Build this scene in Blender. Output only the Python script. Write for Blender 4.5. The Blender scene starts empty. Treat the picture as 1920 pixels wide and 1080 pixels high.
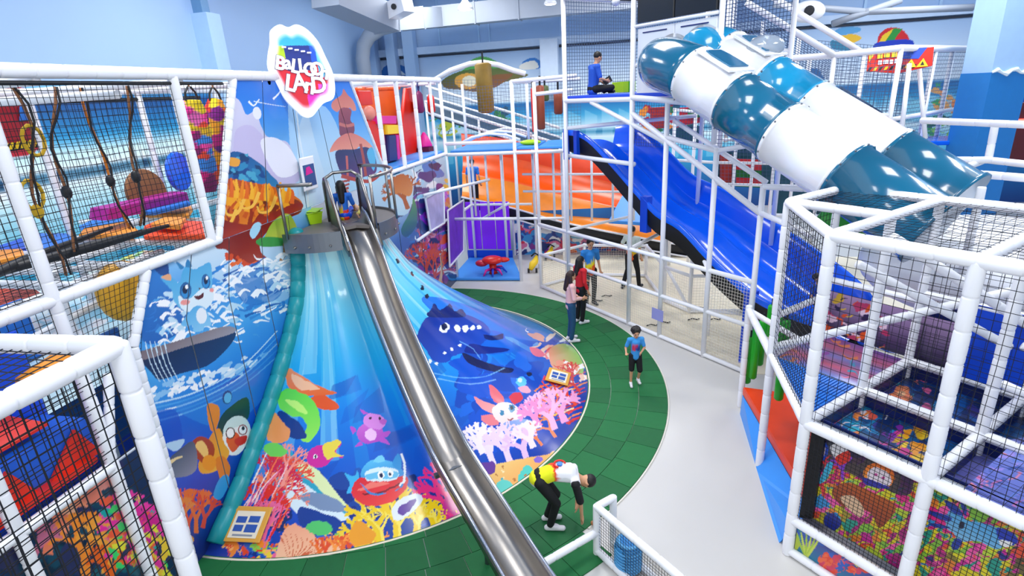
import bpy, bmesh, math, random
import numpy as np
from mathutils import Vector, Matrix
PI = math.pi
S = bpy.context.scene
COL = S.collection
# ------------------------------------------------------------------ camera, measured from the photograph
F = 1044.0; H = 5.3
_down = np.array([170, 2960, 1044.]); _down /= np.linalg.norm(_down)
_Y = np.array([233, -381, 1044.]); _Y -= _down * (_Y @ _down); _Y /= np.linalg.norm(_Y)
_Z = -_down; _X = np.cross(_Y, _Z)
RW = np.array([_X, _Y, _Z]); CAM = np.array([0, 0, H])
cam = bpy.data.cameras.new('camera'); camo = bpy.data.objects.new('camera', cam); COL.objects.link(camo)
cam.sensor_width = 36; cam.lens = F * 36 / 1920; cam.clip_end = 200; cam.clip_start = .05
M = Matrix.Identity(4)
for i in range(3):
    M[i][0] = RW[i][0]; M[i][1] = -RW[i][1]; M[i][2] = -RW[i][2]; M[i][3] = CAM[i]
camo.matrix_world = M
S.camera = camo
# ------------------------------------------------------------------ world, lamps, exposure
w = bpy.data.worlds.new('hall_fill'); S.world = w; w.use_nodes = True  # even fill added through the open camera side of the hall
w.node_tree.nodes['Background'].inputs[0].default_value = (.90, .95, 1, 1)
w.node_tree.nodes['Background'].inputs[1].default_value = 1.35
def area(name, loc, size, power, col=(1, 1, 1), rot=(0, 0, 0), sy=None):
    l = bpy.data.lights.new(name, 'AREA'); l.energy = power; l.color = col; l.size = size
    if sy: l.shape = 'RECTANGLE'; l.size_y = sy
    o = bpy.data.objects.new(name, l); COL.objects.link(o); o.location = loc; o.rotation_euler = rot
    return o
for i, (x, y, p) in enumerate([(-7, 6, 300), (0, 6, 330), (7, 7, 330), (-8, 13, 330), (-1, 13.5, 360), (7, 14, 360), (-7, 20.5, 400), (1, 20.5, 400), (9, 20.5, 400), (-1, -1, 260)]):
    area('hall_light', (x, y, 9.3), 2.6, p, (1, .985, .965))
S.view_settings.view_transform = 'Standard'; S.view_settings.look = 'None'
S.view_settings.exposure = -0.03; S.view_settings.gamma = 1; S.view_settings.use_curve_mapping = False
# ------------------------------------------------------------------ geometry of the photograph
def ray(px, py): return RW @ np.array([px - 960, py - 540, F])
def onz(px, py, z=0.):
    d = ray(px, py); return CAM + d * ((z - H) / d[2])
def onx(px, py, x):
    d = ray(px, py); return CAM + d * (x / d[0])
def ony(px, py, y):
    d = ray(px, py); return CAM + d * (y / d[1])
def onpl(px, py, p0, n):
    d = ray(px, py); n = np.array(n, float); return CAM + d * (((np.array(p0) - CAM) @ n) / (d @ n))
def dep(px, py, dd): return CAM + ray(px, py) / F * dd
SQ = math.sqrt(.5)
FA = np.array([-2.53, 14.72, 0.])
def onf(px, py, off=0.): return onpl(px, py, FA + np.array([SQ * off, SQ * off, 0]), (1, 1, 0))
RC = np.array([1.84, 5.65, 0.]); B1 = np.array([SQ, -SQ, 0]); B2 = np.array([SQ, SQ, 0])
def rg(a, b, z): return RC + B1 * a + B2 * b + np.array([0, 0, z])
def hat(x, y, py):
    lo, hi = -1., 12.
    for _ in range(40):
        m = (lo + hi) / 2; c = RW.T @ (np.array([x, y, m]) - CAM)
        if 540 + F * c[1] / c[2] > py: lo = m
        else: hi = m
    return m
def V(*a): return np.array(a, float)
# ------------------------------------------------------------------ materials
def s2l(c):
    c = np.asarray(c, float); return np.where(c <= .04045, c / 12.92, ((c + .055) / 1.055) ** 2.4)
def hx(h):
    h = h.lstrip('#'); return np.array([int(h[i:i + 2], 16) / 255 for i in (0, 2, 4)])
MATS = {}
def mat(name, col, rough=.5, metal=0, coat=0, noise=.06, nscale=6, emit=0, bump=0, trans=0, alpha=1, spec=.5):
    if name in MATS: return MATS[name]
    m = bpy.data.materials.new(name); m.use_nodes = True; nt = m.node_tree; b = nt.nodes['Principled BSDF']
    lc = s2l(hx(col)) if isinstance(col, str) else np.array(col)
    tc = nt.nodes.new('ShaderNodeTexCoord'); no = nt.nodes.new('ShaderNodeTexNoise'); no.inputs['Scale'].default_value = nscale; no.inputs['Detail'].default_value = 3
    nt.links.new(tc.outputs['Object'], no.inputs['Vector'])
    mx = nt.nodes.new('ShaderNodeMix'); mx.data_type = 'RGBA'
    mx.inputs[6].default_value = (*np.clip(lc * (1 - noise), 0, 1), 1); mx.inputs[7].default_value = (*np.clip(lc * (1 + noise), 0, 1), 1)
    nt.links.new(no.outputs['Fac'], mx.inputs[0]); nt.links.new(mx.outputs[2], b.inputs['Base Color'])
    b.inputs['Roughness'].default_value = rough; b.inputs['Metallic'].default_value = metal
    b.inputs['Coat Weight'].default_value = coat; b.inputs['Coat Roughness'].default_value = .08
    b.inputs['Specular IOR Level'].default_value = spec
    if trans: b.inputs['Transmission Weight'].default_value = trans
    if alpha < 1: b.inputs['Alpha'].default_value = alpha
    if emit:
        b.inputs['Emission Color'].default_value = (*lc, 1); b.inputs['Emission Strength'].default_value = emit
    if bump:
        bp = nt.nodes.new('ShaderNodeBump'); bp.inputs['Strength'].default_value = bump; bp.inputs['Distance'].default_value = .01
        nt.links.new(no.outputs['Fac'], bp.inputs['Height']); nt.links.new(bp.outputs[0], b.inputs['Normal'])
    MATS[name] = m; return m
def printmat(name, rough=.3, coat=0, emit=0):
    if name in MATS: return MATS[name]
    m = bpy.data.materials.new(name); m.use_nodes = True; nt = m.node_tree; b = nt.nodes['Principled BSDF']
    a = nt.nodes.new('ShaderNodeAttribute'); a.attribute_name = 'Col'
    nt.links.new(a.outputs['Color'], b.inputs['Base Color']); b.inputs['Roughness'].default_value = rough
    b.inputs['Coat Weight'].default_value = coat; b.inputs['Coat Roughness'].default_value = .12
    if emit: nt.links.new(a.outputs['Color'], b.inputs['Emission Color']); b.inputs['Emission Strength'].default_value = emit
    MATS[name] = m; return m
PAD = mat('white_vinyl', '#f4f5f9', .38, noise=.02)
PADG = mat('light_steel', '#f5f6fb', .4, noise=.03)
BNET = mat('black_cord', '#10131c', .8); WNET = mat('cream_cord', '#e9e2d2', .8); GNET = mat('grey_cord', '#4d6488', .8)
STEEL = mat('brushed_steel', '#98948f', .3, metal=1, noise=.12, nscale=3); STEELD = mat('dark_steel', '#7c828a', .35, metal=.8)
TEAL = mat('teal_vinyl', '#159aa2', .35, noise=.12, nscale=5); BLUEM = mat('blue_mat', '#3f95ea', .45, noise=.04)
SBLUE = mat('slide_blue', '#1164f2', .16, coat=.4, noise=.03); BLK = mat('matte_black', '#0c0f16', .5)
TUBT = mat('tube_teal', '#0a6285', .18, coat=.5, noise=.03); TUBC = mat('tube_cyan', '#0f96c8', .18, coat=.5, noise=.03); TUBW = mat('tube_white', '#f3f5fa', .2, coat=.4, noise=.01)
ORNG = mat('orange_vinyl', '#f2600c', .35, noise=.05); RED = mat('red_vinyl', '#e8240f', .35, noise=.05); YEL = mat('yellow_vinyl', '#ffd21a', .4); PINK = mat('pink_vinyl', '#e21f96', .4)
NAVY = mat('navy_vinyl', '#10246e', .4); PURP = mat('purple_vinyl', '#6a1fc8', .4); GRN = mat('green_vinyl', '#14a81d', .35, noise=.08); LIME = mat('lime_plastic', '#b8e81c', .4)
DBLUE = mat('deep_blue_vinyl', '#0f4ad2', .35, noise=.05); CYANB = mat('bright_blue_vinyl', '#2c7fe0', .38, noise=.04)
# ------------------------------------------------------------------ objects
WL = {}
def loc_of(o): return WL.get(o.name, V(0, 0, 0)) if o else V(0, 0, 0)
def thing(name, label, cat, loc, group=None):
    o = bpy.data.objects.new(name, None); COL.objects.link(o); o.empty_display_size = .1
    o.location = tuple(loc); WL[o.name] = V(*loc); o['label'] = label; o['category'] = cat
    if group: o['group'] = group
    return o
def tag(o, label, cat, group=None):
    o['label'] = label; o['category'] = cat
    if group: o['group'] = group
    return o
def struct(o): o['kind'] = 'structure'; return o
def stuff(o): o['kind'] = 'stuff'; return o
def obj(name, vf, m, parent=None, smooth=False, label=None):
    vs, fs = vf
    base = loc_of(parent)
    me = bpy.data.meshes.new(name)
    vs = np.asarray(vs, float).reshape(-1, 3)
    if parent is None:
        base = V(*((vs[:, 0].min() + vs[:, 0].max()) / 2, (vs[:, 1].min() + vs[:, 1].max()) / 2, vs[:, 2].min()))
    me.from_pydata([tuple(v) for v in (vs - base)], [], [tuple(f) for f in fs]); me.update()
    if smooth: me.polygons.foreach_set('use_smooth', [True] * len(me.polygons))
    if isinstance(m, (list, tuple)):
        for q in m: me.materials.append(q)
    else: me.materials.append(m)
    o = bpy.data.objects.new(name, me); COL.objects.link(o)
    if parent: o.parent = parent; WL[o.name] = base
    else: o.location = tuple(base); WL[o.name] = base
    if label: o['label'] = label
    return o
def join(*l):
    vs = []; fs = []
    for v, f in l:
        n = len(vs); vs += [tuple(x) for x in v]; fs += [tuple(i + n for i in q) for q in f]
    return vs, fs
def frame_of(d):
    d = np.array(d, float); d /= np.linalg.norm(d)
    a = V(0, 0, 1) if abs(d[2]) < .9 else V(1, 0, 0)
    u = np.cross(a, d); u /= np.linalg.norm(u); v = np.cross(d, u); return d, u, v
def sweep(pts, rs, n=10, cap=True):
    """tube through points with a radius at each point"""
    pts = [np.array(p, float) for p in pts]
    if not hasattr(rs, '__len__'): rs = [rs] * len(pts)
    vs = []; fs = []
    d0 = pts[1] - pts[0]; _, u, v = frame_of(d0)
    for i, p in enumerate(pts):
        d = (pts[min(i + 1, len(pts) - 1)] - pts[max(i - 1, 0)]); d = d / (np.linalg.norm(d) + 1e-9)
        u = u - d * (u @ d); u /= np.linalg.norm(u); v = np.cross(d, u)
        for k in range(n):
            a = 2 * PI * k / n; vs.append(p + (u * math.cos(a) + v * math.sin(a)) * rs[i])
    for i in range(len(pts) - 1):
        for k in range(n):
            a = i * n + k; b = i * n + (k + 1) % n; fs.append((a, b, b + n, a + n))
    if cap:
        fs.append(tuple(range(n - 1, -1, -1))); m = (len(pts) - 1) * n; fs.append(tuple(m + k for k in range(n)))
    return vs, fs
def padtube(p, q, r, step=.3, n=10):
    p = np.array(p, float); q = np.array(q, float); L = np.linalg.norm(q - p); k = max(1, int(round(L / step))); e = min(.012, L / k * .15) / L
    pts = []; rs = []
    for i in range(k):
        t0, t1 = i / k, (i + 1) / k
        for t, s in ((t0, .86), (t0 + e * .6, .96), (t0 + e * 1.6, 1.0), ((t0 + t1) / 2, 1.02), (t1 - e * 1.6, 1.0), (t1 - e * .6, .96)):
            pts.append(p + (q - p) * t); rs.append(r * s)
    pts.append(q); rs.append(r * .86)
    return sweep(pts, rs, n)
def box(c, s, ax=None):
    """box with centre c, full size s; ax = horizontal x direction"""
    c = np.array(c, float); ux = V(1, 0, 0) if ax is None else np.array(ax, float) / np.linalg.norm(ax); uz = V(0, 0, 1)
    if abs(ux @ uz) > .01:
        uy = np.cross(uz, ux); uy /= np.linalg.norm(uy); uz = np.cross(ux, uy)
    uy = np.cross(uz, ux)
    vs = [c + ux * s[0] / 2 * a + uy * s[1] / 2 * b + uz * s[2] / 2 * d for a in (-1, 1) for b in (-1, 1) for d in (-1, 1)]
    return vs, [(0, 1, 3, 2), (4, 6, 7, 5), (0, 4, 5, 1), (2, 3, 7, 6), (0, 2, 6, 4), (1, 5, 7, 3)]
def slab(pts, t):
    """prism: polygon of 3-D points extruded by vector t"""
    pts = [np.array(p, float) for p in pts]; n = len(pts); t = np.array(t, float)
    vs = pts + [p + t for p in pts]
    return vs, [tuple(range(n)), tuple(range(2 * n - 1, n - 1, -1))] + [(i, i + n, (i + 1) % n + n, (i + 1) % n) for i in range(n)]
def rslab(pts, t, rad=.03, inset=.02):
    """slab with softened rim"""
    pts = np.array(pts, float); t = np.array(t, float); c = pts.mean(0); n = len(pts)
    def sh(k):
        out = []
        for p in pts:
            d = c - p; out.append(p + d / np.linalg.norm(d) * k)
        return out
    rings = [sh(inset), [p + t * .2 for p in sh(0)], [p + t * .8 for p in sh(0)], [p + t for p in sh(inset)]]
    vs = [v for r in rings for v in r]; fs = [tuple(range(n - 1, -1, -1)), tuple(3 * n + i for i in range(n))]
    for j in range(3):
        for i in range(n): fs.append((j * n + i, j * n + (i + 1) % n, (j + 1) * n + (i + 1) % n, (j + 1) * n + i))
    return vs, fs
def ball(c, r, nu=14, nv=9, sq=(1, 1, 1)):
    vs = []; fs = []; c = np.array(c, float)
    for j in range(1, nv):
        th = PI * j / nv
        for i in range(nu):
            ph = 2 * PI * i / nu; vs.append(c + r * np.array([math.sin(th) * math.cos(ph) * sq[0], math.sin(th) * math.sin(ph) * sq[1], math.cos(th) * sq[2]]))
    a = len(vs); vs.append(c + V(0, 0, r * sq[2])); vs.append(c - V(0, 0, r * sq[2]))
    for j in range(nv - 2):
        for i in range(nu):
            k = (i + 1) % nu; fs.append((j * nu + i, (j + 1) * nu + i, (j + 1) * nu + k, j * nu + k))
    for i in range(nu):
        k = (i + 1) % nu; fs.append((a, i, k)); fs.append((a + 1, (nv - 2) * nu + k, (nv - 2) * nu + i))
    return vs, fs
def lathe(c, prof, n=20, ax=(0, 0, 1)):
    d, u, v = frame_of(ax); c = np.array(c, float); vs = []; fs = []
    for r, h in prof:
        for k in range(n):
            a = 2 * PI * k / n; vs.append(c + d * h + (u * math.cos(a) + v * math.sin(a)) * r)
    for i in range(len(prof) - 1):
        for k in range(n):
            a = i * n + k; b = i * n + (k + 1) % n; fs.append((a, b, b + n, a + n))
    if prof[0][0] > 1e-4: fs.append(tuple(range(n - 1, -1, -1)))
    if prof[-1][0] > 1e-4: fs.append(tuple((len(prof) - 1) * n + k for k in range(n)))
    return vs, fs
def post(parent, x, y, z0, z1, r=.055, pad=True, m=None, name='padded_post'):
    if pad: return obj(name, padtube(V(x, y, z0), V(x, y, z1), r), m or PAD, parent, True)
    return obj('steel_post', sweep([V(x, y, z0), V(x, y, z1)], r, 8), m or PADG, parent, True)
def beam(parent, p, q, r=.055, pad=True, m=None):
    if pad: return obj('padded_beam', padtube(p, q, r), m or PAD, parent, True)
    return obj('steel_rail', sweep([p, q], r, 8), m or PADG, parent, True)
def netmesh(a, b, c, d, sp, r, wob=.0, seed=0, segs=5):
    a, b, c, d = [np.array(v, float) for v in (a, b, c, d)]; rnd = random.Random(seed)
    wu = max(np.linalg.norm(b - a), np.linalg.norm(c - d)); wv = max(np.linalg.norm(d - a), np.linalg.norm(c - b))
    nu = max(2, int(wu / sp)); nv = max(2, int(wv / sp)); nrm = np.cross(b - a, d - a); nrm /= np.linalg.norm(nrm)
    ph = rnd.random() * 6
    def P(u, v):
        q = (a * (1 - u) + b * u) * (1 - v) + (d * (1 - u) + c * u) * v
        if wob:
            e = math.sin(PI * u) * math.sin(PI * v)
            q = q + nrm * wob * e * (math.sin(u * 9 + ph) + math.sin(v * 7 + ph * 2)) + (b - a) / wu * wob * .5 * e * math.sin(v * 11 + ph + u * 5) + (d - a) / wv * wob * .5 * e * math.sin(u * 13 + ph)
        return q
    vs = []; fs = []
    if wob == 0: segs = 1
    for mode, N in ((0, nu), (1, nv)):
        for i in range(N + 1):
            t = i / N; pts = [P(t, s / segs) if mode == 0 else P(s / segs, t) for s in range(segs + 1)]
            v, f = sweep(pts, r, 3, False); n = len(vs); vs += v; fs += [tuple(k + n for k in q) for q in f]
    return vs, fs
def net(parent, a, b, c, d, sp=.06, r=.004, m=None, wob=0., seed=0):
    return obj('safety_net', netmesh(a, b, c, d, sp, r, wob, seed), m or BNET, parent)
# ------------------------------------------------------------------ painted prints: colours held per vertex of a fine grid
class Art:
    def __init__(s, uvf, nu, nv, top, bot=None):
        s.f = uvf; s.nu = nu; s.nv = nv; top = hx(top); bot = top if bot is None else hx(bot)
        t = np.linspace(0, 1, nv)[:, None, None]; s.c = np.ones((nv, nu, 3)) * (bot * (1 - t) + top * t)
    def g(s, pts): return np.array([s.f(x, y) for x, y in pts]) * [s.nu - 1, s.nv - 1]
    def bands(s, stops):
        t = np.linspace(0, 1, s.nv); ks = [k for k, _ in stops]; cs = np.array([hx(c) for _, c in stops])
        s.c[:] = np.stack([np.interp(t, ks, cs[:, i]) for i in range(3)], 1)[:, None, :]
    def raw(s, q, col, col2=None, al=1.):
        x0, y0 = np.floor(q.min(0)).astype(int); x1, y1 = np.ceil(q.max(0)).astype(int)
        x0 = max(x0, 0); y0 = max(y0, 0); x1 = min(x1, s.nu - 1); y1 = min(y1, s.nv - 1)
        if x1 < x0 or y1 < y0: return
        X, Y = np.meshgrid(np.arange(x0, x1 + 1), np.arange(y0, y1 + 1)); ins = np.zeros(X.shape, bool)
        n = len(q); j = n - 1
        for i in range(n):
            xi, yi = q[i]; xj, yj = q[j]
            if yi != yj:
                ins ^= ((yi > Y) != (yj > Y)) & (X < (xj - xi) * (Y - yi) / (yj - yi) + xi)
            j = i
        c = np.broadcast_to(hx(col), X.shape + (3,)).copy()
        if col2 is not None:
            t = np.clip((Y - y0) / max(1, y1 - y0), 0, 1)[..., None]; c = c * t + hx(col2) * (1 - t)
        sub = s.c[y0:y1 + 1, x0:x1 + 1]; sub[ins] = sub[ins] * (1 - al) + c[ins] * al
    def poly(s, pts, col, col2=None, al=1., smooth=True):
        if smooth: pts = catm(pts)
        s.raw(s.g(pts), col, col2, al)
    def blob(s, x, y, rx, ry, col, rot=0, col2=None, al=1., wob=0, seed=0, n=22):
        rn = random.Random(seed); ph = rn.random() * 6; c, d = math.cos(math.radians(rot)), math.sin(math.radians(rot)); P = []
        for k in range(n):
            a = 2 * PI * k / n; e = 1 + wob * (math.sin(3 * a + ph) + .6 * math.sin(5 * a + 2 * ph)); u = rx * e * math.cos(a); v = ry * e * math.sin(a); P.append((x + u * c - v * d, y + u * d + v * c))
        s.raw(s.g(P), col, col2, al)
    def line(s, pts, w0, w1, col, al=1., smooth=True):
        if smooth and len(pts) > 2: pts = catm(pts, closed=False)
        P = np.array(pts, float); n = len(P); L = []; R = []
        for i in range(n):
            d = P[min(i + 1, n - 1)] - P[max(i - 1, 0)]; d /= (np.linalg.norm(d) + 1e-6); nn = np.array([-d[1], d[0]]); w_ = (w0 + (w1 - w0) * i / max(1, n - 1)) / 2
            L.append(P[i] + nn * w_); R.append(P[i] - nn * w_)
        s.raw(s.g(L + R[::-1]), col, None, al)
    def coral(s, x, y, h, col, seed=0, ang=-90, w=None, dpt=4, spread=38, r=None):
        r = r or random.Random(seed); w = w or h * .13
        a = math.radians(ang + r.uniform(-8, 8)); x2 = x + h * .42 * math.cos(a); y2 = y + h * .42 * math.sin(a)
        s.line([(x, y), (x2, y2)], w, w * .8, col); s.blob(x2, y2, w * .45, w * .45, col, n=8)
        if dpt > 0:
            for k in (-1, 1) if r.random() < .7 else (-1, 0, 1): s.coral(x2, y2, h * .78, col, 0, ang + k * r.uniform(.5, 1) * spread, w * .76, dpt - 1, spread, r)
    def fan(s, x, y, R, a0, a1, n, w, cols, seed=0):
        r = random.Random(seed)
        for i in range(n):
            a = math.radians(a0 + (a1 - a0) * (i + .5) / n + r.uniform(-3, 3)); q = R * r.uniform(.7, 1); b = a + r.uniform(-.25, .25)
            s.line([(x, y), (x + q * .5 * math.cos(a), y + q * .5 * math.sin(a)), (x + q * math.cos(b), y + q * math.sin(b))], w, w * .5, r.choice(cols))
    def scatter(s, pol, pal, n, s0, s1, seed=0, kinds='bsc', asp=.6):
        r = random.Random(seed); P = np.array(pol, float); x0, y0 = P.min(0); x1, y1 = P.max(0); k = 0
        while k < n:
            x = r.uniform(x0, x1); y = r.uniform(y0, y1)
            ins = False; j = len(P) - 1
            for i in range(len(P)):
                if (P[i][1] > y) != (P[j][1] > y) and x < (P[j][0] - P[i][0]) * (y - P[i][1]) / (P[j][1] - P[i][1]) + P[i][0]: ins = not ins
                j = i
            k += 1
            if not ins: continue
            z = r.uniform(s0, s1); c = r.choice(pal); t = r.choice(kinds)
            if t == 'b': s.blob(x, y, z, z * asp, c, r.uniform(-60, 60), wob=.16, seed=r.random())
            elif t == 's':
                a = r.uniform(0, 6.28); s.line([(x, y), (x + z * math.cos(a), y + z * .6 * math.sin(a)), (x + z * 1.8 * math.cos(a + .5), y + z * 1.2 * math.sin(a + .5))], z * .35, z * .08, c)
            else: s.coral(x, y, z, c, r.random(), r.uniform(-130, -50), dpt=3)
def catm(pts, k=5, closed=True):
    P = [np.array(p, float) for p in pts]; n = len(P); out = []
    for i in range(n if closed else n - 1):
        if closed: a, b, c, d = P[i - 1], P[i], P[(i + 1) % n], P[(i + 2) % n]
        else: a, b, c, d = P[max(i - 1, 0)], P[i], P[i + 1], P[min(i + 2, n - 1)]
        for j in range(k):
            t = j / k; out.append(tuple(.5 * ((2 * b) + (c - a) * t + (2 * a - 5 * b + 4 * c - d) * t * t + (3 * b - a - 3 * c + d) * t ** 3)))
    if not closed: out.append(tuple(P[-1]))
    return out
def gridobj(name, Pf, art, m, parent=None, smooth=False, u0=0, u1=None, gap=0, back=None):
    """Pf(U,V)->(…,3); takes columns u0..u1 of the art's grid"""
    u1 = art.nu - 1 if u1 is None else u1; nu = u1 - u0 + 1; nv = art.nv
    U, W = np.meshgrid(np.linspace(u0, u1, nu) / (art.nu - 1), np.linspace(0, 1, nv))
    if gap: U[:, 0] += gap; U[:, -1] -= gap
    P = Pf(U, W).reshape(-1, 3); base = loc_of(parent) if parent else V(*((P[:, 0].min() + P[:, 0].max()) / 2, (P[:, 1].min() + P[:, 1].max()) / 2, P[:, 2].min()))
    I = (np.arange(nv - 1)[:, None] * nu + np.arange(nu - 1)[None]).reshape(-1)
    Q = np.stack([I, I + 1, I + nu + 1, I + nu], 1).astype(np.int32)
    me = bpy.data.meshes.new(name); nf = len(Q)
    me.vertices.add(len(P)); me.vertices.foreach_set('co', (P - base).astype(np.float32).ravel())
    me.loops.add(nf * 4); me.loops.foreach_set('vertex_index', Q.ravel())
    me.polygons.add(nf); me.polygons.foreach_set('loop_start', np.arange(0, nf * 4, 4, dtype=np.int32)); me.polygons.foreach_set('loop_total', np.full(nf, 4, np.int32))
    me.update(calc_edges=True)
    if smooth: me.polygons.foreach_set('use_smooth', np.ones(nf, bool))
    at = me.color_attributes.new('Col', 'FLOAT_COLOR', 'POINT'); c = np.ones((len(P), 4), np.float32); c[:, :3] = s2l(art.c[:, u0:u1 + 1].reshape(-1, 3)); at.data.foreach_set('color', c.ravel())
    me.materials.append(m); o = bpy.data.objects.new(name, me); COL.objects.link(o)
    if parent: o.parent = parent
    else: o.location = tuple(base)
    WL[o.name] = base
    return o
def plane_art(a, b, d, nu, nv, top, bot=None):
    """planar print: a bottom-left, b bottom-right, d top-left; returns art, Pf"""
    a, b, d = [np.array(v, float) for v in (a, b, d)]; U = b - a; W = d - a; n = np.cross(U, W)
    G = np.linalg.inv(np.stack([U, W, n], 1))
    def f(px, py):
        q = onpl(px, py, a, n); k = G @ (q - a); return k[0], k[1]
    return Art(f, nu, nv, top, bot), (lambda u, v: a + u[..., None] * U + v[..., None] * W)
PRINT = printmat('vinyl_print', .32, .25); PRINTM = printmat('wall_print', .55)
# ================================================================== the hall
WX, BY, RX = -12.0, 26.0, 17.0
def bricky(name, col): return mat(name, col, .6, noise=.03, nscale=.6)
WALLM = bricky('pale_blue_paint', '#a9c9ee'); 
struct(obj('floor', box((2, 10, -.05), (34, 36, .1)), mat('floor_epoxy', '#cfcdc9', .28, noise=.035, nscale=1.2, spec=.4)))
struct(obj('wall_left', box((WX - .1, 10, 4.6), (.2, 32, 9.2)), WALLM))
struct(obj('wall_back', box((2.5, BY + .1, 5.6), (29, .2, 11.2)), WALLM))
struct(obj('wall_right', box((RX + .1, 10, 4.6), (.2, 32, 9.2)), WALLM))
cv, cf = slab([(WX, -6, 9.3), (WX, BY, 9.3), (2.5, BY, 11.2), (2.5, -6, 11.2)], (0, 0, .15)); c2, f2 = slab([(2.5, -6, 11.2), (2.5, BY, 11.2), (RX, BY, 9.3), (RX, -6, 9.3)], (0, 0, .15))
ce = struct(obj('ceiling', join((cv, cf), (c2, f2)), mat('ceiling_sheet', '#b9d0ec', .6)))
# wall ledge, columns and the sheet-metal seams
struct(obj('trim_1', box((2.5, BY - .12, 7.25), (28.8, .24, .3)), mat('pale_ledge', '#c4dbf5', .5)))
struct(obj('trim_2', box((2.5, BY - .06, 7.03), (28.8, .12, .07)), mat('dark_gap', '#28303f', .6)))
struct(obj('trim_3', box((WX + .06, 10, 9.0), (.12, 31.8, .06)), MATS['dark_gap']))
k = 4
for (px, y, w_) in ((700, 25.6, .5), (738, 25.6, .42), (772, 25.6, .5)):
    x = ony(px, 120, y)[0]; struct(obj('trim_%d' % k, box((x, y, 5.2), (w_, .5, 10.2)), WALLM)); k += 1
for px in (392,):
    y = onx(px, 60, WX + .25)[1]; struct(obj('trim_%d' % k, box((WX + .25, y, 3.9), (.5, .55, 7.8)), mat('sky_column', '#b4d6f6', .5))); k += 1
    struct(obj('trim_%d' % k, box((WX + .15, y, 8.4), (.3, .3, 1.2)), mat('dark_blue_column', '#6f9dc6', .5))); k += 1  # narrower upper piece in a darker blue
for px in (820, 895, 915, 1050):
    x = ony(px, 20, BY)[0]; struct(obj('trim_%d' % k, box((x, BY - .03, 9), (.06, .06, 3.4)), MATS['sky_column'])); k += 1
for px in (1500, 1620, 1760):
    x = ony(px, 20, BY)[0]; struct(obj('trim_%d' % k, box((x, BY - .03, 9), (.1, .1, 3.4)), MATS['sky_column'])); k += 1
# painted mural on the left wall: sea, with light strips painted as pale bands
a, b, d = V(WX + .03, 6, 0), V(WX + .03, 25.9, 0), V(WX + .03, 6, 6.0)
A, Pf = plane_art(a, b, d, 420, 150, '#1b7fc0')
A.bands([(0, '#0b3f86'), (.25, '#1180b4'), (.42, '#3fb4d8'), (.6, '#c8f2fa'), (.66, '#ffffff'), (.675, '#0f4a70'), (.7, '#0f4a70'), (.71, '#ffffff'), (.76, '#d8f6fc'), (.82, '#1d8fc6'), (.93, '#0b4f92'), (.97, '#57b6e4'), (1, '#9ccbee')])
for i in range(16):
    x = i * 24 + 10; A.raw(np.array([(x, 70), (x + 12, 70), (x + 20, 110), (x - 4, 118)], float), '#c8f4ff', None, .35)
    A.raw(np.array([(x + 4, 0), (x + 10, 0), (x + 14, 70), (x + 2, 70)], float), '#9fe8f8', None, .4)
A.poly([(0, 165), (40, 160), (60, 225), (75, 280), (0, 285)], '#b3122b'); A.poly([(35, 200), (62, 190), (70, 240), (50, 245)], '#1a78b5')
struct(gridobj('wall_left_mural', Pf, A, PRINTM)).name = 'trim_20'
# painted mural on the back wall
a, b, d = V(WX + .1, BY - .03, 0), V(RX, BY - .03, 0), V(WX + .1, BY - .03, 6.98)
A, Pf = plane_art(a, b, d, 900, 240, '#8cc6ee')
A.bands([(0, '#0d3d80'), (.2, '#0f6fae'), (.36, '#37b1dc'), (.46, '#e8fbff'), (.49, '#1d7fae'), (.52, '#dff6ff'), (.6, '#3aa8d8'), (.68, '#0f6db0'), (.7, '#eaf7ff'), (.76, '#dcecfa'), (1, '#a9c9ee')])
for i in range(40):
    x = i * 23 + 5; A.raw(np.array([(x, 75), (x + 9, 75), (x + 15, 140), (x - 3, 150)], float), '#d2f7ff', None, .3)
A.poly([(715, 135), (722, 124), (740, 120), (762, 126), (772, 138), (774, 150), (712, 150)], '#1c6cc0'); A.poly([(735, 128), (748, 131), (760, 140), (742, 138)], '#d8eefc')
A.poly([(870, 130), (885, 112), (905, 106), (925, 112), (948, 128), (960, 140), (860, 140)], '#5dbb5a'); A.poly([(830, 150), (870, 132), (940, 128), (990, 140), (960, 150), (925, 160), (900, 172), (860, 168), (835, 165)], '#5a7a3a', '#8a5a2c')
A.blob(878, 152, 26, 15, '#f9b54a'); A.blob(880, 152, 14, 10, '#fff6d8'); A.poly([(905, 145), (960, 138), (950, 150), (925, 165), (905, 160)], '#8b5a30')
A.poly([(980, 116), (1000, 108), (1014, 116), (1012, 128), (985, 128)], '#2b7fd0'); A.poly([(978, 120), (1002, 114), (1008, 128), (976, 130)], '#f4f2e6')
A.scatter([(820, 210), (960, 210), (960, 260), (820, 260)], ['#2b7a3c', '#4fa344', '#c8d23a', '#12506a'], 30, 8, 18, 3)
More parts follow.
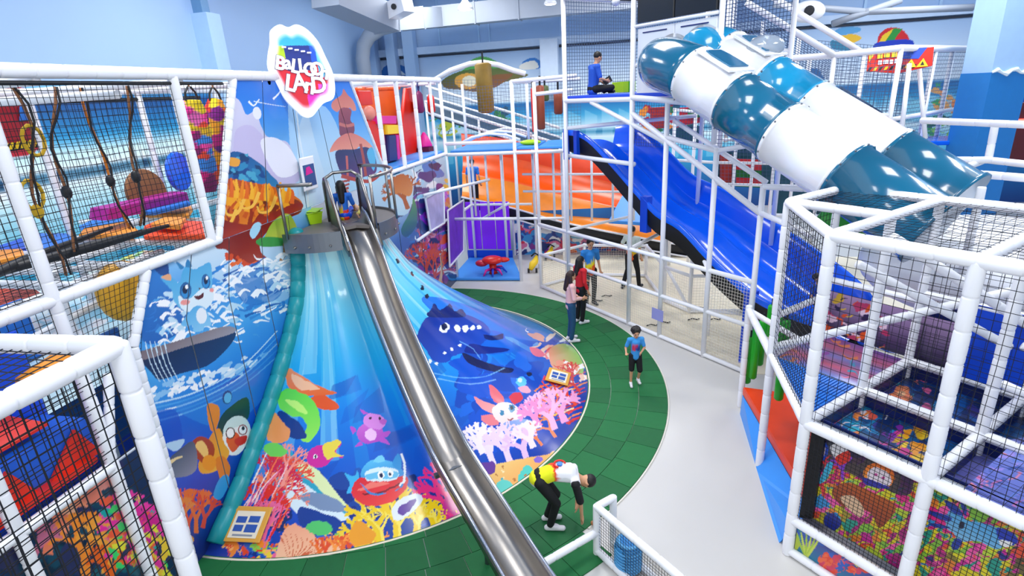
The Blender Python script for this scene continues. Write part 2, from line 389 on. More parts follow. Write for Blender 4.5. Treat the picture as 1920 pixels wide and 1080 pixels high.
# beach ball, toucan and bird right of the tubes
A.poly([(1565, 58), (1585, 50), (1612, 52), (1610, 60), (1575, 66)], '#5aa7de'); A.poly([(1570, 70), (1600, 64), (1616, 72), (1590, 82)], '#f5c331'); A.poly([(1560, 75), (1600, 88), (1606, 96), (1562, 92)], '#2f86a8')
A.blob(1675, 80, 31, 29, '#d8232a'); A.poly([(1645, 85), (1655, 66), (1676, 53), (1664, 72), (1650, 90)], '#f7d02c', smooth=False); A.poly([(1650, 90), (1664, 72), (1676, 53), (1692, 54), (1680, 70), (1670, 88)], '#2a9a3e', smooth=False); A.poly([(1644, 80), (1706, 74), (1706, 90), (1644, 96)], '#1d3fc0')
A.scatter([(1370, 120), (1560, 110), (1560, 220), (1370, 220)], ['#f2d94a', '#8fd04a', '#1e6fb0', '#e8f6ff', '#1a4a90'], 40, 6, 16, 5, 'b')
A.poly([(1700, 200), (1740, 180), (1790, 190), (1790, 215), (1700, 225)], '#8fdcf2'); A.scatter([(1750, 165), (1800, 165), (1800, 215), (1750, 215)], ['#f5931e', '#f7b23c', '#3fae3a'], 24, 5, 12, 6, 'bc')
A.scatter([(1730, 220), (1800, 220), (1800, 280), (1730, 280)], ['#2f9a30', '#8dcf3a', '#0f5a2e'], 30, 5, 13, 7)
A.poly([(1860, 100), (1925, 95), (1925, 260), (1850, 280)], '#1273c4', '#4fc6ea', smooth=False); A.poly([(1870, 165), (1900, 150), (1925, 165), (1925, 190), (1880, 215)], '#e4c98a'); A.scatter([(1860, 180), (1890, 180), (1890, 230), (1860, 230)], ['#3fae3a', '#1f7a3c'], 14, 5, 10, 8); A.poly([(1885, 190), (1925, 165), (1925, 240), (1880, 225)], '#1240a8'); A.blob(1905, 145, 20, 18, '#eafcff')
A.scatter([(1200, 200), (1300, 200), (1300, 250), (1200, 250)], ['#b3122b', '#f5931e', '#1f7a3c', '#12506a'], 36, 6, 14, 9, 'b')
struct(gridobj('trim_21', Pf, A, PRINTM))
# blue column right, with a painted wave
def colart(cx, cy, wd, dp_, z0, z1):
    vs, fs = box((cx, cy, (z0 + z1) / 2), (wd, dp_, z1 - z0), (.92, .38, 0)); return vs, fs
cp = dep(1862, 150, 12.5)
struct(obj('trim_22', colart(cp[0], cp[1], .98, .7, 0, 10), mat('column_paint', '#a9cdf2', .5)))
struct(obj('trim_23', colart(cp[0], cp[1], 1.0, .72, 0, hat(cp[0], cp[1], 135)), mat('column_sea', '#1b78c2', .5)))
wv = []
for i in range(9):
    t = (i / 8 - .5); wv.append(V(cp[0], cp[1], 0) + V(.92, .38, 0) * t * .99 + V(.38, -.92, 0) * .365 + V(0, 0, hat(cp[0], cp[1], 135) + .05 * math.sin(i * 1.7)))
struct(obj('trim_24', sweep(wv, [.02, .05, .03, .06, .04, .05, .03, .06, .02], 6), mat('wave_white', '#e6f4fd', .5)))
struct(obj('trim_25', box((ony(1030, 110, 25.4)[0], 25.5, 6.2), (.75, .5, 2.2)), mat('cabinet_white', '#cfe0f4', .5)))
# ------------------------------------------------------------------ air duct, fan unit, lamps
DUCT = mat('duct_sheet', '#9fa9b8', .45, noise=.02)
P0, P1, P2, P3 = dep(608, -14, 16.2), dep(725, 38, 19), ony(815, 33, 23.5), ony(1058, 8, 23.5)
t = thing('air_duct', 'large pale grey rectangular air duct running below the ceiling and turning along the back wall', 'duct', P1)
def duct(p, q, wd, hh, name='duct_section'):
    n = max(1, int(np.linalg.norm(q - p) / 1.6))
    for i in range(n):
        a_, b_ = p + (q - p) * i / n, p + (q - p) * (i + 1) / n; c_ = (a_ + b_) / 2; L = np.linalg.norm(b_ - a_)
        o = obj(name, box(c_, (L - .02, wd, hh), (b_ - a_)), DUCT, t); obj('duct_flange', box(b_, (.05, wd + .07, hh + .07), (b_ - a_)), DUCT, t)
duct(P0, P1, 1.0, .75); duct(P1 + V(0, 0, 0), P2, .9, .7); duct(P2, P3, .6, .75); duct(P3, P3 + V(9, 0, 0), .6, .75)
e = [ony(740, 45, 23.8), ony(715, 52, 23.8), ony(693, 66, 23.8), ony(682, 85, 23.8), ony(680, 110, 23.8), V(*ony(680, 110, 23.8)[:2], 3.5)]
obj('duct_elbow', sweep(e, .3, 14), DUCT, t, True)
cc = dep(750, 14, 18.2); t = thing('ceiling_speaker_unit', 'white box unit with round grille mounted on the duct corner', 'speaker', cc)
obj('housing', box(cc, (.75, .5, .5), (.9, -.4, .2)), TUBW, t); obj('grille', lathe(cc + V(-.1, -.27, 0), [(.09, 0), (.09, -.03)], 12, (0, 1, 0)), BLK, t); obj('slot', box(cc + V(.15, -.27, .02), (.05, .03, .2)), BLK, t)
def baylamp(px, py, y, lab, s=1.):
    c = ony(px, py, y); t = thing('pendant_lamp', lab, 'lamp', c, None)
    obj('lamp_dome', lathe(c, [(.30 * s, 0), (.27 * s, .1 * s), (.14 * s, .26 * s), (.08 * s, .34 * s)], 18), TUBW, t, True)
    obj('lamp_lens', lathe(c, [(.01, -.03 * s), (.2 * s, -.02 * s), (.27 * s, .01)], 18), mat('lamp_glow', '#f4fbff', .5, emit=9), t, True)
    obj('lamp_rod', sweep([c + V(0, 0, .3 * s), V(c[0], c[1], 10.4)], .02, 6), STEELD, t)
baylamp(873, 18, 22, 'glowing white pendant lamp hanging before the back wall left of the tower', 1)
baylamp(1032, 8, 22, 'white pendant lamp hanging close to the top of the netted tower', .8)
for (p, q) in (((1450, 8), (1620, 22)), ((1620, 22), (1825, 14)), ((1690, 0), (1560, 45))):
    a_, b_ = ony(*p, 23), ony(*q, 23); o = obj('roof_pipe', sweep([a_, b_], .11, 8), DUCT, None, True); tag(o, {1450: 'white pipe under the roof running from the netted tower towards the right', 1620: 'white roof pipe ending at the blue column', 1690: 'short slanting white roof pipe in the top right'}[p[0]], 'pipe')
c = ony(1515, 22, 22.5); t = thing('wall_fan_unit', 'white rounded unit with a dark opening hung under the roof behind the tower', 'fan', c)
obj('housing', ball(c, .5, 14, 9, (1.1, .6, .7)), TUBW, t, True); obj('opening', lathe(c + V(-.05, -.32, 0), [(.16, 0), (.16, -.04), (.1, -.05)], 14, (0, 1, 0)), BLK, t)

# ================================================================== the volcano slide at the left
CC = V(-5.2, 8.95, 0); prof = [(4.45, 0), (4.12, .19), (3.75, .43), (3.3, .79), (2.85, 1.17), (2.4, 1.57), (2.0, 2.0), (1.68, 2.42), (1.5, 2.9), (1.42, 3.35)]
pz = np.linspace(0, 3.35, 200); pr = np.interp(pz, [z for _, z in prof], [r for r, _ in prof])
kk = np.ones(15) / 15; pr[7:-7] = np.convolve(pr, kk, 'valid')
al = np.concatenate([[0], np.cumsum(np.hypot(np.diff(pz), np.diff(pr)))]); AL = al[-1]
def ccy(z): return CC[1] - .5 * z / 3.35   # the axis leans towards the near side
def cone_uv(px, py):
    d = ray(px, py); z = np.linspace(3.6, 0, 300); P = CAM[None] + d[None] * ((z - H) / d[2])[:, None]; R_ = np.hypot(P[:, 0] - CC[0], P[:, 1] - ccy(z)) + .5 * z / 3.35; g = R_ - np.interp(z, pz, pr)
    w_ = np.where(g < 0)[0]
    if len(w_): i = w_[0]; s = np.interp(z[i], pz, al) / AL; p = P[i]
    else: p = P[-1]; s = -(R_[-1] - 4.45) / AL
    return (math.atan2(p[1] - ccy(p[2]), p[0] - CC[0]) / PI + .5, s)
def cone_P(U, W):
    ph = (U - .5) * PI; z = np.interp(W * AL, al, pz); r = np.interp(W * AL, al, pr)
    rip = .012 * np.sin(ph * 26) * np.clip(W * 2.2, 0, 1) * np.clip((1 - W) * 4, 0, 1)
    r = r + rip - .5 * z / 3.35
    return np.stack([CC[0] + r * np.cos(ph), ccy(z) + r * np.sin(ph), z + .006], -1)
A = Art(cone_uv, 1040, 400, '#8fe0f0')
A.bands([(0, '#14379a'), (.1, '#0d47bb'), (.25, '#0a62d2'), (.42, '#0f8ae8'), (.56, '#23b0ee'), (.74, '#6ad2f2'), (.9, '#a8ecf6'), (1, '#c4f4f8')])
rn = random.Random(4)
for i in range(46):
    u = rn.uniform(0, 1030); wd = rn.uniform(4, 22); lo = rn.uniform(60, 220); q = np.array([(u, 399), (u + wd, 399), (u + wd * .7 + rn.uniform(-12, 12), lo), (u + rn.uniform(-12, 12), lo)], float); A.raw(q, rn.choice(['#c4f4fb', '#5ed0f2', '#128fd8', '#1aa6e8', '#e4fbff']), None, .35)
for i in range(60):
    u = rn.uniform(0, 1030); v = rn.uniform(30, 180); A.raw(np.array([(u, v), (u + rn.uniform(20, 70), v + 6), (u + 60, v + rn.uniform(12, 40)), (u + 10, v + 20)], float), rn.choice(['#0b4cc0', '#1170dc', '#0e3fa8']), None, .28)
# sea floor left of the chute
A.scatter([(470, 1000), (500, 900), (620, 870), (760, 900), (860, 900), (860, 990), (700, 1040), (500, 1065)], ['#0f2f86', '#16439c', '#0b2a70', '#1b58b8'], 110, 14, 34, 1, 'b')
A.poly([(505, 850), (545, 845), (610, 905), (650, 955), (640, 965), (560, 955), (520, 930)], '#2ba7c4'); A.poly([(555, 870), (585, 872), (650, 945), (615, 930)], '#e6f2b4'); A.poly([(530, 900), (560, 900), (650, 965), (640, 975), (560, 965)], '#dff0f6'); A.poly([(560, 930), (610, 925), (650, 955), (600, 955)], '#7d93b5')
A.poly([(565, 950), (640, 975), (640, 1000), (570, 990)], '#0e3a94')
for i, (x, y, h) in enumerate([(500, 930, 60), (520, 945, 66), (480, 950, 70), (510, 985, 70), (530, 910, 55), (470, 985, 60), (495, 1010, 50)]): A.coral(x, y, h, ['#e8281c', '#f0563a', '#d81b4a', '#f8866a', '#ff9a8a', '#e8281c', '#f36b9a'][i], i, -75 + 10 * (i % 3), w=7, dpt=5, spread=30)
for i in range(26):
    x = 420 + rn.random() * 110; y = 900 + rn.random() * 130; A.line([(x, y), (x + 14, y - 30), (x + 22 + rn.random() * 22, y - 62)], 4, 1.5, rn.choice(['#ffd0d8', '#e8281c', '#f36b9a', '#fff0e8', '#ff7a4a']))
A.scatter([(388, 1056), (410, 1010), (470, 1010), (540, 1000), (640, 1000), (700, 1030), (500, 1070)], ['#f58a2c', '#ffb46a', '#e8441c', '#f6d23a', '#8ed04a', '#f2649a', '#2a64c0'], 120, 7, 17, 2)
A.poly([(520, 1058), (528, 1005), (548, 982), (575, 990), (600, 1010), (640, 1020), (640, 1040), (570, 1056)], '#f9a884', '#fbc49a')
for i in range(12): A.line([(545, 1056), (535 + i * 8, 1025), (525 + i * 10, 995 + i * 2)], 1.6, 1, '#d8663c')
for i in range(9): A.coral(598 + i * 14, 1048 - i * 2, 34, ['#f2701c', '#e84c1c', '#ff9a3c'][i % 3], i + 20, -90, w=8, dpt=3)
A.poly([(575, 985), (595, 976), (620, 982), (622, 996), (600, 1002), (582, 998)], '#55c86a')
for i, (x, y, h) in enumerate([(690, 1035, 62), (715, 1022, 86), (745, 1014, 88), (780, 1008, 70), (812, 998, 46), (668, 1040, 44), (832, 990, 36)]): A.coral(x, y, h, '#f6cf16', i + 3, -90 + (i - 3) * 6, w=15, dpt=3, spread=42); A.coral(x + 5, y, h * .8, '#ffe65a', i + 33, -88 + (i - 3) * 6, w=6, dpt=3, spread=42)
A.poly([(655, 1000), (670, 975), (690, 985), (705, 1000), (690, 1020), (665, 1022)], '#f5a21c')
for i, (x, y, h) in enumerate([(868, 972, 90), (858, 985, 80), (866, 950, 70), (840, 985, 60)]): A.coral(x, y, h, '#ee2f80', i + 6, -118 + 12 * i, w=13, dpt=4, spread=34)
for i in range(8): A.coral(866, 975 - i * 4, 36, '#c81c8a', 50 + i, -150 + i * 8, w=6, dpt=3)
A.poly([(735, 955), (750, 935), (785, 925), (790, 940), (765, 965), (740, 975)], '#e8eef6'); A.poly([(748, 950), (780, 935), (770, 955), (750, 965)], '#5a2a9a')
# green and orange swimmer
A.poly([(535, 692), (552, 694), (600, 725), (632, 735), (600, 742), (560, 738), (540, 720)], '#f59a6a', '#f26a2c'); A.poly([(580, 748), (610, 742), (636, 760), (626, 768), (596, 766)], '#ef5a20'); A.poly([(548, 700), (580, 716), (600, 730), (560, 728)], '#ffc49a')
A.poly([(520, 745), (540, 728), (566, 735), (588, 752), (600, 780), (598, 806), (580, 828), (566, 822), (576, 800), (566, 782), (545, 778), (526, 765)], '#5ee04a', '#9af05a'); A.poly([(535, 750), (560, 752), (578, 775), (560, 770)], '#c8ff7a'); A.poly([(525, 770), (560, 790), (575, 820), (545, 820), (520, 800)], '#0e3a8a')
A.poly([(496, 800), (510, 772), (530, 790), (545, 805), (540, 825), (515, 830), (500, 820)], '#f8a05a'); A.poly([(496, 835), (520, 830), (540, 845), (525, 856), (500, 850)], '#6fdc5a')
# purple baby dragon, yellow-tailed fish, fish with goggles
A.blob(694, 812, 25, 20, '#d56ad6', 0, '#b848c4'); A.blob(702, 790, 21, 15, '#e08ae2', 8); A.blob(695, 815, 11, 11, '#f6c4f0'); A.blob(718, 790, 7, 5, '#c85ac8'); A.blob(694, 784, 2.6, 3, '#3a1040'); A.blob(712, 784, 2.4, 3, '#3a1040')
for q in ([(668, 805), (656, 798), (662, 812)], [(675, 828), (664, 838), (680, 834)], [(712, 826), (730, 832), (716, 816)], [(682, 778), (676, 768), (690, 774)], [(716, 812), (732, 808), (724, 820)]): A.poly(q, '#c24fce')
A.poly([(576, 858), (584, 842), (602, 834), (622, 840), (634, 826), (640, 832), (630, 846), (644, 856), (626, 858), (612, 872), (594, 876), (580, 870)], '#d8249e'); A.poly([(606, 834), (634, 824), (640, 830), (628, 846), (646, 854), (624, 858), (612, 860)], '#f4dc4a'); A.blob(592, 856, 4, 4, '#ffffff'); A.blob(592, 856, 2, 2, '#20102a')
A.poly([(656, 905), (646, 885), (664, 892), (670, 882), (674, 900), (664, 920), (650, 925)], '#3fb4e8'); A.poly([(676, 890), (690, 866), (720, 862), (745, 872), (758, 890), (740, 905), (690, 908)], '#5cc2f0', '#2a8ad8'); A.poly([(735, 870), (745, 850), (752, 862), (750, 880)], '#2a9ae0'); A.poly([(700, 866), (712, 852), (722, 864)], '#7ad4f6')
A.poly([(660, 915), (676, 895), (720, 898), (760, 892), (762, 912), (742, 936), (710, 948), (680, 945), (664, 932)], '#e0202c', '#f0403a'); A.poly([(670, 918), (700, 904), (730, 906), (700, 916)], '#f87a6a'); A.line([(680, 925), (715, 922), (752, 905)], 3, 2, '#7a0c1c')
A.poly([(686, 884), (714, 876), (744, 880), (744, 898), (712, 902), (688, 900)], '#dff4fc'); A.poly([(690, 888), (742, 882), (740, 896), (692, 898)], '#6cc4ea'); A.blob(714, 891, 6.5, 7.5, '#ffffff'); A.blob(732, 888, 5.5, 7, '#ffffff'); A.blob(715, 891, 3.5, 4.5, '#142048'); A.blob(731, 889, 3, 4, '#142048'); A.line([(752, 850), (758, 872), (757, 900), (748, 910)], 5, 4, '#f4f8fc'); A.line([(676, 905), (700, 926), (740, 920), (756, 906)], 3, 2, '#1f8ad0')
# right of the chute: whale, bubbles, pink eared swimmer, corals
A.poly([(788, 560), (830, 560), (900, 580), (960, 590), (1010, 610), (1040, 630), (1000, 640), (900, 620), (830, 600)], '#1a7ae2')
A.scatter([(800, 640), (1000, 640), (1020, 700), (980, 820), (900, 840)], ['#0c52cc', '#1468dc', '#0a48b8'], 60, 16, 40, 12, 'b')
A.poly([(782, 622), (796, 598), (820, 590), (850, 588), (880, 592), (905, 604), (918, 620), (910, 640), (890, 652), (870, 662), (848, 668), (835, 680), (812, 676), (798, 655), (786, 640)], '#10309a', '#1a4cc0')
A.poly([(800, 592), (815, 570), (825, 582), (842, 570), (850, 584), (866, 580), (870, 594), (830, 596)], '#0a1f6c'); 
for i, (x, y, rx, ry) in enumerate([(832, 615, 8, 10), (856, 616, 7, 7), (872, 617, 6, 7), (885, 615, 4, 5), (896, 614, 4, 4), (832, 662, 3, 3), (846, 655, 3, 3), (806, 678, 3, 4), (818, 682, 3, 3), (862, 648, 3, 3)]): A.blob(x, y, rx, ry, '#f2f8ff', 20)
A.blob(831, 613, 5, 7, '#101a4a')
A.poly([(905, 628), (925, 630), (944, 626), (940, 636), (915, 638)], '#0a1f6c'); A.poly([(880, 645), (910, 650), (950, 654), (946, 660), (900, 664), (870, 660)], '#0c2688'); A.poly([(868, 662), (900, 676), (930, 686), (962, 692), (950, 700), (910, 694), (876, 680)], '#08164e'); 
A.line([(812, 700), (860, 708), (910, 706), (945, 690)], 2, 2, '#8fd0f8', .7); A.line([(820, 710), (880, 720), (930, 712)], 2, 2, '#bfe6fc', .6); A.line([(860, 640), (885, 655), (900, 675)], 2, 1, '#8fd0f8', .6)
for x, y in ((737, 448), (744, 490), (772, 514), (800, 556), (790, 540)): A.blob(x, y, 3.2, 5, '#101a2a', -20)
A.blob(976, 716, 10, 10, '#58c0f0'); A.blob(973, 713, 4, 4, '#d8f4ff'); A.poly([(970, 728), (986, 724), (994, 736), (978, 736)], '#f4a0b8'); A.blob(992, 702, 5, 4, '#101a40')
A.poly([(888, 744), (905, 752), (930, 762), (938, 780), (920, 775), (900, 764)], '#f28a90', '#f8b4b0'); A.poly([(916, 722), (932, 730), (944, 752), (930, 756), (920, 745)], '#e86a74'); A.poly([(954, 742), (974, 736), (978, 750), (962, 758)], '#d82a3c'); A.poly([(900, 782), (925, 778), (935, 794), (915, 798)], '#ee8088')
A.blob(950, 776, 29, 21, '#f6ece8', 18, '#fbd8d2'); A.blob(958, 766, 6, 8, '#3a86b0', 10); A.blob(940, 774, 4, 5, '#3a86b0', 10); A.blob(958, 765, 3, 4, '#102030'); A.line([(950, 786), (956, 788), (962, 784)], 2, 1.5, '#a04a4a'); A.poly([(940, 796), (980, 785), (1010, 800), (985, 810), (955, 808)], '#8aa4e8')
A.scatter([(960, 600), (1040, 630), (1080, 650), (1092, 700), (1040, 690), (1000, 650)], ['#f6b0a0', '#fbe0d0', '#f08a90', '#f8d0b8', '#e85a5a', '#ffffff', '#6aa8e8'], 70, 6, 16, 21, 'bs', .4)
A.poly([(1030, 655), (1060, 645), (1085, 665), (1092, 700), (1060, 700), (1035, 690)], '#f4a080', '#8fd060'); A.poly([(992, 652), (1012, 656), (1020, 668), (1002, 668)], '#f07a90'); A.scatter([(1045, 680), (1096, 680), (1097, 720), (1060, 720)], ['#f8c8b0', '#e84a3a', '#ffffff', '#f29a7a'], 34, 4, 10, 22, 'bs')
for i in range(40):
    x = rn.uniform(1005, 1085); y = rn.uniform(722, 790); A.line([(x - 12, y + 8), (x, y), (x + 16, y - 6)], 3.6, 1.8, rn.choice(['#f58a2c', '#e8341c', '#f6c43a', '#ffe0b0', '#c8281c']))
for i, (x, y, h, c) in enumerate([(1080, 760, 60, '#e8442c'), (1060, 790, 50, '#f0684a'), (1040, 820, 44, '#f08a5a'), (1086, 735, 45, '#d8302c'), (1015, 835, 36, '#f0742c')]): A.coral(x, y, h, c, i + 60, -130, w=6, dpt=4)
for i, (x, y, h, c) in enumerate([(1058, 792, 52, '#f2a0d0'), (1040, 806, 60, '#f6b8dc'), (1010, 800, 40, '#f090c8'), (925, 872, 54, '#f4e2fa'), (955, 868, 58, '#f0d4f6'), (905, 850, 44, '#fbeffc'), (985, 858, 44, '#e8c0ee'), (1000, 840, 40, '#f4e2fa')]): A.coral(x, y, h, c, i + 80, -112, w=13, dpt=4, spread=44)
A.poly([(905, 880), (935, 868), (980, 860), (1030, 850), (1045, 838), (1020, 870), (985, 900), (950, 928), (932, 935), (918, 910)], '#f6cf7a', '#f8b060'); A.poly([(975, 884), (990, 872), (1000, 890), (985, 905), (970, 902)], '#5ad0c0'); A.poly([(930, 905), (950, 900), (962, 915), (945, 928), (930, 930)], '#6ad4c4'); A.poly([(900, 870), (925, 866), (925, 885), (905, 890)], '#6a3a9a'); A.blob(1008, 862, 9, 6, '#8a6ad0'); A.scatter([(920, 880), (1030, 850), (950, 925)], ['#c07a3a', '#fbe8b0', '#3aa8b8'], 24, 1.5, 3.5, 31, 'b')
t = thing('volcano_slide', 'tall blue cone slide printed with sea animals and corals, under the round platform', 'slide', CC + V(.5, 0, 0))
gridobj('slide_cone', cone_P, A, printmat('glossy_print', .22, .5), t, True)
edge = [CC + V(4.46 * math.cos(a_), 4.46 * math.sin(a_), .012) for a_ in np.linspace(-PI / 2, PI / 2, 60)]
obj('edge_band', sweep(edge, .018, 6), mat('cream_edge', '#f3e6cf', .4), t, True)
# teal padded tube on the cone's left rim
tp = [V(-5.17, CC[1] - np.interp(z, pz, pr), z) for z in np.linspace(3.35, 0.06, 15)]
P = []; R_ = []
for i in range(len(tp) - 1):
    for q, s in ((0, .9), (.06, 1.0), (.5, 1.04), (.94, 1.0)): P.append(tp[i] + (tp[i + 1] - tp[i]) * q + V(.06, 0, .04)); R_.append(.115 * s)
o = obj('padded_rim', sweep(P, R_, 12), TEAL, t, True)
obj('rim_cap', ball(tp[0] + V(.06, 0, .06), .12, 12, 8, (1, 1, .8)), TEAL, t, True)
# glued panels: two printed boards (parchment notices)
def notice(x0, y0, x1, y1, x2, y2, lift, lab):
    # corners a (bottom-left) b (bottom-right) d (top-left) given on the print
    def on(px, py):
        u, s = cone_uv(px, py); return cone_P(np.array(u), np.array(s))
    a_, b_, d_ = on(x0, y0), on(x1, y1), on(x2, y2); n_ = np.cross(b_ - a_, d_ - a_); n_ /= np.linalg.norm(n_); a_, b_, d_ = a_ + n_ * lift, b_ + n_ * lift, d_ + n_ * lift; U = b_ - a_; W = d_ - a_
    t = thing('notice_board', lab, 'sign', a_)
    obj('board', rslab([a_, b_, b_ + W, d_], n_ * .02), mat('gold_board', '#e5a944', .4), t)
    p = lambda u, v: a_ + U * u + W * v + n_ * .022
    bd_ = [o_ for o_ in t.children if o_.name.startswith('board')][0]; obj('paper', slab([p(.13, .1), p(.87, .1), p(.87, .86), p(.13, .86)], n_ * .003), mat('paper', '#f3ead2', .6), bd_)
    for j, (u0, u1, v0, v1) in enumerate([(.2, .46, .52, .7), (.52, .8, .54, .72), (.2, .44, .28, .46), (.5, .8, .26, .48), (.24, .76, .15, .2)]): obj('printed_block', slab([p(u0, v0) + n_ * .004, p(u1, v0) + n_ * .004, p(u1, v1) + n_ * .004, p(u0, v1) + n_ * .004], n_ * .002), mat('print_blue' if j < 4 else 'print_grey', '#2f5bb0' if j < 4 else '#8f98a8', .5), bd_)
notice(420, 1014, 490, 1019, 446, 950, .03, 'gold framed notice with blue blocks low on the left part of the cone')
notice(1020, 716, 1062, 727, 1026, 692, .03, 'small gold framed notice near the right edge of the cone')

# ------------------------------------------------------------------ flat printed wall beside and behind the cone
XW = -5.2
def wall_grid(zs, yls, yrs):
    z0, z1 = zs[0], zs[-1]
    def f(px, py):
        q = onx(px, py, XW); z = q[2]; yl = np.interp(z, zs, yls); yr = np.interp(z, zs, yrs); return (q[1] - yl) / (yr - yl), (z - z0) / (z1 - z0)
    def P(U, W):
        z = z0 + W * (z1 - z0); yl = np.interp(z, zs, yls); yr = np.interp(z, zs, yrs); y = yl + U * (yr - yl); return np.stack([np.full_like(y, XW), y, z], -1)
    return f, P
def tree(A):
    r = random.Random(12)
    A.poly([(408, 345), (430, 335), (470, 342), (520, 352), (560, 372), (566, 392), (540, 408), (500, 412), (470, 420), (404, 430)], '#b8440f', '#e8861c')
    A.poly([(480, 385), (520, 372), (560, 376), (564, 398), (530, 410), (490, 408)], '#6e2410', '#a8421a')
    for i in range(46):
        x = r.uniform(410, 545); y = 350 + r.random() * 62; c = '#f7a61e' if y < 385 else r.choice(['#e87a18', '#cc5512', '#9c3010'])
        A.line([(x, y + 16), (x + r.uniform(-7, 7), y), (x + r.uniform(-10, 12), y - 14)], r.uniform(7, 12), 4, c)
    for i in range(15): x = 414 + i * 9.5; A.line([(x, 368 + i), (x + 2, 350 + i), (x + r.uniform(-3, 5), 330 + i * 1.8)], 9, 3, ['#f9b62e', '#f08a18', '#e86a1a'][i % 3])
    for x, y in ((440, 385), (468, 372), (500, 380), (425, 405)): A.line([(x + 18, y - 12), (x + 6, y + 14), (x - 12, y + 18), (x - 18, y + 6)], 7, 3, '#fbc04a')
    A.poly([(403, 412), (440, 418), (470, 420), (486, 402), (500, 406), (512, 398), (560, 380), (566, 392), (530, 418), (500, 436), (488, 456), (490, 474), (502, 486), (480, 492), (455, 496), (436, 484), (424, 468), (403, 462)], '#7e1c14', '#a83420')
    A.poly([(468, 436), (478, 418), (490, 420), (484, 438), (474, 448)], '#a9daf0'); A.poly([(404, 430), (416, 432), (414, 444), (404, 448)], '#8ecbe8')
    A.poly([(500, 436), (512, 416), (530, 402), (545, 404), (558, 432), (548, 446), (530, 450), (498, 448)], '#8fb53a', '#d2d24a'); A.poly([(480, 452), (500, 444), (540, 448), (556, 456), (520, 462), (490, 462)], '#3f9a48'); A.line([(535, 456), (534, 474), (526, 490)], 9, 6, '#a8743c')
    A.scatter([(425, 478), (470, 486), (480, 500), (440, 500)], ['#ee6a2c', '#d8481c'], 18, 4, 9, 4, 'b')
# upper panel: sky, clouds, autumn tree, pavilion
f, Pw = wall_grid([3.70, 5.64], [6.0, 6.88], [11.18, 10.2])
A = Art(f, 430, 260, '#1478e4', '#9ed2f4'); A.bands([(0, '#a9ddf2'), (.35, '#8cc6f0'), (.6, '#5aa6ea'), (.8, '#2b88e8'), (1, '#1272dc')])
A.poly([(540, 150), (560, 150), (600, 300), (640, 430), (560, 440), (545, 300)], '#bcdcf4', None, .75); A.poly([(560, 240), (610, 200), (650, 300), (640, 420), (570, 420)], '#d4e9f7', None, .6)  # pale haze and glow painted into the panel colours
A.poly([(425, 200), (435, 182), (450, 190), (462, 215), (480, 208), (488, 232), (500, 255), (520, 262), (540, 268), (552, 300), (552, 345), (420, 345), (415, 260)], '#d9d8ee', '#c3bce0'); A.poly([(440, 250), (470, 235), (500, 262), (530, 285), (540, 330), (450, 320)], '#c9c0e4'); A.poly([(488, 268), (515, 258), (545, 280), (560, 320), (520, 330)], '#eeeefa')
A.blob(482, 212, 8, 12, '#f2f2fb', -10); A.line([(466, 190), (476, 198), (486, 186)], 4, 2, '#f8fbff'); A.line([(512, 186), (522, 176), (528, 166)], 4, 1.5, '#f8fbff'); A.line([(476, 190), (508, 196), (536, 200)], 2, 1, '#dcebfa'); A.line([(548, 160), (556, 210), (562, 260), (575, 330), (578, 400)], 3, 3, '#dcecf6')
A.poly([(418, 300), (428, 288), (444, 284), (462, 290), (478, 300), (494, 312), (508, 328), (520, 340), (518, 352), (470, 356), (420, 350)], '#1d5a98', '#2a80b4', smooth=True); A.scatter([(420, 292), (470, 292), (515, 340), (420, 350)], ['#1a4a8a', '#2f8ab8', '#15406f', '#4aa6c8'], 40, 5, 11, 41, 'b'); A.poly([(422, 298), (436, 295), (450, 300), (446, 312), (430, 310)], '#f0a63a')
tree(A)
# pavilion
A.poly([(640, 178), (644, 167), (652, 178), (662, 188), (668, 205), (662, 208), (655, 202), (648, 210), (640, 203), (632, 210), (622, 202), (624, 190)], '#c9655c', '#e08a78'); A.poly([(637, 205), (658, 205), (657, 225), (664, 235), (662, 252), (640, 256), (636, 240)], '#9a4a5c', '#7a3450'); A.line([(636, 232), (650, 236), (664, 233)], 6, 6, '#c8706a')
A.poly([(618, 285), (628, 265), (645, 252), (662, 250), (685, 262), (700, 278), (690, 280), (676, 274), (662, 284), (645, 288), (632, 282)], '#d8766a', '#efa088'); A.poly([(630, 284), (665, 280), (688, 276), (702, 290), (706, 320), (690, 330), (650, 335), (636, 318)], '#1e2a5e', '#5a3a78'); A.line([(676, 270), (682, 300), (686, 330)], 5, 5, '#a8463c'); A.line([(650, 292), (652, 330)], 4, 4, '#c8625a'); A.line([(640, 330), (690, 340), (716, 322)], 7, 7, '#b3453c')
for i in range(7): A.line([(622 + i * 3, 395 - i * 9), (650 + i, 380 - i * 7)], 4, 4, '#a8463c'); 
A.poly([(600, 395), (612, 372), (645, 355), (655, 365), (640, 390), (615, 402)], '#c88a80'); A.poly([(688, 288), (698, 276), (704, 300), (700, 320)], '#4fb4e0')
tw = thing('printed_mural_wall', 'printed mural wall of sky, orange tree, pavilion and stormy sea behind the cone slide', 'mural', V(XW, 8, 0))
for i, (u0, u1) in enumerate([(0, 85), (86, 171), (172, 257), (258, 343), (344, 429)]): gridobj('mural_panel', Pw, A, PRINT, tw, False, u0, u1, .0008)
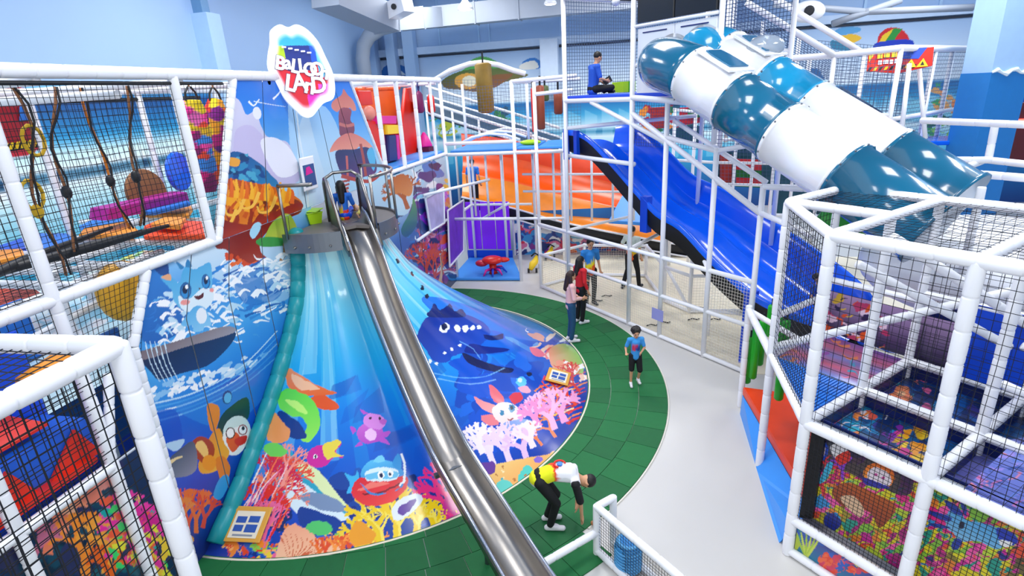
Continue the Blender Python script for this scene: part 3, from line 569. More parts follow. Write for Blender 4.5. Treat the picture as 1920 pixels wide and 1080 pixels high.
# lower left: surf, small water dragon, ship, diver, corals
f, Pw = wall_grid([0.0, 2.95, 3.695], [4.36, 4.43, 4.85], [8.2, 8.2, 8.2])
A = Art(f, 400, 390, '#2f8fe0'); A.bands([(0, '#152a70'), (.1, '#123a94'), (.3, '#0d4fc4'), (.5, '#1262cc'), (.56, '#2a86dc'), (.7, '#4aa6e6'), (.86, '#3a92de'), (1, '#8cc4ee')])
A.poly([(300, 480), (345, 470), (400, 455), (520, 450), (560, 480), (540, 560), (480, 560), (400, 520)], '#cfe4f2', '#8ec0e8'); tree(A)
A.poly([(270, 520), (300, 500), (345, 560), (340, 620), (268, 640)], '#2d7fcf', '#1c62b4'); A.poly([(290, 500), (312, 488), (316, 520), (300, 515)], '#174a90')
A.scatter([(265, 560), (330, 540), (440, 500), (545, 470), (545, 560), (470, 640), (400, 650), (300, 640)], ['#eef7fc', '#c8e4f4', '#ffffff', '#4a9ee0', '#2a78c8', '#a8d4ee', '#ffffff'], 230, 6, 20, 51, 'bss', .4)
for i in range(34): x = rn.uniform(390, 530); y = rn.uniform(490, 600); A.line([(x, y), (x + 14, y - 6), (x + 30, y - 14 + rn.uniform(-6, 6))], 6, 1.5, rn.choice(['#ffffff', '#d8ecf8', '#2f86d4', '#1a5cae']))
A.poly([(440, 520), (500, 500), (530, 520), (520, 560), (460, 570)], '#1c62b8', None, .6)
for i in range(60): x = rn.uniform(285, 545); y = 655 - (x - 270) * .48 + rn.uniform(-60, 12); A.line([(x, y), (x + 10, y - rn.uniform(4, 16)), (x + 22, y - rn.uniform(0, 10))], rn.uniform(5, 11), 2, rn.choice(['#ffffff', '#e4f2fa', '#bfe0f2', '#ffffff']))
# ship
A.poly([(262, 668), (300, 650), (380, 628), (436, 622), (440, 634), (420, 660), (388, 686), (340, 700), (300, 712), (285, 700)], '#16294e', '#1c3768'); A.poly([(262, 660), (330, 640), (420, 612), (438, 624), (350, 650), (268, 675)], '#7a6a70', '#a09aa2')
for i in range(5): A.line([(272 + i * 9, 640), (282 + i * 9, 680), (300 + i * 9, 716)], 2, 1.5, '#cfe6f4')
for i in range(40): x = rn.uniform(265, 500); y = 745 - (x - 265) * .30 + rn.uniform(-16, 12); A.blob(x, y, rn.uniform(5, 13), rn.uniform(3, 7), rn.choice(['#ffffff', '#dceefa', '#8cc4ee']), -25, wob=.2, seed=i)
for i in range(5): A.line([(262, 762 + i * 9), (360, 738 + i * 8), (450, 690 + i * 9), (520, 620 + i * 12)], 3.5, 2, ['#bfe2f8', '#4fa6e8', '#dff1fc', '#3a90dc', '#7ec0f0'][i])
A.poly([(330, 760), (440, 715), (520, 640), (510, 720), (460, 780), (400, 800)], '#2f8ede', None, .55); A.poly([(270, 790), (330, 770), (340, 850), (300, 870)], '#0c48bc', None, .6)
# small blue creature with horns
A.poly([(322, 545), (300, 520), (318, 518), (336, 530), (342, 510), (350, 498), (362, 505), (376, 500), (392, 492), (397, 505), (398, 540), (400, 562), (385, 580), (360, 586), (338, 578), (325, 562)], '#4aa8dc', '#7cc6ea'); A.poly([(345, 500), (330, 490), (338, 505)], '#2b80b8'); A.poly([(348, 500), (352, 486), (360, 500)], '#2b80b8'); A.poly([(302, 520), (318, 514), (320, 526)], '#e8a87c')
A.poly([(335, 555), (355, 560), (380, 540), (398, 545), (400, 562), (385, 580), (360, 586), (340, 578)], '#e4f3fa'); A.blob(348, 545, 11, 16, '#1f5f9e', 5); A.blob(348, 547, 8, 12, '#2f8fd0', 5); A.blob(347, 543, 5, 8, '#0c2148', 5); A.blob(350, 538, 3, 4, '#ffffff'); A.blob(386, 528, 8, 14, '#1f5f9e', -5); A.blob(386, 530, 6, 10, '#2f8fd0'); A.blob(386, 526, 4, 7, '#0c2148'); A.blob(388, 521, 2.4, 3.4, '#ffffff')
A.blob(347, 567, 9, 5, '#f49a94', -10); A.blob(397, 544, 4, 4, '#f49a94'); A.poly([(364, 556), (374, 554), (382, 548), (380, 558), (370, 562)], '#5a1c28'); A.blob(374, 541, 2, 1.6, '#5a3a3a')
A.poly([(352, 590), (366, 574), (382, 576), (392, 592), (396, 610), (384, 612), (380, 620), (364, 622), (360, 610), (345, 612), (340, 606)], '#5cb0e4', '#8fcdf0'); A.blob(378, 592, 10, 15, '#f0f4f8')
# diver
A.blob(426, 745, 9, 13, '#0e3f86', 10); A.blob(427, 746, 7, 10, '#5ab4e8', 10)
A.poly([(388, 760), (408, 760), (412, 780), (404, 806), (394, 804)], '#e88420'); A.poly([(408, 800), (418, 776), (440, 756), (462, 745), (468, 762), (464, 786), (440, 800), (424, 830), (412, 830)], '#0c3b3c', '#124a44'); A.blob(444, 812, 26, 33, '#cfe8e6', 12); A.poly([(420, 812), (440, 802), (462, 798), (466, 822), (450, 850), (428, 852), (418, 835)], '#f4f6f4'); A.poly([(424, 822), (442, 810), (452, 828), (436, 848)], '#e8582a'); A.blob(432, 812, 9, 11, '#3a1c20', 10); A.blob(432, 812, 7, 9, '#ffffff', 10); A.blob(455, 806, 9, 10, '#8a1c20', 10); A.blob(455, 806, 7, 8, '#f4fafc', 10); A.blob(456, 803, 3, 4, '#101828'); A.poly([(440, 824), (462, 816), (460, 830), (446, 836)], '#d8281c')
A.poly([(398, 812), (412, 804), (420, 830), (430, 850), (410, 880), (380, 888), (372, 870), (384, 840)], '#e8901c', '#f2b43a'); A.poly([(360, 830), (378, 818), (398, 830), (402, 850), (390, 870), (370, 860)], '#a83c1c'); A.poly([(366, 835), (378, 826), (390, 842), (388, 862), (376, 850)], '#f6c870'); A.poly([(312, 868), (340, 840), (362, 828), (370, 856), (366, 884), (340, 895), (318, 892)], '#47566a', '#8a90a4'); A.line([(308, 878), (326, 862), (342, 856)], 7, 3, '#f4d89a'); A.poly([(404, 862), (420, 856), (432, 880), (420, 910), (410, 890)], '#e8841c'); A.blob(392, 868, 13, 15, '#f29a20')
A.poly([(310, 834), (330, 826), (346, 824), (340, 838), (326, 846)], '#b8d8f0'); A.blob(311, 854, 5, 5, '#c8c8e8')
for i, (x, y, h, c) in enumerate([(352, 1010, 70, '#ee5a2c'), (368, 1000, 62, '#f2742c'), (340, 985, 40, '#f08a3a'), (380, 990, 46, '#e8482c')]): A.coral(x, y, h, c, i + 90, -84, w=9, dpt=4, spread=26)
A.poly([(400, 930), (410, 900), (425, 890), (430, 905), (415, 935)], '#3aa0e0'); A.blob(352, 1012, 12, 9, '#f4b050')
for i, (u0, u1) in enumerate([(0, 80), (81, 160), (161, 240), (241, 320), (321, 399)]): gridobj('mural_panel', Pw, A, PRINT, tw, False, u0, u1, .0008)
# lower right strip beyond the cone
f, Pw = wall_grid([0.0, 3.70], [8.2, 8.2], [15.3, 15.3])
A = Art(f, 380, 210, '#7ab8e8'); A.bands([(0, '#3a2a78'), (.3, '#1f4a9a'), (.6, '#3a6ab0'), (.8, '#9cc4dc'), (1, '#b4dcec')])
A.scatter([(725, 340), (870, 290), (870, 560), (800, 560)], ['#1c3a7e', '#123060', '#2a80c8', '#e8f2f8', '#8fd0ec', '#5a2a8a'], 200, 8, 22, 61, 'bs')
A.poly([(730, 335), (770, 318), (775, 360), (765, 400), (738, 400), (730, 370)], '#b6dcea'); A.coral(765, 392, 50, '#a85a2a', 5, -112, w=9, dpt=4); A.poly([(732, 348), (745, 328), (764, 330), (774, 350), (768, 368), (750, 362), (736, 366)], '#b5652c', '#d08a4a'); A.poly([(752, 430), (770, 395), (775, 372), (782, 395), (780, 425), (762, 445)], '#2f9a5c', '#1c5a8a')
A.scatter([(800, 380), (870, 330), (870, 460), (800, 480)], ['#8a2ac8', '#b45ae8', '#5a1ca8', '#e85ac8', '#2a6ad0'], 110, 6, 16, 62, 'bs'); A.scatter([(838, 330), (872, 310), (872, 380), (838, 390)], ['#f0902a', '#e86a1c', '#3a9ae0', '#f6c43a'], 50, 5, 10, 63, 'b')
A.scatter([(775, 440), (835, 440), (840, 545), (790, 530)], ['#c83a8a', '#8a2a9a', '#f05a3c', '#1c2a6a', '#f8a0b8'], 90, 5, 14, 64); A.coral(800, 525, 50, '#d8441c', 6, -95, w=5, dpt=5); A.coral(815, 540, 50, '#e8562c', 8, -85, w=5, dpt=5); A.line([(822, 540), (828, 510), (826, 480)], 7, 2, '#f2c89a')
for i, (u0, u1) in enumerate([(110, 177), (178, 245), (246, 313), (314, 379)]): gridobj('mural_panel', Pw, A, PRINT, tw, False, u0, u1, .0008)
BK = mat('panel_back', '#cfd6df', .6)
obj('backing_board', slab([(XW - .02, 6.1, 3.74), (XW - .02, 11.1, 3.74), (XW - .02, 10.2, 5.62), (XW - .02, 6.9, 5.62)], (-.03, 0, 0)), BK, tw)
obj('backing_board', slab([(XW - .02, 4.4, 0), (XW - .02, 15.3, 0), (XW - .02, 15.3, 3.68), (XW - .02, 4.9, 3.68), (XW - .02, 4.45, 2.95)], (-.03, 0, 0)), BK, tw)
for p, q in (((XW, 6.92, 5.66), (XW, 6.0, 3.74)), ((XW, 4.84, 3.68), (XW, 4.42, 2.95)), ((XW, 4.42, 2.95), (XW, 4.34, 0.05)), ((XW, 10.17, 5.66), (XW, 11.2, 3.78))): obj('padded_edge', padtube(V(*p), V(*q), .055 if q[1] < 9 else .035, .14), PAD, tw, True)
# small framed print above the platform
c = onx(577, 325, XW + .05); t = thing('framed_print', 'small white framed picture on the mural above the round platform', 'picture', c)
obj('frame', rslab([c + V(0, -.2, -.26), c + V(0, .2, -.26), c + V(0, .2, .26), c + V(0, -.2, .26)], (.03, 0, 0)), TUBW, t); obj('print', slab([c + V(.032, -.16, -.2), c + V(.032, .16, -.2), c + V(.032, .16, .14), c + V(.032, -.16, .14)], (.003, 0, 0)), mat('print_navy', '#31548f', .4), t); obj('print_motif', slab([c + V(.036, -.12, -.02), c + V(.036, .1, .0), c + V(.036, .02, .11), c + V(.036, -.08, .1)], (.003, 0, 0)), PINK, t)

# ------------------------------------------------------------------ round platform with rail and the steel chute
PC = V(-4.95, 8.3, 0); PR = 1.1
t = thing('slide_platform', 'round grey platform with steel handrails at the top of the cone', 'platform', PC + V(0, 0, 3.2))
arc = lambda r, z, a0=-100, a1=100, n=30: [PC + V(r * math.cos(math.radians(a_)), r * math.sin(math.radians(a_)), z) for a_ in np.linspace(a0, a1, n)]
dk = arc(PR - .02, 3.38, -100, -53, 12) + [PC + V(.35, -.62, 3.38), PC + V(.62, -.3, 3.38)] + arc(PR - .02, 3.38, -19, 100, 22)
obj('platform_deck', slab(dk, (0, 0, .05)), mat('deck_grey', '#7a7470', .5), t)
for q0_, q1_, n in ((-100, -53, 12), (-19, 100, 22)):
    r4 = [arc(PR, 3.18, q0_, q1_, n), arc(PR, 3.47, q0_, q1_, n), arc(PR - .03, 3.47, q0_, q1_, n), arc(PR - .03, 3.18, q0_, q1_, n)]
    obj('platform_skirt', (sum(r4, []), [(k_ * n + i, k_ * n + i + 1, (k_ + 1) % 4 * n + i + 1, (k_ + 1) % 4 * n + i) for k_ in range(4) for i in range(n - 1)]), STEELD, t)
TH = math.radians(-48); CD = V(math.cos(TH), math.sin(TH), 0); CN = V(-math.sin(TH), math.cos(TH), 0); CO = V(-5.2, 9.0, 0) + CN * -.05
def rail(a0, a1, z=4.2, nm='handrail'): obj(nm, sweep(arc(PR, z, a0, a1, 14), .028, 8), STEEL, t, True)
rail(-95, -68); rail(-22, 86)
for a_ in (-95, -22, 15, 50, 84): p = PC + V(PR * math.cos(math.radians(a_)), PR * math.sin(math.radians(a_)), 0); obj('rail_post', sweep([p + V(0, 0, 3.4), p + V(0, 0, 4.2)], .024, 8), STEEL, t, True)
for a_ in (-90, -78, -62, -12, 5, 25, 45, 70):
    p = PC + V((PR + .01) * math.cos(math.radians(a_)), (PR + .01) * math.sin(math.radians(a_)), 3.27); obj('bolt', ball(p, .022, 8, 5), STEEL, t)
obj('rail_arch', sweep([CO + CD * .9 + CN * -.27 + V(0, 0, 4.15), CO + CD * .8 + CN * -.1 + V(0, 0, 4.22), CO + CD * .8 + CN * .2 + V(0, 0, 4.22), CO + CD * .9 + CN * .27 + V(0, 0, 4.15)], .026, 8), STEEL, t, True)
# chute
cs = [(1.1, 3.44), (1.55, 3.3), (1.95, 2.8), (2.35, 2.36), (2.9, 1.93), (3.5, 1.5), (4.1, 1.12), (4.6, .87), (5.5, .68), (6.4, .45), (7.4, .35)]
ss = np.linspace(1.1, 7.4, 60); zz = np.interp(ss, [a_ for a_, _ in cs], [b_ for _, b_ in cs]); zz[3:-3] = np.convolve(zz, np.ones(7) / 7, 'valid')
t = thing('steel_chute', 'long shiny stainless steel chute running from the platform down over the cone', 'slide', CO + CD * 4 + V(0, 0, .2))
W2 = .21
def section(s0, s1):
    idx = [i for i in range(60) if s0 <= ss[i] <= s1]; vs = []; fs = []
    pr_ = [(-W2 - .045, .1), (-W2 - .04, .19), (-W2, .21), (-W2 + .02, .17), (-W2 + .05, .05), (-W2 + .11, .005), (0, -.012), (W2 - .11, .005), (W2 - .05, .05), (W2 - .02, .17), (W2, .21), (W2 + .04, .19), (W2 + .045, .1), (W2 + .01, .1), (W2 - .02, .0), (0, -.05), (-W2 + .02, .0), (-W2 - .01, .1)]
    m = len(pr_)
    for i in idx:
        for u, h in pr_: vs.append(CO + CD * ss[i] + CN * u + V(0, 0, zz[i] + h))
    for j in range(len(idx) - 1):
        for k_ in range(m): fs.append((j * m + k_, j * m + (k_ + 1) % m, (j + 1) * m + (k_ + 1) % m, (j + 1) * m + k_))
    return vs, fs
for a_, b_ in ((1.0, 4.62), (4.5, 7.5)): obj('chute_section', section(a_, b_), STEEL, t, True)
for sg in (-1, 1):
    obj('chute_rail', sweep([CO + CD * ss[i] + CN * sg * (W2 + .015) + V(0, 0, zz[i] + .21) for i in range(0, 60, 2)], .022, 8), mat('polished_steel', '#d9dade', .15, metal=1, noise=.03), t, True)
    pl = [CO + CD * .85 + CN * sg * .27 + V(0, 0, 3.45), CO + CD * .85 + CN * sg * .27 + V(0, 0, 4.08), CO + CD * .95 + CN * sg * .27 + V(0, 0, 4.16), CO + CD * 1.08 + CN * sg * .27 + V(0, 0, 4.12), CO + CD * 1.8 + CN * sg * .26 + V(0, 0, 3.15), CO + CD * 1.75 + CN * sg * .26 + V(0, 0, 3.05)]
    obj('side_plate', slab(pl, CN * .02), STEELD, t); obj('plate_rail', sweep([pl[0]] + pl[1:5], .03, 8), STEEL, t, True)
obj('joint_strap', box(CO + CD * 4.61 + V(0, 0, float(np.interp(4.61, ss, zz)) - .03), (.06, W2 * 2 + .12, .05), CD), STEELD, t)
for s in (3.6, 5.4, 6.9): p = CO + CD * s; obj('support_leg', sweep([p + V(0, 0, float(np.interp(s, ss, zz)) - .04), p + V(0, 0, .0 if s > 4.5 else 1.4)], .04, 8), STEELD, t, True)
# lime bucket on the platform
c = onz(590, 418, 3.43); t = thing('lime_bucket', 'bright lime green box standing on the platform left of the chute', 'box', c)
obj('tub', lathe(c, [(.13, 0), (.17, .17), (.185, .18), (.18, .19), (.15, .19), (.12, .03)], 4, (0, 0, 1)), LIME, t); obj('lid_flap', slab([c + V(-.12, -.12, .2), c + V(.14, -.12, .2), c + V(.14, .1, .22), c + V(-.12, .1, .22)], (0, 0, .012)), LIME, t)
# ------------------------------------------------------------------ lettered sign
sc = dep(566, 132, 8.3); sn = V(*(CAM - sc)); sn[2] = 0; sn /= np.linalg.norm(sn); sn = V(math.cos(math.radians(-50)), math.sin(math.radians(-50)), -.02); sn /= np.linalg.norm(sn)
sx = np.cross(V(0, 0, 1), sn); sx /= np.linalg.norm(sx); sy = np.cross(sn, sx)
ol = [(-.40, .42), (-.36, .6), (-.22, .68), (-.1, .64), (.04, .68), (.2, .6), (.34, .42), (.42, .2), (.5, -.05), (.5, -.3), (.44, -.46), (.28, -.52), (.18, -.6), (.05, -.72), (-.08, -.72), (-.2, -.6), (-.34, -.42), (-.42, -.2), (-.5, .05), (-.46, .26)]
ol = [(u * .9, v * .92) for u, v in catm(ol, 4)]
t = thing('round_lettered_sign', 'glowing white cloud-shaped sign with rainbow centre and white letters above the mural', 'sign', sc)
P3 = lambda u, v, d_=0: sc + sx * u + sy * v + sn * d_
obj('sign_box', slab([P3(u, v, -.2) for u, v in ol], sn * .18), mat('lit_acrylic', '#f7f9ff', .4, emit=.35), t)
a_, b_, d_ = P3(-.42, -.62), P3(.42, -.62), P3(-.42, .6)
def suv(U, W):
    th = U * 2 * PI; k_ = np.interp(th, np.linspace(0, 2 * PI, len(ol) + 1), np.arange(len(ol) + 1)); i0 = np.floor(k_).astype(int) % len(ol); i1 = (i0 + 1) % len(ol); fr = k_ - np.floor(k_); O = np.array(ol)
    q = (O[i0] * (1 - fr)[..., None] + O[i1] * fr[..., None]) * .82 * W[..., None]; return q
def sP(U, W): q = suv(U, W); return sc + q[..., :1] * sx + q[..., 1:] * sy + sn * .004
A = Art(lambda x, y: (0, 0), 160, 60, '#ffffff'); U, W = np.meshgrid(np.linspace(0, 1, 160), np.linspace(0, 1, 60)); q = suv(U, W); X_, Y_ = q[..., 0], q[..., 1]
c_ = np.ones((60, 160, 3)) * hx('#e6142e')
def setc(m_, h_): c_[m_] = hx(h_)
setc(Y_ > .1, '#1a5ce0'); setc((Y_ > .12) & (X_ < -.05), '#27b0ea'); setc((X_ < -.12) & (Y_ > .1), '#b8dc20'); setc((Y_ > .34), '#35b8f0'); setc((X_ > .24) & (Y_ > -.1), '#6fd4fa'); setc((X_ < .0) & (Y_ < .17) & (Y_ > .04), '#e01a34'); setc((Y_ < -.34) & (X_ > .02), '#f02ac0'); setc((X_ > .2) & (Y_ < -.2), '#f452d8'); setc((Y_ < .34) & (Y_ > .0) & (X_ > -.2) & (X_ < .16), '#14308c')
k_ = np.clip((W - .86) / .14, 0, 1)[..., None]; A.c = c_ * (1 - k_) + k_
gridobj('sign_face', sP, A, printmat('sign_print', .35, .3, .15), t)
def text(body, size, origin, ux, uy, un, m, parent, name='lettering', ext=.012, offs=.0):
    cu = bpy.data.curves.new(name, 'FONT'); cu.body = body; cu.size = size; cu.extrude = ext; cu.offset = offs; cu.align_x = 'CENTER'; cu.align_y = 'CENTER'; cu.resolution_u = 3
    o = bpy.data.objects.new('tmp', cu); COL.objects.link(o); bpy.context.view_layer.update(); dg = bpy.context.evaluated_depsgraph_get(); me = bpy.data.meshes.new_from_object(o.evaluated_get(dg)); bpy.data.objects.remove(o)
    co = np.zeros(len(me.vertices) * 3); me.vertices.foreach_get('co', co); co = co.reshape(-1, 3); W_ = origin + co[:, :1] * ux + co[:, 1:2] * uy + co[:, 2:] * un - loc_of(parent)
    me.vertices.foreach_set('co', W_.ravel()); me.update(); me.materials.clear(); me.materials.append(m); n_ = bpy.data.objects.new(name, me); COL.objects.link(n_); n_.parent = parent; WL[n_.name] = loc_of(parent); return n_
LW = mat('lit_letters', '#ffffff', .4, emit=.5); LD = mat('letter_edge', '#10206e', .4)
tilt = lambda u, a_: (math.cos(a_) * sx + math.sin(a_) * sy)
for word, x0, y0, dx, sz in (('BaLLOOn', -.29, .1, .101, .26), ('LAnD', -.2, -.18, .135, .32)):
    for i, ch in enumerate(word):
        an = math.radians(-10 + (8 if i % 2 else -6)); ux = math.cos(an) * sx + math.sin(an) * sy; uy = -math.sin(an) * sx + math.cos(an) * sy; og = P3(x0 + dx * i, y0 - .025 * i + (.03 if i % 2 else 0), .02)
        text(ch, sz, og, ux * .95, uy, sn, LW, t, 'letter', .016, .008); text(ch, sz, og - sn * .012, ux * .95, uy, sn, LD, t, 'letter_shadow', .004, .014)
for i in range(5): obj('small_mark', box(P3(-.2 + .085 * i, .32 - .02 * i, .02), (.055, .05, .02), sx), LW, t)
# ================================================================== floor coverings
GC = V(-4.8, 9.05, 0)
t = thing('rubber_tile_ring', 'dark green rubber tiles laid in a curved band around the foot of the cone', 'rubber flooring', GC)
G1 = mat('green_rubber', '#0b6b35', .7, noise=.12, nscale=9, bump=.15); G2 = mat('green_rubber_dark', '#086030', .7, noise=.12, nscale=9, bump=.15)
def tile(r0, r1, a0, a1, m_):
    r0 += .004; r1 -= .004; e = math.degrees(.004 / r0); a0 += e; a1 -= e; P = []
    for r, aa in ((r0, np.linspace(a0, a1, 3)), (r1, np.linspace(a1, a0, 3))):
        for a_ in aa: P.append(GC + V(r * math.cos(math.radians(a_)), r * math.sin(math.radians(a_)), .0))
    o = obj('rubber_tile', slab(P, (0, 0, .018)), m_, t)
rn = random.Random(9)
for r0, r1, a0, a1 in ((3.95, 4.45, -100, 98), (4.45, 4.95, -102, 98), (4.95, 5.45, -104, 98), (5.45, 5.95, -104, -39), (5.95, 6.45, -104, -44), (6.45, 6.95, -104, -52)):
    n = int(round(math.radians(a1 - a0) * (r0 + r1) / 2 / .5))
    for i in range(n): tile(r0, r1, a0 + (a1 - a0) * i / n, a0 + (a1 - a0) * (i + 1) / n, G1 if rn.random() < .6 else G2)
edge = [GC + V(5.465 * math.cos(a_), 5.465 * math.sin(a_), .008) for a_ in np.linspace(math.radians(-38), math.radians(98), 70)]
obj('edge_strip', sweep(edge, .014, 6), mat('pale_strip', '#e6e2d4', .5), t)
# cream floor inside the enclosure
t = obj('cream_floor_sheet', slab([onf(1018, 545, .05) * [1, 1, 0] + V(0, 0, .003), V(2.3, 10.1, .003), V(6, 10.5, .003), V(8, 18, .003), V(-3.2, 18, .003)], (0, 0, .01)), mat('cream_floor', '#f6ecd2', .5, noise=.03), None)
tag(t, 'cream floor sheet inside the netted white enclosure', 'flooring')

def Fd(d, off=0., z=0.): return FA + B1 * d + B2 * off + V(0, 0, z)
def dgrid(a_): return [round(v, 3) for v in a_]
# ================================================================== netted enclosure with the tall posts
t = thing('netted_enclosure', 'white steel enclosure with cream nets around the cream floor, right of the green band', 'play enclosure', Fd(0))
for d, zt in ((0, 1.86), (3.47, 7.15), (4.42, 4.95), (5.6, 4.15)): post(t, *Fd(d)[:2], 0, zt, .05 if d else .045, False)
post(t, *Fd(6.58)[:2], 0, hat(*Fd(6.58)[:2], 350), .05, False)
for z in (.06, 1.0): beam(t, Fd(0, 0, z), Fd(6.58, 0, z), .045, False)
beam(t, Fd(0, 0, 1.85), Fd(6.58, 0, 1.85), .05, False)
beam(t, Fd(3.47, 0, 4.75), Fd(6.58, 0, 3.1), .055, False); beam(t, Fd(3.47, .1, 3.7), Fd(1.27, .1, 3.75), .05, False); beam(t, Fd(4.42, 0, 4.3), Fd(5.6, 0, 4.1), .05, False)
beam(t, Fd(5.6, 0, 4.1), Fd(6.58, .6, 4.3), .045, False); beam(t, Fd(3.47, 0, 5.05), Fd(5.4, 0, 4.9), .06, False); beam(t, Fd(4.42, .2, 4.6), Fd(6.5, .2, 3.6), .05, False); beam(t, Fd(4.42, 1.5, 4.7), Fd(6.6, 1.0, 3.9), .05, False)
for a_, b_ in ((0, 1.27), (1.27, 3.47), (3.47, 4.42), (4.42, 5.6), (5.6, 6.58)): net(t, Fd(a_, 0, .1), Fd(b_, 0, .1), Fd(b_, 0, .96), Fd(a_, 0, .96),   .06, .003, WNET)
net(t, Fd(5.6, 0, 1.0), Fd(6.58, 0, 1.0), Fd(6.58, 0, 1.82), Fd(5.6, 0, 1.82), .06, .0035, WNET)
# inner low frames
inn = [Fd(0, .0), Fd(.0, 1.6), Fd(1.3, 2.8), Fd(3.0, 1.7), Fd(3.9, 1.6), Fd(4.7, 2.6), Fd(6.4, 2.9)]
for i in range(len(inn) - 1):
    for z in (.06, .95): beam(t, inn[i] + V(0, 0, z), inn[i + 1] + V(0, 0, z), .045, False)
    net(t, inn[i] + V(0, 0, .08), inn[i + 1] + V(0, 0, .08), inn[i + 1] + V(0, 0, .93), inn[i] + V(0, 0, .93), .07, .0028, WNET)
    if i: post(t, inn[i][0], inn[i][1], 0, 1.9 if i in (3, 4) else 1.0, .045, False)
beam(t, inn[3] + V(0, 0, 1.0), inn[4] + V(0, 0, .1), .04, False); beam(t, inn[4] + V(0, 0, 1.9), Fd(5.6, 0, 1.85), .045, False); beam(t, inn[3] + V(0, 0, 1.9), Fd(3.47, 0, 1.85), .045, False); beam(t, inn[3] + V(0, 0, 1.85), inn[5] + V(0, 0, 1.85), .045, False)
for p, q in ((Fd(5.0, .9), Fd(5.9, 1.4)), (Fd(5.9, 1.4), Fd(6.6, .8))): beam(t, p + V(0, 0, .6), q + V(0, 0, .6), .04, False); post(t, p[0], p[1], 0, .6, .04, False); post(t, q[0], q[1], 0, 1.2, .04, False)
for px, py in ((1110, 565), (1128, 556), (1212, 611), (1235, 606), (1302, 578), (1290, 600), (1330, 600)):
    p = onz(px, py, .03); o = obj('cord_scrap', sweep([p, p + V(.1, .05, .02), p + V(.2, .02, .01), p + V(.26, .1, 0)], .014, 5), BLK, t, True)
c = onpl(1233, 590, Fd(0, -.06), (1, 1, 0)); n_ = -B2
o = obj('printed_card', slab([c - B1 * .16 - V(0, 0, .13), c + B1 * .16 - V(0, 0, .13), c + B1 * .16 + V(0, 0, .13), c - B1 * .16 + V(0, 0, .13)], n_ * .01), mat('card_lilac', '#9d9fe0', .5), None); tag(o, 'small lilac printed card hanging on the white net of the enclosure', 'card')
# ================================================================== middle frame
t = thing('middle_play_frame', 'white pipe frame with blue decks between the cone and the tall tower', 'play frame', V(-4.2, 15.3, 0))
Y0 = 15.3
for x, z0, z1 in ((-5.2, 0, 5.68), (-3.22, 0, 5.55), (-2.62, 0, 5.5), (-1.86, 0, 4.2)): post(t, x, Y0, z0, z1, .05, False)
for x, z0, z1 in ((-4.55, 1.9, 3.75), (-4.15, 1.9, 3.75), (-3.7, 1.9, 3.75)): post(t, x, Y0 + .3, z0, z1, .035, False)
for x in (-5.2, -4.1, -3.1, -2.2): post(t, x, 17.4, 0, 3.75, .045, False)
for x in (-5.2, -3.2): post(t, x, 17.4, 3.75, 5.6, .045, False)
for z in (3.72, 4.02): beam(t, (-5.2, Y0, z), (-3.22, Y0, z), .05, False)
for z in (3.72,): beam(t, (-3.22, Y0, z), (-1.86, Y0, z), .05, False)
beam(t, (-3.22, Y0, 5.55), (-1.5, Y0, 5.6), .05, False); beam(t, (-2.62, Y0, 5.2), (-1.6, Y0, 5.25), .05, False); beam(t, (-3.22, Y0, 5.55), (-3.2, 17.4, 5.55), .045, False); beam(t, (-3.2, 17.4, 5.55), (-1.6, 17.4, 5.55), .045, False)
for z in (1.88,): beam(t, (-5.2, Y0, z), (-3.22, Y0, z), .045, False); beam(t, (-5.2, Y0, z), (-5.2, 17.4, z), .045, False); beam(t, (-3.22, Y0, z), (-1.86, Y0, z), .04, False); beam(t, (-5.2, 17.4, z), (-3.2, 17.4, z), .04, False); beam(t, (-4.9, 17.4, 1.4), (-3.5, Y0 + .1, 2.3), .04, False)
for z in (2.5, 3.0): beam(t, (-3.22, 16.2, z), (1.0, 16.2, z - .1), .035, False)
for x in (-2.9, -2.3, -1.8, -1.2, -.6, 0.): post(t, x, 16.2, 1.6, 3.6, .035, False)
beam(t, (-5.1, 13, 3.0), (-4.0, Y0, 3.0), .04, False); beam(t, (-5.15, 12.4, 2.0), (-5.15, Y0, 2.0), .04, False)
for a_, b_ in ((-3.18, -2.66), (-2.58, -1.9)): obj('deck_mat', rslab([(a_, Y0 + .08, 3.78), (b_, Y0 + .08, 3.78), (b_, 17.3, 3.78), (a_, 17.3, 3.78)], (0, 0, .07)), BLUEM, t)
obj('deck_mat', rslab([(-5.1, 15.4, 3.76), (-3.3, 15.4, 3.76), (-3.3, 17.3, 3.76), (-5.1, 17.3, 3.76)], (0, 0, .06)), BLUEM, t)
net(t, (-3.2, 17.4, 3.85), (-1.6, 17.4, 3.85), (-1.6, 17.4, 5.5), (-3.2, 17.4, 5.5), .09, .005, GNET); net(t, (-5.2, 17.4, 3.85), (-3.2, 17.4, 3.85), (-3.2, 17.4, 5.5), (-5.2, 17.4, 5.5), .09, .004, GNET)
# arched white canopy rails above the middle
for yy in (16.0, 17.0, 18.0): obj('arched_rail', sweep([(-5.0, yy, 3.95), (-4.6, yy, 4.12), (-4.1, yy, 4.2), (-3.6, yy, 4.15), (-3.2, yy, 4.0)], .04, 8), PADG, t, True)
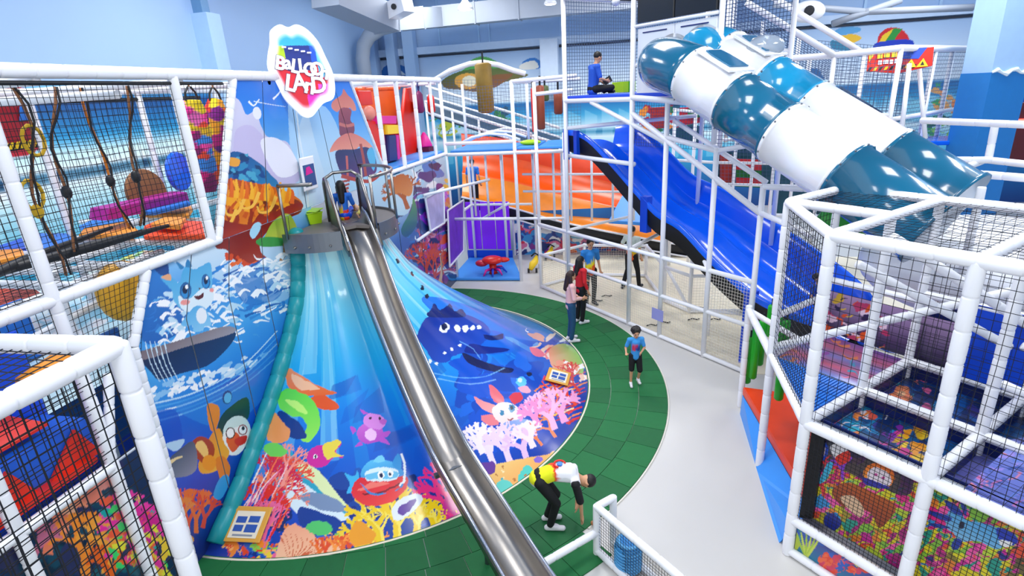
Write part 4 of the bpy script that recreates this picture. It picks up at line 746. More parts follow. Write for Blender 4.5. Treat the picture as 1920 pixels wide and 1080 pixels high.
# big bowed roof pipe and ramp rails behind
t = thing('ramp_walkway', 'dark sloping walkway with white rails in front of the sea wall, behind the middle frame', 'walkway', V(-4, 20, 2))
q0, q1, q2, q3 = ony(800, 210, 20), ony(1050, 290, 20), ony(800, 180, 21.4), ony(1050, 258, 21.4)
obj('walkway_deck', slab([q0, q1, q3, q2], (0, 0, -.12)), mat('slate_deck', '#2b4459', .6), t)
for p, q in ((q0, q1), (q2, q3)):
    for dz in (0, .35): beam(t, p + V(0, 0, dz), q + V(0, 0, dz), .055, False)
for k_ in np.linspace(0, 1, 6): p = q0 + (q1 - q0) * k_; post(t, p[0], p[1], 1.5, p[2] + .4, .045, False)
arcp = [ony(*p, 20.5) for p in ((815, 150), (845, 132), (880, 120), (905, 117), (935, 122), (962, 132), (985, 138))]
obj('bowed_pipe', sweep(arcp, .09, 8), PADG, t, True)
net(t, ony(830, 150, 20.6), ony(975, 150, 20.6), ony(975, 240, 20.6) * [1, 1, 1], ony(830, 200, 20.6), .14, .005, GNET)
p = ony(905, 118, 19.5); q = ony(912, 212, 19.5); t = thing('hanging_bolster', 'tall olive-brown round bolster hanging before the sunset wall', 'punching bag', V(*q))
obj('bolster', sweep([q, q + V(0, 0, .06), p - V(0, 0, .06), p], [.16, .28, .28, .2], 14), mat('olive_canvas', '#8a6a1c', .6, noise=.35, nscale=3), t, True); obj('bolster_strap', sweep([p, p + V(0, 0, .35)], .03, 6), BLK, t)
# purple cell and blue mat
t = thing('purple_panel_cell', 'purple panel wall, given a faint glow, standing behind the blue mat', 'panel', V(-4.7, 17.5, 0))
for i in range(3): obj('purple_panel', rslab([(-5.45 + i * .5, 17.5, .35), (-4.98 + i * .5, 17.5, .35), (-4.98 + i * .5, 17.5, 1.95), (-5.45 + i * .5, 17.5, 1.95)], (0, .04, 0)), mat('purple_glow', '#7a1fe0', .35, noise=.35, nscale=1.5, emit=.25), t)  # faint glow put into the purple, panels are not lamps
obj('base_panel', box((-4.7, 17.46, .17), (1.55, .06, .3)), DBLUE, t)
t = obj('blue_floor_mat', rslab([onz(845, 526, .02), onz(979, 526, .02), onz(962, 487, .02), onz(880, 487, .02)], (0, 0, .08)), BLUEM); tag(t, 'square blue foam mat on the grey floor behind the cone', 'mat')
c = onz(925, 512, .1); t = thing('red_crab_toy', 'red crab-shaped foam toy with blue legs standing on the blue mat', 'toy', c)
obj('body', ball(c + V(0, 0, .42), .3, 16, 10, (1.1, .9, .42)), RED, t, True); obj('claw', ball(c + V(-.33, -.05, .33), .17, 12, 8, (1.2, 1, .6)), mat('crimson_vinyl', '#c8123a', .35), t, True); obj('claw', ball(c + V(.32, .1, .4), .15, 12, 8, (1.3, 1, .5)), RED, t, True); obj('stand', lathe(c, [(.14, 0), (.1, .1), (.12, .35)], 12), RED, t, True)
for i in range(6): a_ = math.radians(-150 + i * 42 + 30); obj('leg', sweep([c + V(.08 * math.cos(a_), .08 * math.sin(a_), .15), c + V(.3 * math.cos(a_), .3 * math.sin(a_), .16), c + V(.42 * math.cos(a_), .42 * math.sin(a_), .02)], [.05, .04, .02], 6), DBLUE if i % 2 else PINK, t, True)
# coral band behind the enclosure
A, Pf = plane_art(V(-4.0, 18.0, 0), V(1.2, 18.9, 0), V(-4.0, 18.0, 1.5), 300, 90, '#1c7ac8', '#2a4aa8')
A.scatter([(935, 415), (1235, 430), (1235, 490), (935, 490)], ['#e8284a', '#1c3a9a', '#3aa0e0', '#f07aa8', '#10307a', '#f26a2c', '#ffffff', '#8a2a9a'], 260, 5, 16, 71, 'bsb')
A.poly([(1150, 440), (1190, 436), (1222, 450), (1225, 468), (1160, 470)], '#f04a8a', '#f8a0c0'); A.blob(1165, 455, 12, 9, '#ffffff'); A.blob(1165, 455, 7, 5, '#e8284a'); A.blob(1100, 438, 12, 5, '#f26a2c'); A.blob(957, 437, 9, 6, '#e8342c'); A.poly([(1050, 425), (1120, 425), (1130, 445), (1050, 445)], '#3aa6e8', None, .6)
t = thing('coral_print_wall', 'low printed wall of corals and fish at the back of the enclosure', 'mural', V(-1.4, 18.4, 0)); gridobj('print_panel', Pf, A, PRINT, t); obj('backing', slab([(-4.0, 18.03, 0), (1.2, 18.93, 0), (1.2, 18.93, 1.48), (-4, 18.03, 1.48)], (0, .06, 0)), BK, t)
for i, (q, m_, lab) in enumerate([(((796, 372), (830, 352), (832, 418), (806, 434)), '#b9b4e6', 'lilac printed sheet in a white frame beyond the cone, nearest the pavilion mural'), (((838, 395), (868, 375), (868, 470), (842, 500)), '#7a3ad0', 'violet printed sheet in a white frame beside the purple cell')]):
    P4 = [onx(*p, -5.12) for p in q]; t = thing('framed_sheet', lab, 'panel', P4[3]); obj('sheet', slab([P4[3], P4[2], P4[1], P4[0]], (.01, 0, 0)), mat('sheet_%d' % i, m_, .4, noise=.3, nscale=4), t)
    for j in range(4): obj('frame_pipe', sweep([P4[j] + V(.02, 0, 0), P4[(j + 1) % 4] + V(.02, 0, 0)], .028, 6), PADG, t)
# small yellow and black ride toy by the mat
for (px, py, s, lab) in ((1000, 508, .8, 'yellow and black ride-on toy parked by the corner of the enclosure'), (1030, 486, .7, 'smaller yellow and black toy vehicle inside the enclosure')):
    c = onz(px, py, 0); t = thing('ride_on_toy', lab, 'toy', c, None)
    obj('body', sweep([c + V(-.05, -.3, .16) * s, c + V(0, -.1, .3) * s, c + V(.05, .2, .32) * s, c + V(.08, .4, .5) * s], [.08 * s, .14 * s, .13 * s, .05 * s], 8), YEL, t, True); obj('handlebar', sweep([c + V(-.12, .3, .5) * s, c + V(.02, .36, .62) * s, c + V(.2, .4, .5) * s], .025, 6), BLK, t, True)
    for dx, dy in ((-.14, -.25), (.16, -.2), (-.12, .3), (.2, .32)): obj('wheel', lathe(c + V(dx, dy, .09) * s, [(.05 * s, -.03), (.09 * s, -.03), (.09 * s, .03), (.05 * s, .03)], 12, (1, .2, 0)), BLK, t, True)
# ================================================================== orange wave slide behind
t = thing('orange_wide_slide', 'wide orange double slide with black underside running down behind the white frames', 'slide', V(-2.5, 18.5, .5))
near = [ony(*p, 17.9) for p in ((866, 372), (960, 392), (1060, 420), (1200, 448), (1330, 470))]; far = [ony(*p, 20) for p in ((868, 290), (960, 302), (1060, 326), (1200, 362), (1330, 400))]
near = [np.array(p) for p in catm(near, 4, False)]; far = [np.array(p) for p in catm(far, 4, False)]
def strip(sec, mm, nm, NN, FF):
    vs = []; fs = []
    for a_, b_ in zip(NN, FF):
        for u, h in sec: vs.append(a_ + (b_ - a_) * u + V(0, 0, h))
    m = len(sec)
    for i in range(len(NN) - 1):
        for k_ in range(m - 1): fs.append((i * m + k_, i * m + k_ + 1, (i + 1) * m + k_ + 1, (i + 1) * m + k_))
    return obj(nm, (vs, fs), mm, t, True)
OR2 = mat('orange_deep', '#e8520a', .3, noise=.15, nscale=3); OR3 = mat('orange_light', '#f28414', .3, noise=.2, nscale=3)
strip([(0, .06), (.02, .08), (.04, .0), (.2, -.06), (.42, -.02), (.48, .1)], OR3, 'lane', near, far); strip([(.48, .1), (.52, .12), (.56, -.02), (.75, -.04), (.9, .0), (.94, .2)], OR2, 'lane', near, far); strip([(.94, .2), (.96, .75), (.98, .78), (1, .72), (1.0, -.2)], mat('orange_red', '#ee4408', .3), 'side_wall', near, far)
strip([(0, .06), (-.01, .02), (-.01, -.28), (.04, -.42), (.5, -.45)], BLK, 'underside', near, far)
obj('edge_pipe', sweep([p + V(0, -.06, .05) for p in near], .03, 8), PADG, t, True); obj('edge_pipe', sweep([p + V(0, -.08, -.3) for p in near], .03, 8), PADG, t, True)
for i in range(0, len(near), 4): p = near[i]; obj('support_leg', sweep([p + V(0, .1, -.3), V(p[0], p[1] + .1, 0)], .04, 6), PADG, t)
p = ony(1185, 398, 17); o = obj('blue_wedge_mat', rslab([p + V(-.7, 0, -.35), p + V(.7, 0, -.45), p + V(.6, 1.2, .2), p + V(-.3, 1.2, .25)], (0, 0, .1)), BLUEM); tag(o, 'blue sloping mat at the end of the orange slide, under the blue slide', 'mat')
# ================================================================== blue double wave slide
Lp = [onf(*p, .35) for p in ((1062, 243), (1085, 246), (1110, 262), (1150, 305), (1185, 345), (1230, 393), (1275, 420), (1330, 478), (1385, 528), (1430, 560), (1500, 590), (1560, 606))]
Rp = [onf(*p, 2.4) for p in ((1158, 237), (1180, 234), (1205, 240), (1255, 283), (1300, 327), (1350, 350), (1400, 378), (1450, 412), (1520, 458), (1580, 500), (1630, 545), (1650, 585))]
Lp = [np.array(p) for p in catm(Lp, 4, False)]; Rp = [np.array(p) for p in catm(Rp, 4, False)]
t = thing('blue_wave_slide', 'glossy royal blue double wave slide with a high right side wall and black underside', 'slide', V(1.5, 12.5, .5))
RH = .42
def bs(sec, mm, nm, thick=False):
    vs = []; fs = []
    for a_, b_ in zip(Lp, Rp):
        b2 = b_ - V(0, 0, RH)
        for u, h in sec: vs.append(a_ + (b2 - a_) * u + V(0, 0, h))
    m = len(sec)
    for i in range(len(Lp) - 1):
        for k_ in range(m - 1): fs.append((i * m + k_, i * m + k_ + 1, (i + 1) * m + k_ + 1, (i + 1) * m + k_))
    return obj(nm, (vs, fs), mm, t, True)
bs([(-.01, -.14), (-.015, -.02), (0, .0), (.03, -.01), (.06, -.12), (.1, -.24), (.2, -.3), (.33, -.3), (.4, -.25), (.44, -.14), (.47, -.09)], SBLUE, 'lane')
bs([(.47, -.09), (.5, -.1), (.55, -.22), (.62, -.3), (.72, -.32), (.82, -.28), (.88, -.16), (.9, -.08)], SBLUE, 'lane')
bs([(.9, -.08), (.93, .15), (.955, .38), (.975, RH), (.995, RH), (1.0, RH - .06), (1.0, -.2)], SBLUE, 'side_wall')
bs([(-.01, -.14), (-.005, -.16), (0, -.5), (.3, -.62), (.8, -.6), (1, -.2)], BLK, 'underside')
obj('entry_arch', join(box(Lp[0] + B1 * .05 - B2 * .05 + V(0, 0, -.35), (.12, .1, .75), B1), box(Lp[0] + B1 * .45 - B2 * .05 + V(0, 0, -.32), (.12, .1, .62), B1)), DBLUE, t)
for px, top in ((1212, 372), (1410, 545)):
    p = onf(px, top, .4); obj('support_leg', box((p[0], p[1], p[2] / 2 if px > 1300 else p[2] - .35), (.2, .16, p[2] if px > 1300 else .8), B1), DBLUE, t)
obj('runout', rslab([Lp[-1], Rp[-1] - V(0, 0, RH), Rp[-1] + B1 * .9 - V(0, 0, RH + .1), Lp[-1] + B1 * .9 - V(0, 0, .1)], (0, 0, -.1)), SBLUE, t)
# ================================================================== tall tower
t = thing('tall_net_tower', 'tall white tower with grey nets, blue upper deck, white slide panel and dark screens', 'play tower', Fd(3.4, 1))
TH_ = 7.2
for d, o_, z0 in ((1.27, 0, 0), (1.27, 2.2, 0), (3.47, 2.2, 1.9), (5.45, 2.2, 1.9), (5.45, .1, 4.2)): post(t, *Fd(d, o_)[:2], z0, TH_, .05, False)
for z in (TH_, 5.02, 5.75): beam(t, Fd(1.27, 2.2, z), Fd(5.45, 2.2, z), .045, False)
for z in (TH_, 5.02): beam(t, Fd(1.27, 0, z), Fd(3.47, 0, z), .05, False); beam(t, Fd(1.27, 0, z), Fd(1.27, 2.2, z), .045, False)
beam(t, Fd(3.47, 0, TH_), Fd(3.47, 2.2, TH_), .045, False); beam(t, Fd(1.27, 0, 4.4), Fd(3.3, 2.2, 4.55), .045, False); beam(t, Fd(2.2, 0, 4.98), Fd(4.4, 0, 4.2), .05, False); beam(t, Fd(1.27, 0, 1.9), Fd(1.27, 2.2, 1.9), .04, False)
obj('upper_deck', rslab([Fd(1.3, .05, 5.06), Fd(5.4, .05, 5.06), Fd(5.4, 2.15, 5.06), Fd(1.3, 2.15, 5.06)], (0, 0, .07)), DBLUE, t)
for a_, b_ in ((1.27, 3.47), (3.47, 5.45)): net(t, Fd(a_, 2.2, 5.1), Fd(b_, 2.2, 5.1), Fd(b_, 2.2, TH_), Fd(a_, 2.2, TH_), .075, .007, GNET)
net(t, Fd(1.27, 0, 5.1), Fd(1.27, 2.2, 5.1), Fd(1.27, 2.2, TH_), Fd(1.27, 0, TH_), .075, .006, GNET); net(t, Fd(1.27, 2.2, 3.8), Fd(5.4, 2.2, 3.8), Fd(5.4, 2.2, 4.95), Fd(1.27, 2.2, 4.95), .08, .005, GNET)
net(t, Fd(1.27, 0, TH_), Fd(3.47, 0, TH_), Fd(3.47, 2.2, TH_), Fd(1.27, 2.2, TH_), .06, .009, BNET)
zt, zm, zb = 6.3, 6.36, 7.2
for i in range(2):
    a_ = 3.53 + i * .94; obj('white_panel', rslab([Fd(a_, .06, 5.12), Fd(a_ + .92, .06, 5.12), Fd(a_ + .92, .06, 6.32), Fd(a_, .06, 6.32)], B2 * .04), TUBW, t)
    obj('panel_slot', box(Fd(a_ + .45, .05, 6.24), (.6, .02, .02), B1), NAVY, t)
    obj('dark_screen', rslab([Fd(a_, .03, 6.42), Fd(a_ + .92, .03, 6.42), Fd(a_ + .92, .03, 7.1), Fd(a_, .03, 7.1)], B2 * .08), mat('screen_black', '#12161f', .25), t)
beam(t, Fd(3.47, 0, 6.37), Fd(5.45, 0, 6.37), .03, False)
for dd, oo in ((1.9, 1.0), (2.7, 1.0), (3.3, 1.0), (5.6, .9)): obj('spot_lamp', lathe(Fd(dd, oo, TH_ - .22), [(.02, 0), (.09, .03), (.1, .1), (.04, .2)], 12), TUBW, t, True)
obj('roof_sheet', rslab([Fd(3.5, .1, 7.22), Fd(5.45, .1, 7.22), Fd(5.45, 2.1, 7.22), Fd(3.5, 2.1, 7.22)], (0, 0, .05)), mat('roof_grey', '#6d7686', .6), t)
# ------------------------------------------------------------------ tube slides
def tubeslide(name, lab, off, startp, pts, cuts, mats_, R0):
    st = onf(*startp, .1); a_ = onf(*pts[0], off); b_ = onf(*pts[1], off); dirn = (b_ - a_) / np.linalg.norm(b_ - a_)
    t = thing(name, lab, 'tube slide', a_)
    # elbow from the panel
    c1 = st - B2 * (.25 - min(off, 0) * .2) if off < 0 else st - B2 * .12
    E = []
    P0_, P1_, P2_, P3_ = st, st - B2 * max(.15, (.1 - off) * .9), a_ - dirn * .35, a_
    for i in range(11): s = i / 10; E.append((1 - s) ** 3 * P0_ + 3 * s * (1 - s) ** 2 * P1_ + 3 * s * s * (1 - s) * P2_ + s ** 3 * P3_)
    obj('tube_elbow', sweep(E, R0, 28), mats_[0], t, True)
    obj('panel_ring', sweep([st + B2 * .0, st - B2 * .04], R0 * 1.13, 28), TUBW, t, True)
    L = np.linalg.norm(b_ - a_)
    for i in range(len(cuts) - 1):
        p = a_ + dirn * cuts[i]; q = a_ + dirn * cuts[i + 1]; g = .05
        prof = [p, p + dirn * .001, p + dirn * g, p + dirn * (g + .002), q - dirn * (g + .002), q - dirn * g, q - dirn * .001, q]
        rr = [R0 * .98, R0 * 1.05, R0 * 1.05, R0, R0, R0 * 1.05, R0 * 1.05, R0 * .98]
        sec_ = obj('tube_section', sweep(prof, rr, 28), mats_[i + 1], t, True)
        _, u, v = frame_of(dirn)
        for k_ in range(12):
            an = 2 * PI * k_ / 12; obj('bolt', ball(p + dirn * .025 + (u * math.cos(an) + v * math.sin(an)) * R0 * 1.06, .016, 6, 4), STEELD, sec_)
    return t, a_, dirn
GL = mat('clear_dome', '#dfeaf6', .08, coat=.6, trans=.55, noise=.01)
for (nm, lab, off, sp, pts, cuts, ms, R0, wi) in (
    ('tube_slide', 'front teal and white tube slide curving out of the left panel opening', -.7, (1262, 118), ((1300, 140), (1640, 365)), (0, .95, 1.9, 3.0, 4.3), [TUBT, TUBW, TUBT, TUBW, TUBT], .45, .45),
    ('tube_slide', 'rear cyan and white tube slide running beside and behind the front one', .4, (1318, 104), ((1362, 108), (1725, 335)), (0, .98, 1.85, 3.3, 4.4), [TUBC, TUBW, TUBC, TUBW, TUBT], .45, .5)):
    t, a_, dn = tubeslide(nm, lab, off, sp, pts, cuts, ms, R0)
    upv = V(0, 0, 1) - dn * dn[2]; upv /= np.linalg.norm(upv); sdv = np.cross(dn, upv)
    cw = a_ + dn * wi + upv * R0 * .92 - sdv * 0
    w_ = []; 
    wf_ = obj('window_frame', rslab([cw + dn * s * .36 + sdv * r * .3 + upv * .0 for s, r in ((-1, -1), (1, -1), (1, 1), (-1, 1))], upv * .05), TUBW, t)
    obj('window_pane', slab([cw + dn * s * .28 - sdv * 0 + sdv * r * .22 + upv * .052 for s, r in ((-1, -.8), (-.4, -1), (1, -1), (1, 1), (-.4, 1), (-1, .8))], upv * .02), mat('window_teal', '#1d6f98', .08, coat=.5), wf_)
    if off > 0: obj('clear_dome', ball(cw + upv * .03 + dn * .1, .26, 18, 10, (1.2, .9, .75)), GL, t, True)

# ------------------------------------------------------------------ far play room behind the blue slide
t = thing('far_play_room', 'white framed play room with red, green and gold panels behind the blue slide', 'play frame', ony(1360, 400, 17.2) * [1, 1, 0])
YF = 17.0
def fp(px, py, y=YF): return ony(px, py, y)
for px, z1 in ((1262, 4.6), (1300, 4.6), (1342, 4.4), (1378, 4.2), (1412, 4.2), (1452, 4.2), (1490, 4.2), (1540, 4.2)): p = fp(px, 300); post(t, p[0], YF, 0, z1, .045, False)
for p, q in (((1262, 205), (1345, 215)), ((1345, 262), (1540, 262)), ((1345, 345), (1540, 350)), ((1262, 300), (1345, 305)), ((1345, 305), (1540, 308)), ((1345, 400), (1540, 405))): obj('steel_rail', sweep([fp(*p), fp(*q)], .045, 6), PADG, t, True)
def fpan(q, m_, y, nm='colour_panel'): obj(nm, rslab([ony(*p, y) for p in q], (0, .05, 0)), m_, t)
GP = mat('far_green', '#1c7a2c', .5, noise=.3); RP = mat('far_red', '#c8202c', .5, noise=.3); GO = mat('far_gold', '#a8281c', .5, noise=.6, nscale=3); TL = mat('far_teal', '#0f4a5e', .5, noise=.3)
fpan([(1219, 242), (1252, 240), (1252, 200), (1219, 202)], GO, 18.0); fpan([(1274, 236), (1314, 230), (1314, 200), (1274, 202)], RP, 18.0); fpan([(1290, 222), (1314, 220), (1314, 202), (1290, 204)], GP, 17.9)
fpan([(1345, 345), (1376, 345), (1376, 275), (1345, 275)], TL, 17.3); fpan([(1378, 345), (1452, 347), (1452, 265), (1378, 265)], TL, 17.6); fpan([(1380, 350), (1428, 352), (1428, 300), (1380, 298)], GP, 17.3); fpan([(1380, 318), (1428, 320), (1428, 300), (1380, 298)], RP, 17.25); fpan([(1380, 345), (1428, 347), (1428, 335), (1380, 333)], RP, 17.25); fpan([(1350, 342), (1372, 342), (1372, 290), (1350, 290)], GO, 17.2); fpan([(1455, 400), (1540, 405), (1540, 300), (1455, 298)], TL, 17.6)
fpan([(1268, 262), (1320, 275), (1320, 240), (1300, 232), (1268, 240)], TL, 17.4)
net(t, fp(1345, 345, 16.9), fp(1540, 350, 16.9), fp(1540, 262, 16.9), fp(1345, 262, 16.9), .1, .004, GNET)
# ================================================================== right net structure
t = thing('right_net_structure', 'large white padded play structure with black nets and printed walls filling the right side', 'play structure', rg(0, 0, 0))
m_ = 1.15
def rp(i, j, z): return rg(i * m_, j * m_, z)
T = 3.85; Dk = 1.78
for i, j, z0, z1, r in ((0, 0, 0, T, .06), (-1, 1, 0, T, .055), (1, 0, 0, T, .062), (2, 0, 0, T, .065), (3, 0, 0, T, .06), (0, 1, .5, T, .05), (0, 2, .5, T, .05), (1, 1, .5, T, .055), (1, 2, .5, T, .05), (2, 1, .5, T, .055), (2, 2, .5, T, .05), (-1, 2, .5, T, .05), (-2, 2, 0, 1.86, .05), (3, 1, .5, T, .055), (0, 3, 1, T, .05), (1, 3, 1, T, .05)):
    p = rp(i, j, 0); post(t, p[0], p[1], z0, z1, r)
def rb(a, b, r=.055): beam(t, rp(*a), rp(*b), r)
rb((0, 0, T), (3, 0, T), .062); rb((0, 0, T), (-1, 1, T)); rb((-1, 1, T), (-1, 2, T)); rb((-1, 2, T), (4, 2, T)); rb((0, 0, T), (0, 2, T)); rb((-1, 1, T), (0, 1, T)); rb((1, 0, T), (1, 2, T)); rb((2, 0, T), (2, 2, T), .06)
rb((0, 0, Dk), (3.2, 0, Dk), .062); rb((0, 1, Dk), (3, 1, Dk)); rb((0, 2, Dk), (3, 2, Dk)); rb((0, 0, Dk), (0, 2, Dk)); rb((1, 0, Dk), (1, 2, Dk)); rb((2, 0, Dk), (2, 2, Dk)); rb((0, 0, Dk), (-1, 1, Dk)); rb((-1, 1, Dk), (-1, 2, Dk)); rb((-2, 2, Dk), (-1, 1, Dk)); rb((-2, 2, Dk), (-1, 2, 1.5), .045)
rb((0, 0, .5), (2.4, 0, .5), .058); rb((0, 0, .06), (2.4, 0, .06), .05); rb((-1, 2, 2.6), (0, 2, 2.6), .045); rb((0, 2, 2.7), (3, 2, 2.7), .045); rb((-1, 1, 2.35), (-1, 2, 2.35), .045); rb((-1, 2, T - .1), (0, 2, T - .7), .05)
rb((-1, 1, 1.9), (1.2, 2, 3.3), .05); rb((.2, .6, T - .1), (1.1, 2, 2.5), .05); rb((1, 1.5, 2.6), (2.5, 2, 1.9), .05); rb((0, .5, T - .4), (.9, 1.6, 2.5), .045); rb((1, 1.2, Dk + .5), (2, 1.2, Dk + .3), .045)
p = Fd(6.58); a2 = hat(*p[:2], 350); beam(t, V(p[0], p[1], a2), rp(-1, 3.4, a2), .05); beam(t, V(p[0], p[1], hat(*p[:2], 400)), rp(-1, 1.6, 3.3), .045)
# nets
net(t, rp(0, 0, Dk), rp(1, 0, Dk), rp(1, 0, T), rp(0, 0, T), .088, .0032, BNET, .01, 1); net(t, rp(1, 0, Dk), rp(2, 0, Dk), rp(2, 0, T), rp(1, 0, T), .088, .0032, BNET, .012, 2); net(t, rp(2, 0, Dk), rp(3, 0, Dk), rp(3, 0, T), rp(2, 0, T), .088, .0032, BNET, .012, 3)
net(t, rp(0, 0, Dk), rp(-1, 1, Dk), rp(-1, 1, T), rp(0, 0, T), .075, .0035, BNET, .01, 4); net(t, rp(-1, 1, Dk), rp(-1, 2, Dk), rp(-1, 2, T), rp(-1, 1, T), .075, .0035, BNET, .01, 5)
net(t, rp(0, 0, T), rp(1, 0, T), rp(1, 2, T), rp(0, 2, T), .1, .0026, BNET, .02, 6); net(t, rp(1, 0, T), rp(3, 0, T), rp(3, 2, T), rp(1, 2, T), .1, .0028, BNET, .02, 7); net(t, rp(-1, 1, T), rp(0, 1, T), rp(0, 2, T), rp(-1, 2, T), .1, .0026, BNET, .02, 8)
net(t, rp(0, 2, Dk), rp(3, 2, Dk), rp(3, 2, T), rp(0, 2, T), .088, .0032, BNET, .012, 9); net(t, rp(0, 1, Dk), rp(3, 1, Dk), rp(3, 1, Dk + 1), rp(0, 1, Dk + 1), .1, .0024, BNET, .012, 10)
for a_, b_, sd in ((0, 1, 11), (1, 2.3, 12)): net(t, rp(a_, 0, .55), rp(b_, 0, .55), rp(b_, 0, Dk), rp(a_, 0, Dk), .042, .0032, BNET, 0, sd)
net(t, rp(0, 0, Dk + .03), rp(3, 0, Dk + .03), rp(3, 2, Dk + .03), rp(0, 2, Dk + .03), .11, .0022, BNET, .01, 13)
# printed panels of the front
rn = random.Random(77)
def fb(a, b, z): return rg(a, b, z)
A, Pf = plane_art(fb(.02, .16, .53), fb(2.5, .16, .53), fb(.02, .16, 1.74), 330, 160, '#1c1840', '#d8c01c')
PAL = ['#f2e21a', '#e8d60f', '#ee1f8a', '#d61a9a', '#f0502a', '#8ac83a', '#b81a80', '#f28a2a', '#ff5ab0', '#c8e03a', '#18a08a']
A.scatter([(1490, 820), (1700, 880), (1920, 990), (1920, 1080), (1690, 1080), (1490, 1000)], PAL, 520, 7, 24, 81, 'b'); A.scatter([(1490, 820), (1920, 990), (1920, 1080), (1490, 1080)], PAL + ['#1c2a8a', '#2a9ae0'], 330, 4, 13, 82, 'bs')
A.poly([(1512, 815), (1560, 820), (1700, 880), (1700, 930), (1620, 900), (1560, 880), (1515, 930)], '#281a4e', None, .8); A.coral(1515, 960, 80, '#d81a6a', 3, -85, w=8, dpt=4); A.coral(1545, 930, 60, '#f0303a', 4, -95, w=8, dpt=4); A.coral(1580, 900, 40, '#8a3ad0', 5, -95, w=6, dpt=3)
A.blob(1540, 848, 12, 20, '#1c50d8', 18); A.blob(1541, 848, 6, 12, '#f0d0c0', 18); A.poly([(1556, 838), (1580, 832), (1592, 858), (1572, 866)], '#f4f0f4'); A.poly([(1566, 858), (1590, 845), (1594, 862), (1576, 872)], '#e8301c'); A.poly([(1535, 905), (1552, 868), (1562, 872), (1548, 900)], '#3ac0e8')
A.blob(1648, 892, 30, 24, '#f26a14', 15, '#f8a02a'); A.poly([(1628, 884), (1644, 876), (1668, 890), (1668, 910), (1640, 912), (1628, 900)], '#f8e8f0'); A.poly([(1618, 895), (1640, 902), (1668, 914), (1650, 916), (1622, 908)], '#2a2aa8'); A.blob(1642, 890, 3, 3, '#d03a9a'); A.blob(1656, 896, 3, 3, '#d03a9a')
A.poly([(1560, 920), (1590, 905), (1640, 925), (1680, 950), (1650, 990), (1630, 960), (1580, 950)], '#c8601c', '#9a3a1c'); A.poly([(1575, 935), (1600, 930), (1620, 955), (1610, 970)], '#f0c8a0'); A.poly([(1545, 970), (1560, 962), (1578, 978), (1565, 995), (1548, 988)], '#142a9a')
A.poly([(1775, 965), (1790, 950), (1802, 958), (1812, 975), (1840, 980), (1870, 990), (1890, 1010), (1870, 1030), (1835, 1015), (1800, 1015), (1788, 1000), (1775, 990)], '#4aa8e8', '#8fccf0')
for q in ([(1778, 978), (1750, 968), (1738, 958), (1756, 960), (1784, 970)], [(1782, 990), (1756, 990), (1742, 982), (1760, 982)], [(1790, 1010), (1784, 1028), (1796, 1030), (1804, 1014)], [(1785, 960), (1770, 938), (1790, 945), (1806, 966)], [(1806, 962), (1800, 940), (1812, 950), (1812, 968)]): A.poly(q, '#163aa8')
A.blob(1803, 985, 6, 7, '#0c1440', 20); A.poly([(1868, 990), (1900, 1000), (1908, 1018), (1880, 1022)], '#1a3ac0'); A.poly([(1876, 1012), (1898, 1018), (1890, 1026), (1876, 1022)], '#ffffff')
gridobj('printed_wall', Pf, A, PRINT, t); obj('wall_backing', slab([fb(.02, .18, .53), fb(2.5, .18, .53), fb(2.5, .18, 1.74), fb(.02, .18, 1.74)], B2 * .03), BK, t)
obj('dark_side_panel', slab([fb(.06, .03, .55), fb(.16, .12, .55), fb(.16, .12, 1.72), fb(.06, .03, 1.72)], B2 * .04), BLK, t)
A, Pf = plane_art(fb(.06, .03, .1), fb(2.4, .03, .1), fb(.06, .03, .46), 300, 50, '#4a3a98', '#1a7a9a')
A.scatter([(1475, 980), (1700, 1060), (1700, 1080), (1475, 1040)], ['#1a8a9a', '#7a4ab0', '#2a5ab8'], 60, 8, 18, 91, 'b'); A.scatter([(1540, 1030), (1640, 1060), (1640, 1080), (1540, 1080)], ['#e8442c', '#f0643a', '#d83a5a'], 90, 5, 12, 92); A.poly([(1478, 1010), (1486, 985), (1500, 1015), (1492, 1032)], '#b8c83a')
for i in range(6): A.line([(1512, 1045), (1500 + i * 6, 1020), (1492 + i * 10, 998)], 6, 2, ['#a8c83a', '#c8d850'][i % 2])
for i in range(8): A.line([(1608, 1062), (1598 + i * 4, 1050), (1594 + i * 6, 1042 + i)], 4, 2, '#e8d83a')
gridobj('lower_print', Pf, A, PRINT, t)
# printed low floor seen through the deck nets
A, Pf = plane_art(fb(.03, .22, 1.56), fb(3.5, .22, 1.56), fb(.03, 2.36, 1.56), 380, 260, '#123a78', '#0f5a8a')
def cellpx(pol): return pol
A.scatter([(1480, 640), (1920, 600), (1920, 960), (1500, 860)], ['#0f2a5e', '#14508a', '#1a7ab0', '#3a3a8a', '#16306a', '#1a5aa8'], 260, 12, 34, 101, 'b')
A.scatter([(1520, 790), (1640, 730), (1690, 760), (1600, 830)], ['#1a9ac8', '#28b4d0', '#e8604a', '#f08a3a', '#104a80', '#e8e0e8'], 60, 7, 17, 102, 'bs'); A.blob(1688, 740, 22, 15, '#f08a5a', -15, wob=.2); A.blob(1690, 738, 8, 5, '#f8c090'); A.scatter([(1640, 730), (1740, 700), (1740, 770), (1660, 770)], ['#e87a6a', '#1aa0b8', '#c85a8a'], 20, 5, 10, 103)
A.scatter([(1640, 830), (1730, 800), (1740, 880), (1700, 880)], ['#d8a81a', '#f0c82a', '#e8941c'], 50, 8, 16, 104, 'b'); A.scatter([(1640, 840), (1690, 800), (1700, 860), (1660, 860)], ['#7a2a9a', '#2a8a6a', '#c83a8a'], 34, 5, 12, 105)
